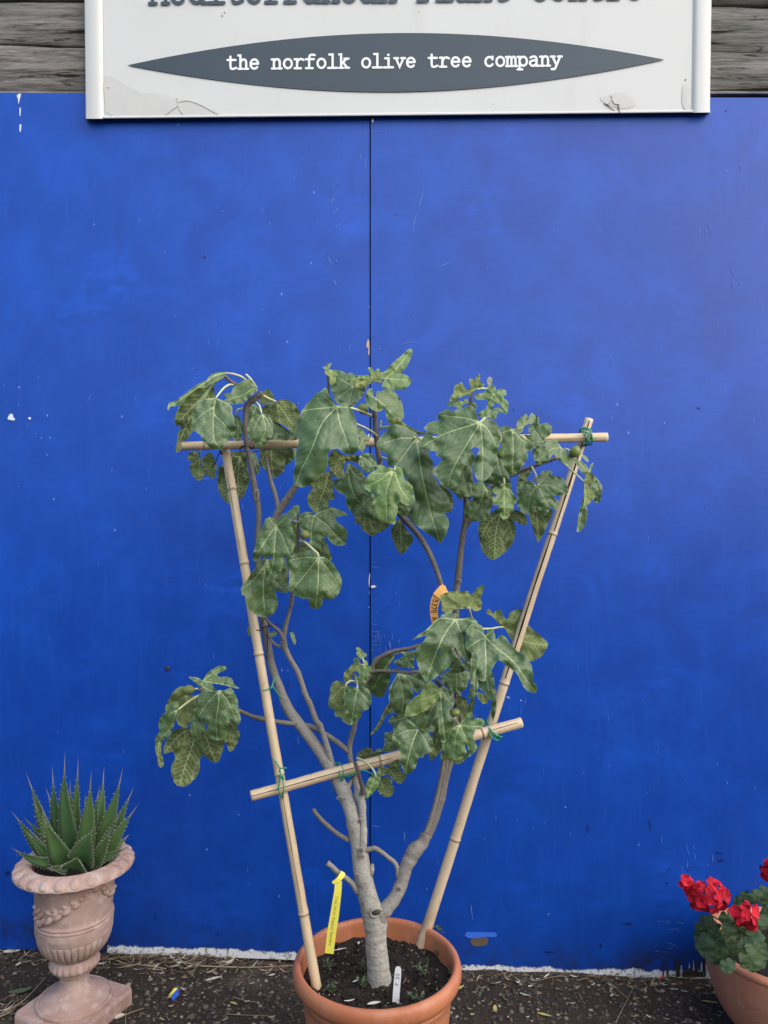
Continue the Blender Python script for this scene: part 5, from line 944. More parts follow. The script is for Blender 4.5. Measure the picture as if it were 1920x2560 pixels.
# ---- hanging cluster on the left
L('G','t',1.85,(760,345),[[(850,270),(920,210),(1070,155)],[(900,370),(1100,405),(1255,447)],[(755,420),(905,490)],[(670,305),(565,292)]],[(757,338),(780,300),(820,240),(880,190),(950,150),(1030,135),(1080,160),(1070,190),(990,230),(960,240),(980,290),(1080,290),(1150,310),(1180,350),(1190,390),(1265,450),(1150,430),(1040,405),(940,385),(890,390),(910,430),(940,470),(910,500),(850,500),(780,470),(720,430),(680,390),(620,340),(560,290),(640,290),(700,310)],None,(.1,-.75))
L('G','t',1.81,(983,482),[[(975,680),(940,920),(960,1155)],[(1090,600),(1170,760),(1250,935)],[(840,630),(690,850)],[(1060,460),(1140,450)]],[(985,475),(900,490),(760,490),(700,540),(690,650),(650,770),(640,830),(690,880),(760,850),(800,850),(790,900),(820,960),(830,1050),(860,1120),(960,1165),(1060,1140),(1090,1100),(1110,1000),(1130,870),(1200,900),(1230,950),(1270,930),(1280,850),(1250,720),(1240,620),(1200,530),(1140,440),(1070,470)],None,(.05,-.35),curl=1.6)
L('G','t',1.835,(640,820),[[(640,970),(700,1150)]],[(640,812),(720,860),(790,860),(795,960),(780,1060),(740,1130),(650,1160),(600,1090),(580,1000),(600,910)])
L('G','v',1.93,(525,545),[[(530,700),(580,860)],[(400,640),(250,750)],[(620,600),(670,640)]],[(480,415),(400,450),(320,540),(270,640),(240,720),(250,770),(330,760),(390,860),(400,900),(430,960),(530,990),(590,900),(640,820),(690,650),(690,560),(560,540),(520,470)],None,(0,.3))
L('G','t',1.85,(418,742),[[(380,800),(330,960),(240,1080),(130,1150)],[(300,800),(170,870)]],[(410,640),(330,640),(290,680),(260,760),(180,840),(145,930),(150,1060),(110,1110),(95,1190),(170,1150),(250,1140),(320,1060),(360,970),(390,840),(420,740)],[(700,545),(560,630),(418,742)],(-.3,-.4),petY=1.92)
L('G','u',1.835,(180,1145),[[(140,1250),(145,1400),(180,1530)]],[(110,1190),(170,1135),(230,1150),(190,1210),(185,1320),(210,1430),(215,1500),(180,1540),(145,1510),(130,1400),(100,1290)])
L('G','u',1.90,(640,1010),[[(625,1200),(520,1500),(440,1780)],[(450,1080),(225,1335)],[(790,1120),(860,1290),(935,1460)]],[(560,1000),(420,1000),(340,1040),(260,1150),(230,1230),(215,1340),(250,1350),(320,1320),(360,1340),(370,1420),(330,1500),(325,1600),(340,1690),(380,1770),(460,1805),(540,1790),(620,1720),(690,1640),(715,1540),(720,1440),(740,1385),(790,1390),(850,1440),(930,1480),(980,1450),(1020,1350),(1050,1220),(1060,1130),(960,1090),(860,1040),(760,1000),(650,985)],None,(.05,.35))
L('G','u',1.91,(1100,890),[[(1095,1100),(1130,1310)],[(1180,980),(1260,1100)]],[(1110,1000),(1100,890),(1200,900),(1240,1000),(1270,1080),(1250,1160),(1200,1270),(1130,1320),(1090,1230),(1060,1130)])
# ---- centre: small shoot and the low right cluster
L('H','v',1.885,(355,645),[[(345,800),(345,930),(400,1140)],[(260,700),(130,850)],[(290,860),(140,960)],[(250,650),(150,650)]],[(355,620),(300,580),(210,570),(150,630),(145,720),(120,830),(125,930),(200,970),(210,1050),(280,1070),(320,1130),(420,1175),(400,1100),(380,1020),(370,930),(365,800),(360,680)],[(505,590),(470,572),(420,568),(370,600),(355,645)],mat=M['figb'],petY=1.92,petw=6)
L('H','t',1.855,(520,672),[[(480,860),(460,980),(440,1120)],[(620,790),(695,880)],[(430,690),(360,740)]],[(520,660),(450,640),(370,640),(340,750),(345,930),(370,1060),(420,1175),(500,1110),(570,1060),(585,980),(650,960),(700,900),(710,800),(680,700),(630,660)],[(505,560),(515,610),(520,672)],petY=1.91)
L('H','t',1.87,(615,365),[[(610,500),(590,645)],[(660,400),(700,420)],[(560,400),(510,430)]],[(615,350),(560,370),(500,415),(510,440),(540,460),(540,500),(520,540),(540,620),(590,660),(630,600),(660,520),(700,460),(715,400),(680,360)],mat=M['figb'])
L('H','v',1.90,(572,342),[[(430,450),(340,560)]],[(575,335),(500,325),(440,330),(410,380),(340,440),(325,540),(350,590),(430,570),(450,480),(500,420),(560,370)],[(620,360),(600,342),(572,342)],petY=1.91)
L('H','t',1.91,(595,262),[[(550,190),(520,110)],[(620,210)]],[(595,268),(560,260),(510,210),(495,180),(510,160),(490,120),(520,95),(560,120),(590,150),(610,180),(640,190),(645,220),(610,240)],[(625,340),(605,300),(595,262)],mat=M['young'],petY=1.92)
L('H','t',1.94,(550,325),[],[(460,270),(500,245),(540,270),(560,330),(500,320),(470,300)])
L('H','t',1.915,(635,345),[[(632,300)]],[(615,345),(610,290),(630,275),(655,300),(655,345)],mat=M['young'],name='leaf_bud')
L('H','t',1.915,(495,548),[[(490,500)]],[(480,540),(470,480),(485,468),(512,500),(515,545),(500,555)],mat=M['young'],name='leaf_bud')
L('H','t',1.965,(1030,205),[[(900,390),(800,550),(690,722)],[(960,420),(880,700)]],[(1030,200),(1010,280),(960,350),(975,470),(960,600),(900,730),(850,790),(760,790),(720,740),(690,720),(620,650),(680,500),(730,380),(740,260),(830,210),(900,200)],[(1170,185),(1110,175),(1030,205)],(0,.1))
L('H','t',1.92,(1183,165),[[(1210,260),(1285,385)],[(1100,280),(1040,310)]],[(1180,160),(1240,155),(1310,150),(1300,280),(1290,390),(1200,390),(1120,370),(1040,330),(1025,290),(1100,260),(1150,220)])
L('H','t',1.855,(1082,470),[[(980,650),(960,850),(1000,960)],[(1120,600),(1150,800),(1130,1030)],[(1240,560),(1330,720)],[(1300,520),(1450,610)]],[(1080,460),(1020,560),(970,650),(950,760),(960,880),(990,960),(1080,1040),(1160,1060),(1190,960),(1240,850),(1300,750),(1260,640),(1340,730),(1400,680),(1480,620),(1400,470),(1250,480)],curl=1.8)
L('H','y',1.80,(1668,720),[[(1640,780),(1520,910),(1380,1000),(1200,1045)],[(1560,670),(1440,710)],[(1500,800),(1330,830)]],[(1490,580),(1400,720),(1300,800),(1200,900),(1185,960),(1170,1000),(1180,1050),(1300,1050),(1420,1000),(1540,900),(1660,770),(1670,700),(1600,620),(1540,570)],tilt=(.1,-.35),mat=M['young'])
L('H','t',1.84,(1640,820),[[(1520,1000),(1420,1250)],[(1400,1040),(1240,1100)]],[(1170,1050),(1300,1045),(1420,995),(1560,880),(1645,800),(1645,930),(1600,1030),(1560,1130),(1500,1210),(1410,1260),(1340,1200),(1240,1110)])
L('H','t',1.785,(1352,1240),[[(1270,1440),(1210,1690),(1185,1845)],[(1440,1350),(1535,1550)],[(1180,1260),(1010,1350)]],[(1350,1225),(1300,1160),(1210,1100),(1110,1150),(1050,1230),(1000,1320),(1010,1370),(1090,1420),(1080,1500),(1110,1580),(1110,1700),(1140,1780),(1180,1850),(1280,1820),(1330,1740),(1360,1630),(1430,1620),(1440,1560),(1500,1560),(1550,1540),(1565,1440),(1540,1350),(1490,1280),(1420,1250)],None,(0,-.45))
L('H','t',1.885,(1200,1080),[[(1080,1100),(960,1140)]],[(940,1130),(990,1050),(1080,1040),(1160,1060),(1230,1085),(1100,1190),(1030,1280),(1000,1180)])
L('H','t',1.91,(1020,1370),[[(960,1450),(920,1530)]],[(890,1290),(950,1280),(1010,1260),(1030,1360),(1110,1420),(1090,1500),(1000,1535),(930,1545),(850,1530),(890,1450)])
L('H','u',1.90,(952,885),[[(880,1020),(800,1180),(700,1310)]],[(950,875),(900,940),(850,1050),(800,1160),(740,1240),(695,1315),(780,1260),(850,1170),(910,1040),(960,1030),(1010,980),(970,890)])
L('H','u',2.0,(850,1530),[[(700,1570),(530,1600)]],[(510,1620),(560,1530),(650,1490),(720,1510),(740,1560),(790,1510),(850,1520),(840,1590),(700,1650),(600,1680)])
L('H','t',1.81,(768,1862),[[(720,2000),(640,2190)],[(800,1900)]],[(765,1855),(700,1890),(650,1960),(625,2060),(630,2150),(610,2212),(700,2150),(790,2040),(830,1940),(840,1870),(830,1795),(790,1820)],[(510,1635),(600,1670),(680,1730),(740,1800),(768,1862)],(.3,-.3),petY=1.885,petw=5.5,mat=M['figb'])
L('H','u',1.845,(842,1950),[[(880,2060),(920,2165)],[(920,1950),(990,2000)]],[(850,1900),(950,1900),(1000,1960),(980,1990),(1010,2030),(1020,2090),(990,2150),(930,2170),(860,2150),(800,2090),(785,2030),(830,1950)])
L('H','u',1.87,(940,1772),[[(1030,1880),(1095,1980)],[(1010,1740),(1100,1730)],[(880,1830),(830,1870)],[(870,1755),(800,1745)]],[(800,1735),(930,1755),(1000,1680),(1090,1650),(1110,1740),(1120,1820),(1190,1860),(1180,1930),(1130,1980),(1090,1985),(1010,1930),(960,1880),(920,1860),(860,1880),(800,1790)])
L('I','v',1.87,(718,290),[[(600,230),(440,135)],[(770,190),(865,55)],[(590,295),(435,270)],[(790,290),(845,260)]],[(718,297),(640,300),(560,310),(520,350),(470,345),(430,310),(430,240),(415,170),(450,140),(520,120),(620,118),(700,115),(720,150),(770,130),(790,90),(870,45),(855,130),(835,200),(850,240),(840,300),(780,320)],[(745,400),(730,340),(718,290)],petY=1.92)
L('I','t',1.79,(573,410),[[(470,550),(390,720),(320,900),(280,1045)],[(640,560),(660,720),(705,845)],[(410,400),(300,500),(140,615)],[(680,410),(790,440)]],[(575,400),(590,360),(540,345),(440,360),(400,400),(340,440),(280,510),(200,560),(130,620),(210,590),(280,580),(230,650),(160,730),(150,780),(180,860),(210,950),(270,1050),(330,1035),(400,990),(480,930),(530,860),(540,760),(530,650),(570,700),(620,770),(680,850),(720,840),(745,770),(680,690),(690,560),(720,470),(800,460),(780,410),(700,390),(620,400)],None,(.05,-.5),holes=[(395,735,16)])
L('I','t',1.75,(880,590),[[(890,800),(890,930),(880,1040)],[(1000,700),(1180,850),(1300,1020),(1400,1155)],[(780,650),(700,710)],[(840,540),(740,500)],[(950,530)]],[(878,582),(865,510),(820,460),(760,450),(700,500),(690,590),(680,680),(720,740),(800,770),(800,850),(790,950),(800,1020),(860,1050),(930,1020),(950,930),(1000,850),(1010,830),(1060,850),(1110,890),(1160,930),(1210,970),(1250,1040),(1290,1120),(1370,1170),(1420,1150),(1410,1080),(1380,1060),(1380,960),(1350,860),(1290,790),(1210,730),(1150,670),(1100,600),(1040,570),(1000,620),(980,560),(970,510),(920,510),(895,550)],[(830,500),(850,560),(880,590)],(.1,-.5))
L('I','t',1.785,(900,960),[[(920,1150),(960,1300),(970,1470)]],[(810,1010),(900,940),(960,960),(990,1170),(1000,1280),(985,1400),(965,1475),(950,1430),(940,1300),(950,1250),(910,1230),(880,1170),(830,1130),(815,1070)])
L('I','v',2.115,(1080,490),[[(1170,550),(1300,640),(1525,675)],[(1180,440),(1245,330)],[(1040,400),(1010,330)],[(970,380)]],[(1080,505),(1010,440),(960,380),(900,350),(900,310),(930,300),(960,350),(990,320),(1040,310),(1070,370),(1110,410),(1140,340),(1200,310),(1260,300),(1290,400),(1290,470),(1330,465),(1370,510),(1440,560),(1520,640),(1530,690),(1490,760),(1440,810),(1350,840),(1290,780),(1230,730),(1170,640),(1120,560)],[(830,505),(940,505),(1020,490),(1080,490)],(0,.15),petY=1.95,mat=M['figb'])
L('I','t',1.825,(548,705),[[(600,820),(620,960)]],[(540,700),(600,790),(660,850),(720,850),(720,890),(660,950),(580,970),(520,950),(505,890),(530,820)])
L('I','t',1.885,(580,930),[[(590,1050),(590,1170)]],[(420,1000),(520,940),(620,940),(720,960),(710,1060),(660,1150),(590,1170),(520,1140),(440,1060)])
L('I','t',1.905,(770,960),[[(770,1180),(730,1380)]],[(730,960),(790,940),(815,1080),(790,1180),(770,1300),(740,1390),(700,1330),(740,1220),(690,1230),(730,1120)])
L('I','t',1.94,(740,770),[[(740,980)]],[(690,760),(800,780),(800,950),(740,1000),(690,900)])
L('I','t',1.815,(425,1120),[[(430,1350),(470,1670)],[(480,1220),(550,1290)]],[(425,1110),(480,1120),(540,1190),(560,1280),(530,1340),(510,1370),(540,1440),(555,1520),(520,1590),(510,1640),(440,1690),(410,1620),(400,1500),(390,1400),(380,1280),(400,1200)])
L('I','y',1.81,(625,1503),[[(690,1660),(722,1780)],[(580,1620),(560,1820)],[(740,1515),(860,1520)],[(680,1430),(740,1385)],[(560,1540),(480,1660)]],[(625,1490),(640,1440),(690,1390),(750,1370),(760,1440),(820,1430),(870,1460),(860,1520),(800,1540),(770,1590),(760,1640),(790,1700),(795,1760),(720,1830),(715,1790),(690,1710),(670,1720),(690,1790),(660,1830),(600,1870),(520,1850),(450,1770),(440,1700),(480,1640),(530,1580),(560,1520)],[(540,1435),(590,1475),(625,1503)],(0,-.4),petY=1.88,mat=M['figb'])
L('I','u',1.885,(400,1560),[[(370,1700),(310,1860)]],[(340,1560),(400,1540),(450,1690),(440,1760),(400,1800),(330,1870),(300,1850),(300,1770),(330,1680)])
L('I','u',1.89,(560,1790),[[(590,1900)]],[(430,1790),(500,1800),(590,1790),(680,1780),(720,1810),(660,1880),(600,1910),(520,1875),(430,1870)])
L('I','u',1.925,(640,1220),[[(700,1420)]],[(590,1200),(680,1230),(710,1320),(745,1390),(680,1450),(620,1400),(600,1300)])
L('I','u',1.955,(850,1180),[[(865,1275)]],[(800,1170),(880,1190),(915,1260),(860,1285),(820,1240)])
L('H','t',1.88,(1480,1270),[[(1560,1240)]],[(1430,1260),(1500,1210),(1555,1180),(1585,1230),(1550,1275),(1480,1285)])
L('I','t',1.95,(380,1360),[[(340,1520)]],[(330,1400),(400,1330),(420,1500),(390,1600),(320,1560)])

# ---- figs on the tree
def fruit(px, py, Y, rx, ry, ang, stalk=None):
    m = MB(); c = P(px, py, Y); k = Y / FOC; V = []; nv, nu = 12, 18; ax = Vector((math.cos(ang), 0, -math.sin(ang))); sd = ax.cross(Vector((0, 1, 0)))
    for j in range(nv + 1):
        t = j / nv; th = math.pi * t; a = -math.cos(th); r = math.sin(th) * (1.0 if a > 0 else 1 - .22 * a * a * 1.4)
        for i in range(nu):
            q = 2 * math.pi * i / nu; rb = r * (1 + .02 * math.sin(q * 8))
            V.append(c + ax * (a * rx * k) + sd * (rb * ry * k * math.cos(q)) + Vector((0, 1, 0)) * (rb * ry * k * math.sin(q)))
    m.add(V, [(j * nu + i, j * nu + (i + 1) % nu, (j + 1) * nu + (i + 1) % nu, (j + 1) * nu + i) for j in range(nv) for i in range(nu)])
    o = m.build('fig_fruit', M['fruit'], fig)
    if stalk:
        m = MB(); pxtube(m, [(*s, 5) for s in stalk], 8, 4); s_ = m.build('fruit_stalk', M['petiole'], None); s_.parent = o
    return o
fruit(908, 1022, 1.90, 14, 14.5, 2.4, [(914, 1036, 1.905), (926, 1036, 1.915)])
fruit(762, 1337, 1.835, 12, 12.5, -1.2, [(753, 1349, 1.845), (748, 1352, 1.90)])
fruit(472, 1725, 1.90, 15.5, 12.5, math.pi, [(487, 1722, 1.905), (495, 1722, 1.91)])
fruit(1138, 1781, 1.80, 10, 12, 1.5, [(1138, 1795, 1.88), (1142, 1805, 1.90)])
fruit(1438, 1129, 1.83, 14, 15, .2, [(1425, 1126, 1.89), (1412, 1122, 1.90)])
branch([(1155, 1840, 1.90, 11), (1152, 1810, 1.89, 11), (1151, 1786, 1.885, 10)], (.1, .1), .06, 33, name='pruned_stub')
branch([(1090, 1700, 1.90, 12), (1120, 1735, 1.91, 13), (1140, 1760, 1.94, 14)], (.05, .1), .05, 34)
# ================================================================ TAGS AND STAKE
def ribbon(center, wpx, thick=0.0006):
    """center: list of (px, py, Y) ; wpx: width in px; facing direction +-: flat towards the viewer"""
    c = smooth_path(np.array(center, float), 8); V = []; n = len(c)
    t = np.gradient(c[:, :2], axis=0); t /= np.linalg.norm(t, axis=1)[:, None]
    for i in range(n):
        nx, ny = -t[i][1], t[i][0]; w_ = wpx if not hasattr(wpx, '__len__') else np.interp(i / (n - 1), np.linspace(0, 1, len(wpx)), wpx)
        for dy in (0, thick):
            for sg in (-1, 1): V.append(tuple(P(c[i][0] + sg * nx * w_ / 2, c[i][1] + sg * ny * w_ / 2, c[i][2] + dy)))
    F = []
    for i in range(n - 1):
        a, b = i * 4, i * 4 + 4
        F += [(a, a + 1, b + 1, b), (a + 2, b + 2, b + 3, a + 3), (a, b, b + 2, a + 2), (a + 1, a + 3, b + 3, b + 1)]
    F += [(0, 2, 3, 1), ((n - 1) * 4, (n - 1) * 4 + 1, (n - 1) * 4 + 3, (n - 1) * 4 + 2)]
    m = MB(); m.add(V, F); return m, c
yt = thing('plant_tag', 'yellow plastic loop tag hanging from the pruned stub over the soil', 'plant tag', tuple(P(838, 2190, 1.86)))
ycl = [(846, 2202, 1.856), (845, 2225, 1.853), (841, 2255, 1.851), (836, 2290, 1.850), (831, 2320, 1.849), (827, 2350, 1.848), (823, 2384, 1.848)]
m, c = ribbon(ycl, [18, 18, 20, 22, 22, 22, 22]); m.build('strip', M['yellow'], yt, False)
m, _ = ribbon([(858, 2180, 1.862), (852, 2192, 1.855), (843, 2201, 1.852), (831, 2207, 1.851)], [9, 13, 11, 7]); m.build('fold', M['yellow'], yt, False)
m = MB()
for r0, off in ((.0088, 0.0), (.0090, .0042)):
    C0 = P(850 + off * 900, 2186 + off * 700, 1.877); d = (P(866, 2196, 1.88) - P(828, 2165, 1.875)).normalized(); s = d.cross(Vector((0, 1, 0))).normalized(); o_ = s.cross(d)
    V = []
    for i in range(25):
        a = 2 * math.pi * i / 24
        for q in (-.0042, .0042): V.append(tuple(C0 + (s * math.cos(a) + o_ * math.sin(a)) * (r0 + .0002 * off) + d * q))
    m.add(V, [(2 * i, 2 * i + 1, 2 * i + 3, 2 * i + 2) for i in range(24)])
m.build('loop', M['yellow'], yt)
def text_along(c, text, font, h, adv, start, wd, mat, par, up=1, shift=0.0, dy=-0.0006):
    L_ = np.concatenate([[0], np.cumsum(np.linalg.norm(np.diff(c[:, :2], axis=0), axis=1))])
    def place(x, y, k):
        s = start + x * adv; p = np.array([np.interp(s, L_, c[:, j]) for j in range(3)]); q = np.array([np.interp(s + 1, L_, c[:, j]) for j in range(3)]); d = (q - p)[:2]; d = d / (np.linalg.norm(d) + 1e-9)
        nrm = np.array((d[1], -d[0])) * up
        o = p[:2] + nrm * ((y - .5) * h + shift); return P(o[0], o[1], p[2] + dy - k * 0.00008)
    m = MB(); letters(m, text, font, place, wd); return m.build('lettering', mat, par, False)
text_along(c, 'Ficus Carica (Higuera) Espaldera', SANS, 5.6, 3.85, 40, .17, M['faint_ink'], yt)
ot = thing('plant_tag', 'orange plastic tag looped round the upper right fig stem', 'plant tag', tuple(P(1090, 1500, 1.93)))
ocl = [(1110, 1472, 1.925), (1098, 1484, 1.92), (1089, 1500, 1.918), (1085, 1520, 1.918), (1086, 1542, 1.92), (1091, 1562, 1.925), (1100, 1584, 1.93)]
m, c = ribbon(ocl, [24, 24, 22, 20, 19, 18, 18]); m.build('strip', M['orange'], ot, False)
text_along(c, '5370 A', SANS, 12.5, 9.0, 33, .17, M['ink'], ot)
m, _ = ribbon([(1114, 1470, 1.917), (1104, 1478, 1.914), (1093, 1492, 1.912)], [24, 24, 26]); m.build('fold', M['orange'], ot, False)
C0 = P(1103, 1464, 1.95); m = MB(); V = []
for i in range(25):
    a = 2 * math.pi * i / 24
    for q in (-.010, .010): V.append(tuple(C0 + Vector((math.cos(a) * .009, math.sin(a) * .016, 0)) + Vector((.3, 0, -1)).normalized() * q + Vector((.004, -.008, -.008))))
m.add(V, [(2 * i, 2 * i + 1, 2 * i + 3, 2 * i + 2) for i in range(24)]); m.build('loop', M['orange'], ot)
st = thing('plant_marker', 'white plastic plant marker with a handwritten number standing in the pot soil', 'plant marker', tuple(P(990, 2503, 1.80)))
scl = [(996, 2416, 1.797), (993.5, 2450, 1.797), (991, 2480, 1.797), (989, 2512, 1.797)]
m, c = ribbon(scl, [8, 15.5, 16.5, 17, 17, 17, 17, 17, 17, 17, 17, 17], .0012); m.build('blade', M['stake'], st, False)
text_along(c[::-1], 'q.33', SANS, 8.5, 8.2, 46, .14, plain('pencil_grey', (.09, .09, .10), .7, .2, .1, 40), st)

# ================================================================ WEEDS AND GRIT IN THE POT
def pot_pt(px, py, z=SOILZ + .003):
    Y = (CAMZ - z) * FOC / (py - 1280); return P(px, py, Y)
def weed(px, py, h, lean, n, seed, label):
    b = pot_pt(px, py); t = thing('weed_sprig', label, 'weed', tuple(b), 'weeds growing in the fig pot'); r = random.Random(seed)
    m = MB(); lf = MB()
    for s in range(n):
        a = r.uniform(0, 6.28); d = Vector((math.cos(a) * .5 + lean[0], math.sin(a) * .5, r.uniform(.5, 1.1) + lean[1])).normalized(); L_ = h * r.uniform(.55, 1)
        pts = [b + d * L_ * q + Vector((0, 0, -.25 * L_ * q * q)) + Vector((r.uniform(-1, 1), r.uniform(-1, 1), 0)) * .0015 for q in np.linspace(0, 1, 6)]
        tube(m, pts, [.0009 - .0001 * i for i in range(6)], 5)
        for q in range(1, 6):
            for sg in (-1, 1):
                o = pts[q]
                if r.random() < .35: continue
                u = Vector((r.uniform(-1, 1), r.uniform(-1, 1), r.uniform(-.1, .7))).normalized(); v = u.cross(Vector((r.uniform(-.4, .4), .2, 1))).normalized(); k = r.uniform(.004, .0095)
                lf.add([o, o + u * k + v * k * .45, o + u * k * 1.9, o + u * k - v * k * .45], [(0, 1, 2, 3)])
    m.build('stem', M['stem'], t); lf.build('foliage', M['weed'], t, False)
for i, a in enumerate([(1095, 2390, .055, (.2, .3), 5, 'straggly weed at the right inner rim of the fig pot'), (1062, 2440, .05, (0, .2), 5, 'low weed midway between trunk and right rim of the fig pot'), (1105, 2330, .045, (-.6, .2), 4, 'weed behind the foot of the right upright cane'),
                       (905, 2470, .045, (0, .5), 4, 'thin weed standing just left of the trunk foot'), (1040, 2505, .03, (0, .2), 4, 'leafy weed by the right front rim of the fig pot'), (815, 2425, .045, (.4, .2), 4, 'weed beside the foot of the left upright cane'),
                       (825, 2480, .03, (0, .1), 4, 'small weed in front of the left upright cane'), (1080, 2360, .04, (-.3, .4), 4, 'weed with tiny leaves at the back right of the fig pot'), (905, 2430, .03, (-.2, .3), 3, 'tiny weed tucked against the left of the trunk'), (1120, 2430, .05, (.9, .2), 3, 'long weed trailing over the right rim of the fig pot')]):
    weed(*a[:5], i * 7 + 3, a[5])
def scatter_stones(name, fn, n, smin, smax, zfn, mat, seed, flat=.6):
    r = random.Random(seed); m = MB()
    for i in range(n):
        x, y = fn(r); s = smin * (smax / smin) ** (r.random() ** 2.2); k = len(m.v)
        blob(m, (x, y, float(zfn(x, y)) + s * .12), (s * r.uniform(.8, 1.3), s * r.uniform(.8, 1.3), s * flat * r.uniform(.6, 1)), i * 1.37 + seed, 6, 4)
    return m.build(name, mat, None)
def inpot(r):
    a = r.uniform(0, 6.283); q = .178 * math.sqrt(r.random()); return PX + q * math.cos(a), PY + q * math.sin(a)
tag(scatter_stones('compost_crumbs', inpot, 1500, .0015, .0085, lambda x, y: SOILZ + .006 * float(noise2(x * 30, y * 30, 3)), M['soil'], 3), kind='stuff')
gr = MB(); r = random.Random(5)
for i in range(150):
    x, y = inpot(r); s = r.uniform(.0008, .0022); blob(gr, (x, y, SOILZ + .006 + s), (s, s, s * .8), i, 5, 4)
tag(gr.build('perlite_grit', plain('perlite_white', (.34, .31, .25), .8, .2, .4, 200)), kind='stuff')

# ================================================================ FALLEN LEAVES, STALKS, GRAVEL
def litter_leaf(b, L_, wd, ang, mat, label, group, curl=.25, tilt=.12, seed=0, name='fallen_leaf'):
    u = Vector((math.cos(ang), math.sin(ang), 0)); v = Vector((-math.sin(ang), math.cos(ang), 0)); n = 14; V = []; r = random.Random(seed); bend = r.uniform(-.18, .18)
    for i in range(n + 1):
        t = i / n; w_ = wd / 2 * (math.sin(math.pi * min(1, t * .97 + .03)) ** .75) + .0002
        c = b + u * (t - .5) * L_ + v * bend * L_ * (t - .5) ** 2 * 2 + Vector((0, 0, curl * L_ * (t - .5) ** 2 * .8 + tilt * L_ * (t) * .5 + .002))
        V += [tuple(c - v * w_ + Vector((0, 0, w_ * .35))), tuple(c), tuple(c + v * w_ + Vector((0, 0, w_ * .5)))]
    m = MB(); m.add(V, [(i * 3 + j, i * 3 + j + 1, (i + 1) * 3 + j + 1, (i + 1) * 3 + j) for i in range(n) for j in range(2)])
    return tag(m.build(name, mat), label, 'fallen leaf', group)
def gpt(px, py, dz=0.0):
    Y = 2.4
    for _ in range(12):
        x = (px - 960) / FOC * Y; z = float(gz(x, Y)) + dz; Y = (CAMZ - z) * FOC / (py - 1280)
    return P(px, py, Y)
GL = 'leaves fallen along the foot of the wall'
for i, (px, py, L_, wd, an, mt, lb) in enumerate([
    (1148, 2474, .042, .010, .5, 'lit_y', 'yellow green leaf lying against the right side of the fig pot'), (1298, 2461, .035, .008, -1.1, 'lit_g', 'curled grey green leaf under the wall right of the fig pot'),
    (1312, 2490, .036, .008, -.5, 'lit_g', 'grey green leaf pointing right below the curled leaf'), (1238, 2525, .034, .012, 1.5, 'lit_y', 'short yellow leaf standing upright on the gravel'),
    (1362, 2540, .046, .009, -.45, 'lit_y', 'yellow leaf with brown tip near the bottom edge'), (1630, 2464, .026, .009, 1.1, 'lit_y', 'yellow leaf close under the flaked board foot'),
    (1686, 2476, .026, .007, -.1, 'lit_p', 'pale silvery leaf lying level on the gravel'), (1712, 2481, .024, .005, -.3, 'lit_g', 'thin olive coloured leaf beside the pale silvery one'),
    (1775, 2508, .052, .008, -.3, 'lit_y', 'long mottled leaf at the left foot of the geranium pot'), (1787, 2483, .016, .007, .5, 'lit_p', 'small pale leaf touching the geranium pot'),
    (1530, 2468, .036, .008, -.9, 'lit_g', 'dull green leaf under the middle of the right board'), (1532, 2490, .026, .009, .6, 'lit_g', 'dull green leaf on the gravel below'),
    (1480, 2443, .045, .008, .05, 'lit_b', 'tan leaf tucked under the board foot'), (534, 2450, .052, .010, .35, 'lit_p', 'pale pointed leaf on the gravel left of the fig pot'),
    (585, 2511, .028, .008, -.5, 'lit_y', 'curled yellow leaf below the pale pointed leaf'), (50, 2484, .070, .020, .25, 'weed', 'broad green leaf on the ground left of the urn'),
    (1710, 2446, .045, .012, .1, 'lit_p', 'chalky flake lying under the splintered board'), (1755, 2473, .02, .008, 0, 'lit_b', 'brown leaf scrap before the geranium pot'),
    (30, 2382, .055, .022, .1, 'lit_p', 'crumpled pale scrap at the foot of the wall behind the urn'), (46, 2413, .02, .009, 1.0, 'lit_p', 'small pale flake left of the urn foot'),
    (1250, 2440, .03, .010, .2, 'lit_b', 'brown leaf at the wall just right of the fig pot'), (1200, 2490, .028, .006, 1.2, 'weed', 'dark green blade right of the fig pot'), (1262, 2500, .05, .006, -1.2, 'weed', 'thin green blade lying among the gravel'),
    (1655, 2448, .016, .010, 0, 'petal', 'fallen red petal by the splintered board foot'), (300, 2545, .03, .018, .6, 'lit_p', 'tan dead leaf beside the urn base at the bottom edge'),
    (680, 2440, .022, .008, .3, 'lit_p', 'white leaf left of the fig pot near the wall'), (455, 2400, .02, .008, .8, 'lit_b', 'brown curl at the foot of the left board')]):
    litter_leaf(gpt(px, py), L_, wd, an, M[mt], lb, GL, .3, .1, i)
for i, (px, py, L_, wd, an, mt, lb) in enumerate([(893, 2322, .030, .009, .35, 'lit_p', 'pale narrow leaf lying at the back of the soil in the fig pot'), (850, 2376, .034, .003, .25, 'stake', 'thin white stick lying by the yellow tag in the fig pot'), (935, 2512, .032, .009, .2, 'lit_p', 'pale leaf against the front rim inside the fig pot'),
    (874, 2505, .026, .004, .15, 'lit_p', 'slim pale leaf at the front left rim inside the fig pot'), (890, 2455, .020, .004, .6, 'lit_p', 'small curled pale leaf left of the trunk foot'), (897, 2360, .014, .006, 1.5, 'lit_p', 'tiny pale scrap between the yellow tag and the trunk'), (1012, 2455, .024, .003, 1.2, 'lit_b', 'thin brown stalk right of the white marker')]):
    litter_leaf(pot_pt(px, py, SOILZ + .008), L_, wd, an, M[mt], lb, 'scraps on the soil of the fig pot', .3, .1, i + 90, 'fallen_leaf' if i != 1 else 'white_stick')
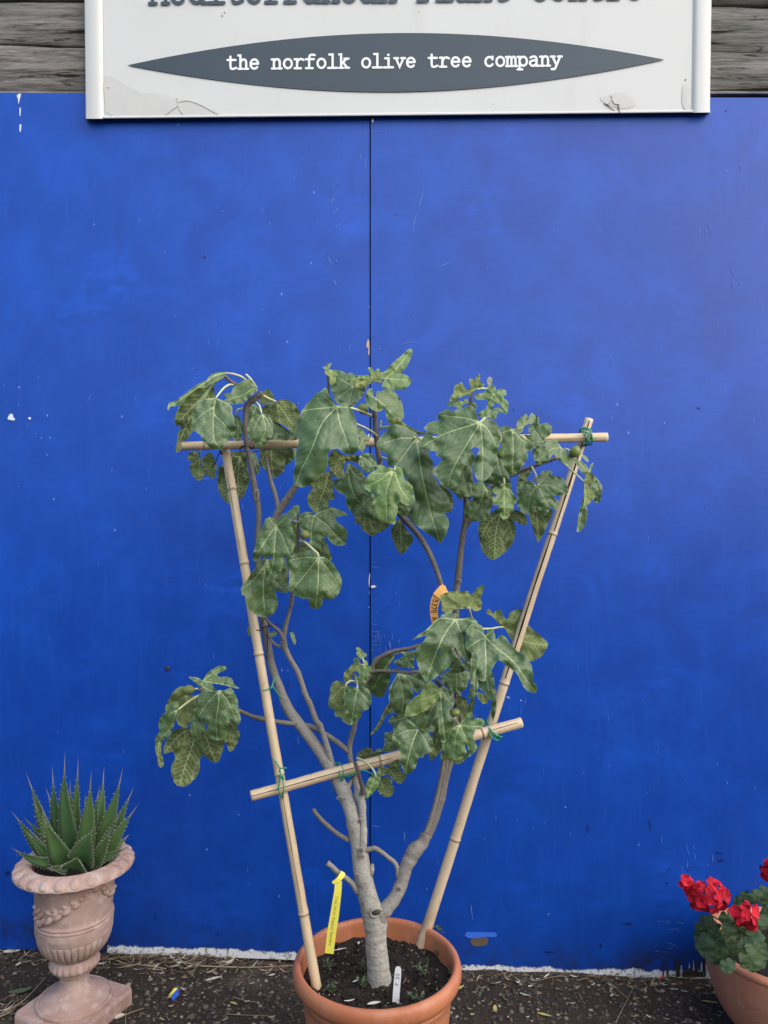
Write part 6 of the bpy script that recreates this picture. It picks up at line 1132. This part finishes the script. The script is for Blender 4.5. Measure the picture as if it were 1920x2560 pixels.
# the heap of shredded leaves under the left board: too many to tell apart, one mass
r = random.Random(12); mm = [MB() for _ in range(3)]
def shred(px0, px1, py0, py1, n, lmin=.012, lmax=.05):
    for i in range(n):
        px = r.uniform(px0, px1); py = py0 + (py1 - py0) * (r.random() ** 1.5); b = gpt(px, py); L_ = r.uniform(lmin, lmax); an = r.gauss(0, .7); wd = r.uniform(.0012, .006)
        u = Vector((math.cos(an), math.sin(an), r.uniform(-.15, .3))); v = Vector((-math.sin(an), math.cos(an), r.uniform(-.5, .5))); m_ = mm[(0, 1, 1, 0, 1, 0, 1, 2)[r.randrange(8)]]; V = []; bd = r.uniform(-.3, .3); z0 = r.uniform(.001, .010)
        for j in range(7):
            t = j / 6; c = b + u * L_ * (t - .5) + v * bd * L_ * (t - .5) ** 2 * 2 + Vector((0, 0, z0 + L_ * .5 * (t - .5) ** 2)); w_ = wd / 2 * (math.sin(math.pi * (t * .9 + .05)) + .1); V += [tuple(c - v * w_), tuple(c + v * w_)]
        m_.add(V, [(2 * j, 2 * j + 1, 2 * j + 3, 2 * j + 2) for j in range(6)])
shred(230, 760, 2388, 2440, 260); shred(0, 120, 2375, 2420, 50); shred(250, 560, 2395, 2425, 130); shred(1150, 1800, 2440, 2478, 190, .008, .03); shred(1150, 1900, 2470, 2558, 130, .005, .022); shred(340, 760, 2440, 2558, 130, .005, .025); shred(0, 60, 2500, 2558, 30)
for m_, k, nme in zip(mm, ('straw', 'lit_b', 'lit_p'), ('leaf_litter', 'leaf_litter', 'leaf_litter')): tag(m_.build(nme, M[k], None, False), kind='stuff')
def stalk(pts, wd, label, mat='straw'):
    m = MB(); q = smooth_path(np.array([tuple(gpt(x, y, h)) for x, y, h in pts]), 8); tube(m, q, np.linspace(wd, wd * .5, len(q)), 6, True, .1, pts[0][0])
    return tag(m.build('dry_stalk', M[mat]), label, 'dry stalk', 'dry stalks lying on the ground')
stalk([(470, 2414, .006), (560, 2417, .008), (640, 2418, .006), (760, 2412, .006)], .0028, 'long straw stalk lying level along the foot of the left board')
stalk([(583, 2492, .004), (615, 2502, .012), (645, 2505, .004)], .0013, 'pale stalk crossing the gravel left of the fig pot')
stalk([(563, 2535, .004), (620, 2538, .005), (680, 2540, .004)], .0012, 'thin stalk lying level near the bottom edge')
stalk([(290, 2548, .004), (330, 2530, .012), (362, 2520, .006)], .0016, 'pale stalk leaning out from the urn base')
stalk([(313, 2560, .004), (318, 2500, .010), (330, 2450, .03)], .0010, 'thin upright stalk at the right corner of the urn base')
stalk([(0, 2535, .004), (60, 2500, .02), (115, 2442, .02)], .0022, 'bent straw stalk left of the urn')
stalk([(-10, 2545, .004), (25, 2530, .010), (45, 2512, .004)], .0030, 'thick straw stalk at the left edge')
stalk([(1508, 2440, .004), (1545, 2475, .012), (1572, 2498, .004)], .0011, 'fine stalk slanting down from the right board')
stalk([(1540, 2555, .004), (1560, 2515, .010), (1590, 2458, .004)], .0011, 'fine stalk crossing the slanting stalk')
stalk([(1310, 2438, .004), (1335, 2452, .010), (1385, 2442, .006), (1440, 2440, .004)], .0013, 'wavy dry tendril under the right board foot')
stalk([(600, 2400, .004), (620, 2420, .01), (632, 2432, .01), (615, 2448, .004)], .0010, 'curled dry tendril left of the fig pot')
stalk([(415, 2422, .004), (350, 2412, .01), (280, 2410, .004)], .0022, 'straw stalk behind the right side of the urn')
stalk([(735, 2440, .004), (748, 2470, .008), (762, 2520, .004)], .0012, 'green stem lying along the left side of the fig pot', 'stem')
W = gpt(434, 2492); wr = thing('sweet_wrapper', 'folded yellow and blue scrap of wrapper on the gravel', 'wrapper', tuple(W))
m = MB(); V = [W + Vector(p) for p in ((-.016, -.012, .006), (-.002, .018, .016), (.008, .020, .014), (-.004, -.016, .012))]; m.add(V, [(0, 1, 2, 3)]); V2 = [v + Vector((.001, -.003, -.0015)) for v in V]; m.add(V2, [(3, 2, 1, 0)]); m.build('yellow_half', M['yellow'], wr, False)
m = MB(); V = [W + Vector(p) for p in ((-.0035, -.0165, .0122), (.0085, .0195, .0142), (.015, .008, .006), (.003, -.024, .003))]; m.add(V, [(0, 1, 2, 3)]); V2 = [v + Vector((.001, -.002, -.002)) for v in V]; m.add(V2, [(3, 2, 1, 0)]); m.build('blue_half', M['blue_wrap'], wr, False)
def ongr(r): return r.uniform(-1.30, 1.30), r.uniform(2.20, 2.548)
tag(scatter_stones('gravel', lambda r: (r.uniform(-1.9, 1.9), r.uniform(.9, 2.2)), 2600, .0018, .0095, gz, M['stone'], 22), kind='stuff')
tag(scatter_stones('gravel', ongr, 5200, .0018, .0095, gz, M['stone'], 21), kind='stuff')

# unseen greenery added behind the camera, keeping low sky light off the wall foot
hg = thing('blocker_hedge', 'added dark evergreen screen, unseen behind the viewpoint, blocking low sky light', 'blocker_hedge', (0, -2.6, 0)); m = MB(); r = random.Random(77)
xs = np.linspace(-7, 7, 90); V = []
for x in xs:
    for (y, z) in ((-2.2, -.15), (-2.15, .6), (-2.15, 1.1), (-2.2, 1.55), (-2.35, 1.8), (-2.8, 1.85), (-3.1, 1.7), (-3.2, 1.2), (-3.2, -.15)): V.append((x + r.uniform(-.05, .05), y + r.uniform(-.09, .09), z + r.uniform(-.07, .07)))
m.add(V, [(i * 9 + j, i * 9 + j + 1, (i + 1) * 9 + j + 1, (i + 1) * 9 + j) for i in range(89) for j in range(8)])
m.build('inner_mass', plain('blocker_green', (.022, .034, .016), .9, .15, .5, 30), hg); m = MB()
for i in range(5000):
    x, z = r.uniform(-7, 7), r.uniform(0, 1.85); c = Vector((x, -2.15 + r.uniform(-.12, .08), z)); u = Vector((r.uniform(-1, 1), r.uniform(-.6, 1), r.uniform(-1, 1))).normalized(); v = u.cross(Vector((r.uniform(-1, 1), .5, 1))).normalized(); k = r.uniform(.03, .06)
    m.add([c - u * k, c + v * k * .4, c + u * k, c - v * k * .4], [(0, 1, 2, 3)])
m.build('foliage', plain('blocker_leaf', (.030, .048, .020), .6, .3, .5, 20), hg, False)

# ================================================================ URN AND AGAVE
UX, UY = wallx(187, 2.24), 2.24; UA = math.atan2(UX, UY)
u0 = float(gz(UX, UY)); K_ = 2.24 / FOC / 3.0725
urn = thing('garden_urn', 'chalky pink terracotta pedestal urn with moulded rim and garland', 'urn', (UX, UY, u0))
def egg(th, i, r, z):
    k = np.abs(np.sin(th * 13)); return r, z
prof = []
def zz(py): return CAMZ - (1840 + py / 3.0725 - 1280) / FOC * UY
def rr_(px): return px * K_
RIM = [(300, 965), (305, 942), (318, 930), (335, 925), (354, 927), (378, 936), (402, 948), (422, 962), (434, 976), (438, 990), (432, 1002), (412, 1011), (372, 1019), (332, 1032), (304, 1052), (293, 1080)]
def rimfn(th, i, r, z):
    a = RIM[i][0]; k = 0.0
    if 345 < a < 437 and i < 11:
        s = np.abs(np.sin(th * 12)); e = np.clip((s - .25) * 2.2, 0, 1); k = (0.0045 * e - .002 * (s < .16)) * (math.sin(math.pi * min(1, max(0, (i - 2) / 8.5))))
    return r + k, np.full_like(th, z) + k * .6
def dense(prof, n=5): 
    a = smooth_path(np.array(prof, float), n); return [tuple(q) for q in a]
RIM_d = dense(RIM, 3); RIM = RIM_d
def rimfn(th, i, r, z):
    t = i / (len(RIM_d) - 1); wgt = math.exp(-((t - .42) / .14) ** 2); u = ((th * 24 / (2 * math.pi)) % 1 - .5) * 2; v = (t - .42) / .16; q = np.sqrt((u / .70) ** 2 + v * v); k = .0040 * np.clip(1.1 - q, 0, .7) - .0030 * np.exp(-((q - 1.22) / .20) ** 2); k = np.where(q > 1.2, k * wgt, k)
    return r + k, np.full_like(th, z) + k * .4
lathe_at([(rr_(a), zz(b)) for a, b in RIM_d], M['urn'], 'rim', urn, UX, UY, 288, rimfn)
lathe_at([(rr_(a), zz(b)) for a, b in dense([(296, 985), (290, 1040), (286, 1100)], 2)], M['urn'], 'inner_wall', urn, UX, UY, 96)
BODY = dense([(293, 1070), (290, 1120), (285, 1190), (279, 1260), (274, 1310), (273, 1335), (277, 1346), (283, 1350), (285, 1358), (281, 1366), (282, 1372), (286, 1378), (286, 1386), (283, 1394), (284, 1410), (283, 1440), (280, 1470), (277, 1484), (271, 1489), (272, 1496), (270, 1515), (258, 1555), (236, 1595), (205, 1630), (172, 1655), (145, 1668)], 4)
def bodyfn(th, i, r, z):
    py = BODY[i][1]; k = np.zeros_like(th)
    if py > 1492: k = -0.0085 * np.exp(-((np.abs(np.sin(th * 17)) - 0.0) / .30) ** 2) * math.sin(math.pi * min(1, max(0, (py - 1492) / 180.0)) ) ** .5 * (r / .1)
    else: k = .0012 * noise2(th * 4, np.full_like(th, py / 40), 3)
    return r + k, np.full_like(th, z)
lathe_at([(rr_(a), zz(b)) for a, b in BODY], M['urn'], 'bowl', urn, UX, UY, 288, bodyfn)
COL_ = dense([(135, 1660), (152, 1672), (168, 1690), (177, 1712), (178, 1732), (170, 1752), (152, 1768), (138, 1776), (139, 1786), (132, 1796), (116, 1806)], 4)
def colfn(th, i, r, z):
    t = i / (len(COL_) - 1); k = .0045 * (np.abs(np.sin(th * 11)) - .4) * math.exp(-((t - .38) / .18) ** 2); return r + k, np.full_like(th, z)
lathe_at([(rr_(a), zz(b)) for a, b in COL_], M['urn'], 'collar', urn, UX, UY, 240, colfn)
lathe_at([(rr_(a), zz(b)) for a, b in dense([(114, 1800), (107, 1822), (105, 1850), (108, 1880), (120, 1908), (145, 1934), (180, 1957), (215, 1976), (242, 1990), (252, 1997), (256, 2002), (260, 1997), (269, 1995), (277, 2003), (279, 2016), (276, 2032)], 4)], M['urn'], 'foot', urn, UX, UY, 128)
# square plinth turned corner-on
m = MB(); hd = .1555; ztop, zbot = zz(2026), u0 - .004
for (f, z) in ((1.02, zbot), (1.02, ztop - .010), (1.0, ztop - .002), (.975, ztop)):
    for k in range(4):
        for s in (-1, 1):
            a = k * math.pi / 2 - UA + s * .05; m.v.append((UX + hd * f * math.cos(a), UY + hd * f * math.sin(a), z))
m.f = [tuple((l * 8 + i, l * 8 + (i + 1) % 8, l * 8 + 8 + (i + 1) % 8, l * 8 + 8 + i)) for l in range(3) for i in range(8)] + [tuple(24 + i for i in range(8)), tuple(range(7, -1, -1))]; m.m = [0] * len(m.f)
bevel(m.build('plinth', M['urn'], urn, False), .004, 3)
soil_disc('soil', urn, UX, UY, rr_(296), zz(1000), M['soil'], .006, 6.0, 24)
# garland in relief: rope swag with leaves and a knot under the rim, on the side facing out
def onurn(px, py, lift):
    """point on the bowl seen at crop pixel (px, py)"""
    s_x = px / 3.0725; a = (s_x - 187) * K_ * 3.0725; r = float(np.interp(py, [q[1] for q in BODY[:60]], [rr_(q[0]) for q in BODY[:60]])) + lift
    sx = max(-.98, min(.98, a / r)); th = math.asin(sx); z = CAMZ - (1840 + (py) / 3.0725 - 1280) / FOC * (UY - r * math.cos(th)); th2 = th + UA * 0
    d = Vector((-math.sin(-th), -math.cos(th), 0)); ca, sa = math.cos(-UA), math.sin(-UA)
    return Vector((UX + (d.x * ca - d.y * sa) * r, UY + (d.x * sa + d.y * ca) * r, z))
def relief(pts, rad, name='garland'):
    m = MB(); c = [onurn(x, y, .001) for x, y in smooth_path(np.array(pts, float), 6)]; n = len(c); tube(m, c, rad * (1 + .35 * np.sin(np.arange(n) * 1.7)), 8); return m
m = relief([(300, 1250), (305, 1330), (330, 1385), (390, 1385), (450, 1350), (520, 1330), (600, 1290), (650, 1245), (700, 1205), (760, 1200)], .0060)
for i, (x, y, dx, dy) in enumerate([(340, 1340, -30, 25), (345, 1400, -25, 30), (395, 1330, -30, -22), (400, 1400, -40, 22), (440, 1325, -30, -25), (455, 1385, -45, 20), (500, 1310, -30, -18), (510, 1360, -40, 14), (560, 1290, -28, -18), (580, 1320, -36, 18), (320, 1300, -22, 10), (690, 1190, -25, -10), (720, 1215, -30, 12)]):
    c = [onurn(x + dx * t, y + dy * t, .002) for t in np.linspace(-1, 1, 9)]; tube(m, c, .0082 * np.sin(np.linspace(.15, math.pi - .1, 9)), 8)
for i, (x, y) in enumerate([(775, 1215), (800, 1200), (820, 1225), (795, 1245), (815, 1260), (835, 1250), (780, 1240), (845, 1215)]):
    blob(m, onurn(x, y, .0015), (.0105, .0105, .0105), i, 8, 6)
m.build('garland', M['urn'], urn)

ag = thing('agave_plant', 'spiny green agave rosette planted in the terracotta urn', 'agave', (UX, UY, zz(1000)))
def agave_leaf(base, tip, wmax, yb, yt, bend=0.0, seed=0):
    """crop pixel positions; yb, yt depth offsets of base and tip from the urn axis"""
    c2 = lambda q, dy: np.array(P(q[0] / 3.0725, 1840 + q[1] / 3.0725, UY + dy)); b, t = c2(base, yb), c2(tip, yt); n = 44; w0 = wmax * K_
    ax = t - b; side = np.cross(ax, (0, 1, 0.0)); side /= np.linalg.norm(side); up = np.cross(side, ax); up /= np.linalg.norm(up)
    if up[1] > 0 and ax[2] > 0 and abs(yt - yb) < .02: up = -up
    m = MB(); V = []; AL = []; AC = []; L_ = np.linalg.norm(ax); edge = []
    fr = np.sign(np.dot(up, (0, -1, 0))) or 1
    for i in range(n + 1):
        s = i / n; w_ = w0 / 2 * 1.04 * max(0, 1 - (s / .80) ** 1.85) if s < .80 else 0
        w_ = max(w_, .0034 * max(0.05, (1 - s) / .30) if s > .60 else 0); th = min(.0075, w_ * .5) * (1 - .5 * s)
        c = b + ax * s + up * fr * (bend * L_ * math.sin(math.pi * s)) + side * (.012 * L_ * math.sin(s * 5 + seed))
        cup = w_ * .33
        for (a, o) in ((-1, 1), (-.5, .25), (0, 0), (.5, .25), (1, 1), (.55, -.1), (0, -.35), (-.55, -.1)):
            und = (o <= 0 and a != 0) or o < 0
            V.append(c + side * a * w_ + up * fr * ((cup * abs(a) ** 1.6) - (th * 1.6 if o < 0 else 0))); AL.append(s); AC.append(abs(a))
        edge.append((c - side * w_ + up * fr * cup, c + side * w_ + up * fr * cup))
    k = 8; m.add(V, [(i * k + j, i * k + (j + 1) % k, (i + 1) * k + (j + 1) % k, (i + 1) * k + j) for i in range(n) for j in range(k)] + [tuple(range(k))]); m.attr('al', AL); m.attr('ac', AC)
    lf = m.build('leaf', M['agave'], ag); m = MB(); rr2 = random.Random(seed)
    for i in range(3, int(n * .80), 3):
        for sg in (0, 1):
            e = edge[i][sg]; od = (edge[i][1] - edge[i][0]); od = od / (np.linalg.norm(od) + 1e-9) * (1 if sg else -1); h = rr2.uniform(.0015, .006); q = ax / L_
            tube(m, [e - od * .0008, e + od * h * .6 + q * h * .15, e + od * h - q * h * .25], [.0010, .0006, .0001], 5)
    sp_ = m.build('spines', M['spine'], None); sp_.parent = lf
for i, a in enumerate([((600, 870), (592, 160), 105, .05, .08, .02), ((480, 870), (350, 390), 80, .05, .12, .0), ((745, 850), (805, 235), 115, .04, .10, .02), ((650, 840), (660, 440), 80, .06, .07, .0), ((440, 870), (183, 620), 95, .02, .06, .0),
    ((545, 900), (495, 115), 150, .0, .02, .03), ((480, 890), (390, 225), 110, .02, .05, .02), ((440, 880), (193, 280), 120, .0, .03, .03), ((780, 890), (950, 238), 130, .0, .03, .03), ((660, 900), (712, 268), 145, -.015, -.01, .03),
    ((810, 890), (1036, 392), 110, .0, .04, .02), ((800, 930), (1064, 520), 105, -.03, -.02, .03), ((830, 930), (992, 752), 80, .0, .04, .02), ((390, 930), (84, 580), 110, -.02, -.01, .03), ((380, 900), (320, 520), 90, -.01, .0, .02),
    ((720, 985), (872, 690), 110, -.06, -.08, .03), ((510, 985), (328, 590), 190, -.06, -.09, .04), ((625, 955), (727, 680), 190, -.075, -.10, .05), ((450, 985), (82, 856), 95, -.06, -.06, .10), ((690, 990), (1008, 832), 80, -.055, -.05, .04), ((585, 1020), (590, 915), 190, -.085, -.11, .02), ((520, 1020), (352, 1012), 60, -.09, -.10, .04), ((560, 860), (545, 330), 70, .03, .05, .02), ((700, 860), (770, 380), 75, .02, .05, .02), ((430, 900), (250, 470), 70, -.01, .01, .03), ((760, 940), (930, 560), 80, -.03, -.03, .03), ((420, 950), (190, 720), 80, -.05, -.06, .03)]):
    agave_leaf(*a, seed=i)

# ================================================================ GERANIUM
BX, BY = wallx(1962, 2.27), 2.27; b0 = float(gz(BX, BY))
gp_ = thing('flower_pot', 'weathered round terracotta bowl pot holding the red geranium', 'plant pot', (BX, BY, b0))
ZB = .205
lathe_at(dense([(.0, b0 - .0), (.112, b0 - .002), (.122, b0 + .004), (.148, -.012), (.175, .024), (.198, .071), (.214, .125), (.2225, .175), (.2255, .205)], 4), M['bowl'], 'body', gp_, BX, BY, 96)
lathe_at(dense([(.2245, .203), (.228, .209), (.2285, .216), (.224, .2215), (.212, .2225), (.200, .219), (.192, .210), (.188, .195), (.185, .17)], 4), M['bowl'], 'rim', gp_, BX, BY, 96)
soil_disc('soil', gp_, BX, BY, .19, .185, M['soil'], .007, 9.0, 24)
def bowl_mark(pts, wd):
    m = MB(); V = []
    for (x, y) in smooth_path(np.array(pts, float), 6):
        px, py = 1620 + x / 4.423, 2060 + y / 4.423; D_ = Vector(((px - 960) / FOC, 1, -(py - 1280) / FOC)); C_ = Vector((0, 0, CAMZ)); best = None
        for q in np.linspace(1.9, 2.3, 400):
            p = C_ + D_ * q; rr3 = math.hypot(p.x - BX, p.y - BY); rb = float(np.interp(p.z, [b0, -.012, .024, .071, .125, .175, .205], [.118, .148, .175, .198, .214, .2225, .2255]))
            if rr3 <= rb + .0012: best = p; break
        if best is not None: V.append(best)
    if len(V) > 2: tube(m, V, wd, 6, True, .3, pts[0][0]); m.build('lime_streak', plain('lime_mark', (.40, .30, .25), .8, .2, .3, 120), gp_)
for pts, wd in (([(975, 1670), (985, 1800), (1000, 1900), (1020, 2040)], .0009), ([(855, 1950), (870, 2060)], .0008), ([(985, 1975), (1060, 2030)], .0008), ([(1000, 2040), (1120, 2080), (1230, 2085)], .0007), ([(975, 2160), (1050, 2205)], .0010), ([(1150, 2170), (1210, 2180)], .0009)): bowl_mark(pts, wd)
gnm = thing('geranium_plant', 'red flowering geranium with scalloped leaves in the round pot at the right edge', 'geranium', (BX, BY, .2))
def ger_leaf(cx, cy, r_, Y, tilt, seed, ang):
    """round scalloped leaf; crop pixel centre and radius"""
    px, py, R_ = 1620 + cx / 4.423, 2060 + cy / 4.423, r_ / 4.423; rr4 = random.Random(seed); ol = []; n = 84
    for i in range(n):
        a = 2 * math.pi * i / n; b = (a - ang + math.pi) % (2 * math.pi) - math.pi
        k = .93 + .055 * math.cos(b * 7) + .030 * abs(math.cos(b * 14)) + .05 * float(noise2(a * 1.2, seed, 2)) - .50 * math.exp(-((abs(b) - math.pi) / .13) ** 2)
        ol.append((px + R_ * k * math.cos(a) * 1.03, py + R_ * k * math.sin(a)))
    J = (px - R_ * .22 * math.cos(ang), py - R_ * .22 * math.sin(ang)); veins = [[(px + R_ * .86 * math.cos(ang + d), py + R_ * .86 * math.sin(ang + d))] for d in (0, .85, -.85, 1.7, -1.7)]
    leaf('S', 't', Y, J, veins, ol, None, tilt, 'leaf', M['geranium'], .2, .9, parent=gnm)
GLV = [(1080, 830, 95, 2.33), (1190, 800, 90, 2.31), (1270, 770, 95, 2.33), (1330, 860, 100, 2.28), (1000, 850, 60, 2.34), (1340, 1000, 110, 2.24), (1270, 1080, 95, 2.20), (1400, 1150, 110, 2.22), (640, 1130, 130, 2.22), (760, 1200, 100, 2.19), (590, 1240, 95, 2.23), (700, 1340, 170, 2.17), (620, 1330, 110, 2.20), (890, 1040, 105, 2.18), (900, 1160, 95, 2.14),
       (870, 1270, 110, 2.20), (1010, 1190, 80, 2.21), (1080, 1120, 80, 2.20), (1160, 1290, 140, 2.11), (960, 1370, 95, 2.16), (820, 1470, 105, 2.08), (880, 1570, 95, 2.055), (1160, 1480, 165, 2.06), (1310, 1430, 120, 2.10), (1400, 1330, 120, 2.14), (1060, 1360, 80, 2.19), (720, 1520, 45, 2.10), (1030, 920, 70, 2.28), (1390, 900, 110, 2.30), (1500, 1000, 120, 2.2), (1480, 1250, 130, 2.12), (1500, 1450, 130, 2.07), (1600, 1200, 140, 2.15)]
rg = random.Random(44)
for i, (cx, cy, r_, Y) in enumerate(GLV):
    ger_leaf(cx, cy, r_, Y, (rg.uniform(-.35, .35), rg.uniform(-.9, -.15) if i != 20 else .5), i + 60, rg.uniform(.6, 2.5))
m = MB()
for (x, y, X2, Y2) in ((690, 1000, 760, 1250), (700, 1010, 800, 1060), (1330, 640, 1350, 1150), (1080, 1150, 1150, 1350), (1320, 900, 1350, 1200), (1240, 1180, 1330, 1100)):
    a = P(1620 + x / 4.423, 2060 + y / 4.423, 2.19); b = P(1620 + X2 / 4.423, 2060 + Y2 / 4.423, 2.25); tube(m, [a, a.lerp(b, .5) + Vector((.004, 0, -.004)), b], [.0022, .0024, .003], 7)
m.build('stems', M['stem'], gnm)
def flower_head(cx, cy, rx, ry, Y, n, seed, rf=70):
    h = bpy.data.objects.new('flower_head', None); COL.objects.link(h); h.parent = gnm; h.matrix_parent_inverse = Matrix.Translation(-gnm.location)
    r = random.Random(seed); k = Y / FOC / 4.423; C_ = np.array(P(1620 + cx / 4.423, 2060 + cy / 4.423, Y)); m = MB()
    for i in range(n):
        a = i * 2.39996 + r.uniform(-.2, .2); t = 1 - (i + .5) / n * 1.25; q = math.sqrt(max(0, 1 - t * t)); d = np.array((q * math.cos(a), -max(t, -.25), q * math.sin(a) )); d = d / np.linalg.norm(d)
        o = C_ + d * np.array((rx, (rx + ry) * .42, ry)) * k * r.uniform(.80, 1.06); nrm = Vector(d * (1, 1, 1) + np.array((0, -.35, .12)) + np.array([r.uniform(-.35, .35) for _ in range(3)]) * 1.3).normalized(); u = nrm.cross(Vector((.2, .1, 1))).normalized(); v = nrm.cross(u); sp = r.uniform(0, 6.28); R_ = rf * k * r.uniform(.75, 1.1)
        for p in range(5):
            an = sp + p * 2 * math.pi / 5; dr = u * math.cos(an) + v * math.sin(an); sd = u * -math.sin(an) + v * math.cos(an); V = []; cp = r.uniform(.0, .35); lift = r.uniform(-.25, .35)
            for s in range(6):
                f = s / 5; w_ = R_ * (.10 + .40 * math.sin(f * 2.35) ** .8) if s < 5 else R_ * .22
                for e in (-1, -.5, 0, .5, 1): V.append(Vector(o) + dr * (R_ * f * 1.02 * (1 - .10 * e * e)) + sd * w_ * e + nrm * (R_ * (lift * f * f + cp * .35 * e * e * f - .10 * f * f * f)))
            m.add(V, [(s * 5 + e, s * 5 + e + 1, (s + 1) * 5 + e + 1, (s + 1) * 5 + e) for s in range(5) for e in range(4)])
    o1 = m.build('petals', M['petal'], None); o1.parent = h
    m = MB()
    for i in range(n):
        a = i * 2.1; e = C_ + np.array((math.cos(a) * rx * .5, -.002, math.sin(a) * ry * .5)) * k; tube(m, [C_ + (0, .012, -ry * k * .6), e], [.0009, .0007], 5)
    o2 = m.build('flower_stalks', M['stem'], None); o2.parent = h
flower_head(670, 790, 225, 160, 2.20, 32, 3, 68); flower_head(1085, 1010, 130, 115, 2.12, 12, 5, 78); flower_head(1400, 510, 115, 130, 2.20, 20, 8, 76)
flower_head(430, 650, 60, 70, 2.21, 9, 9, 55)
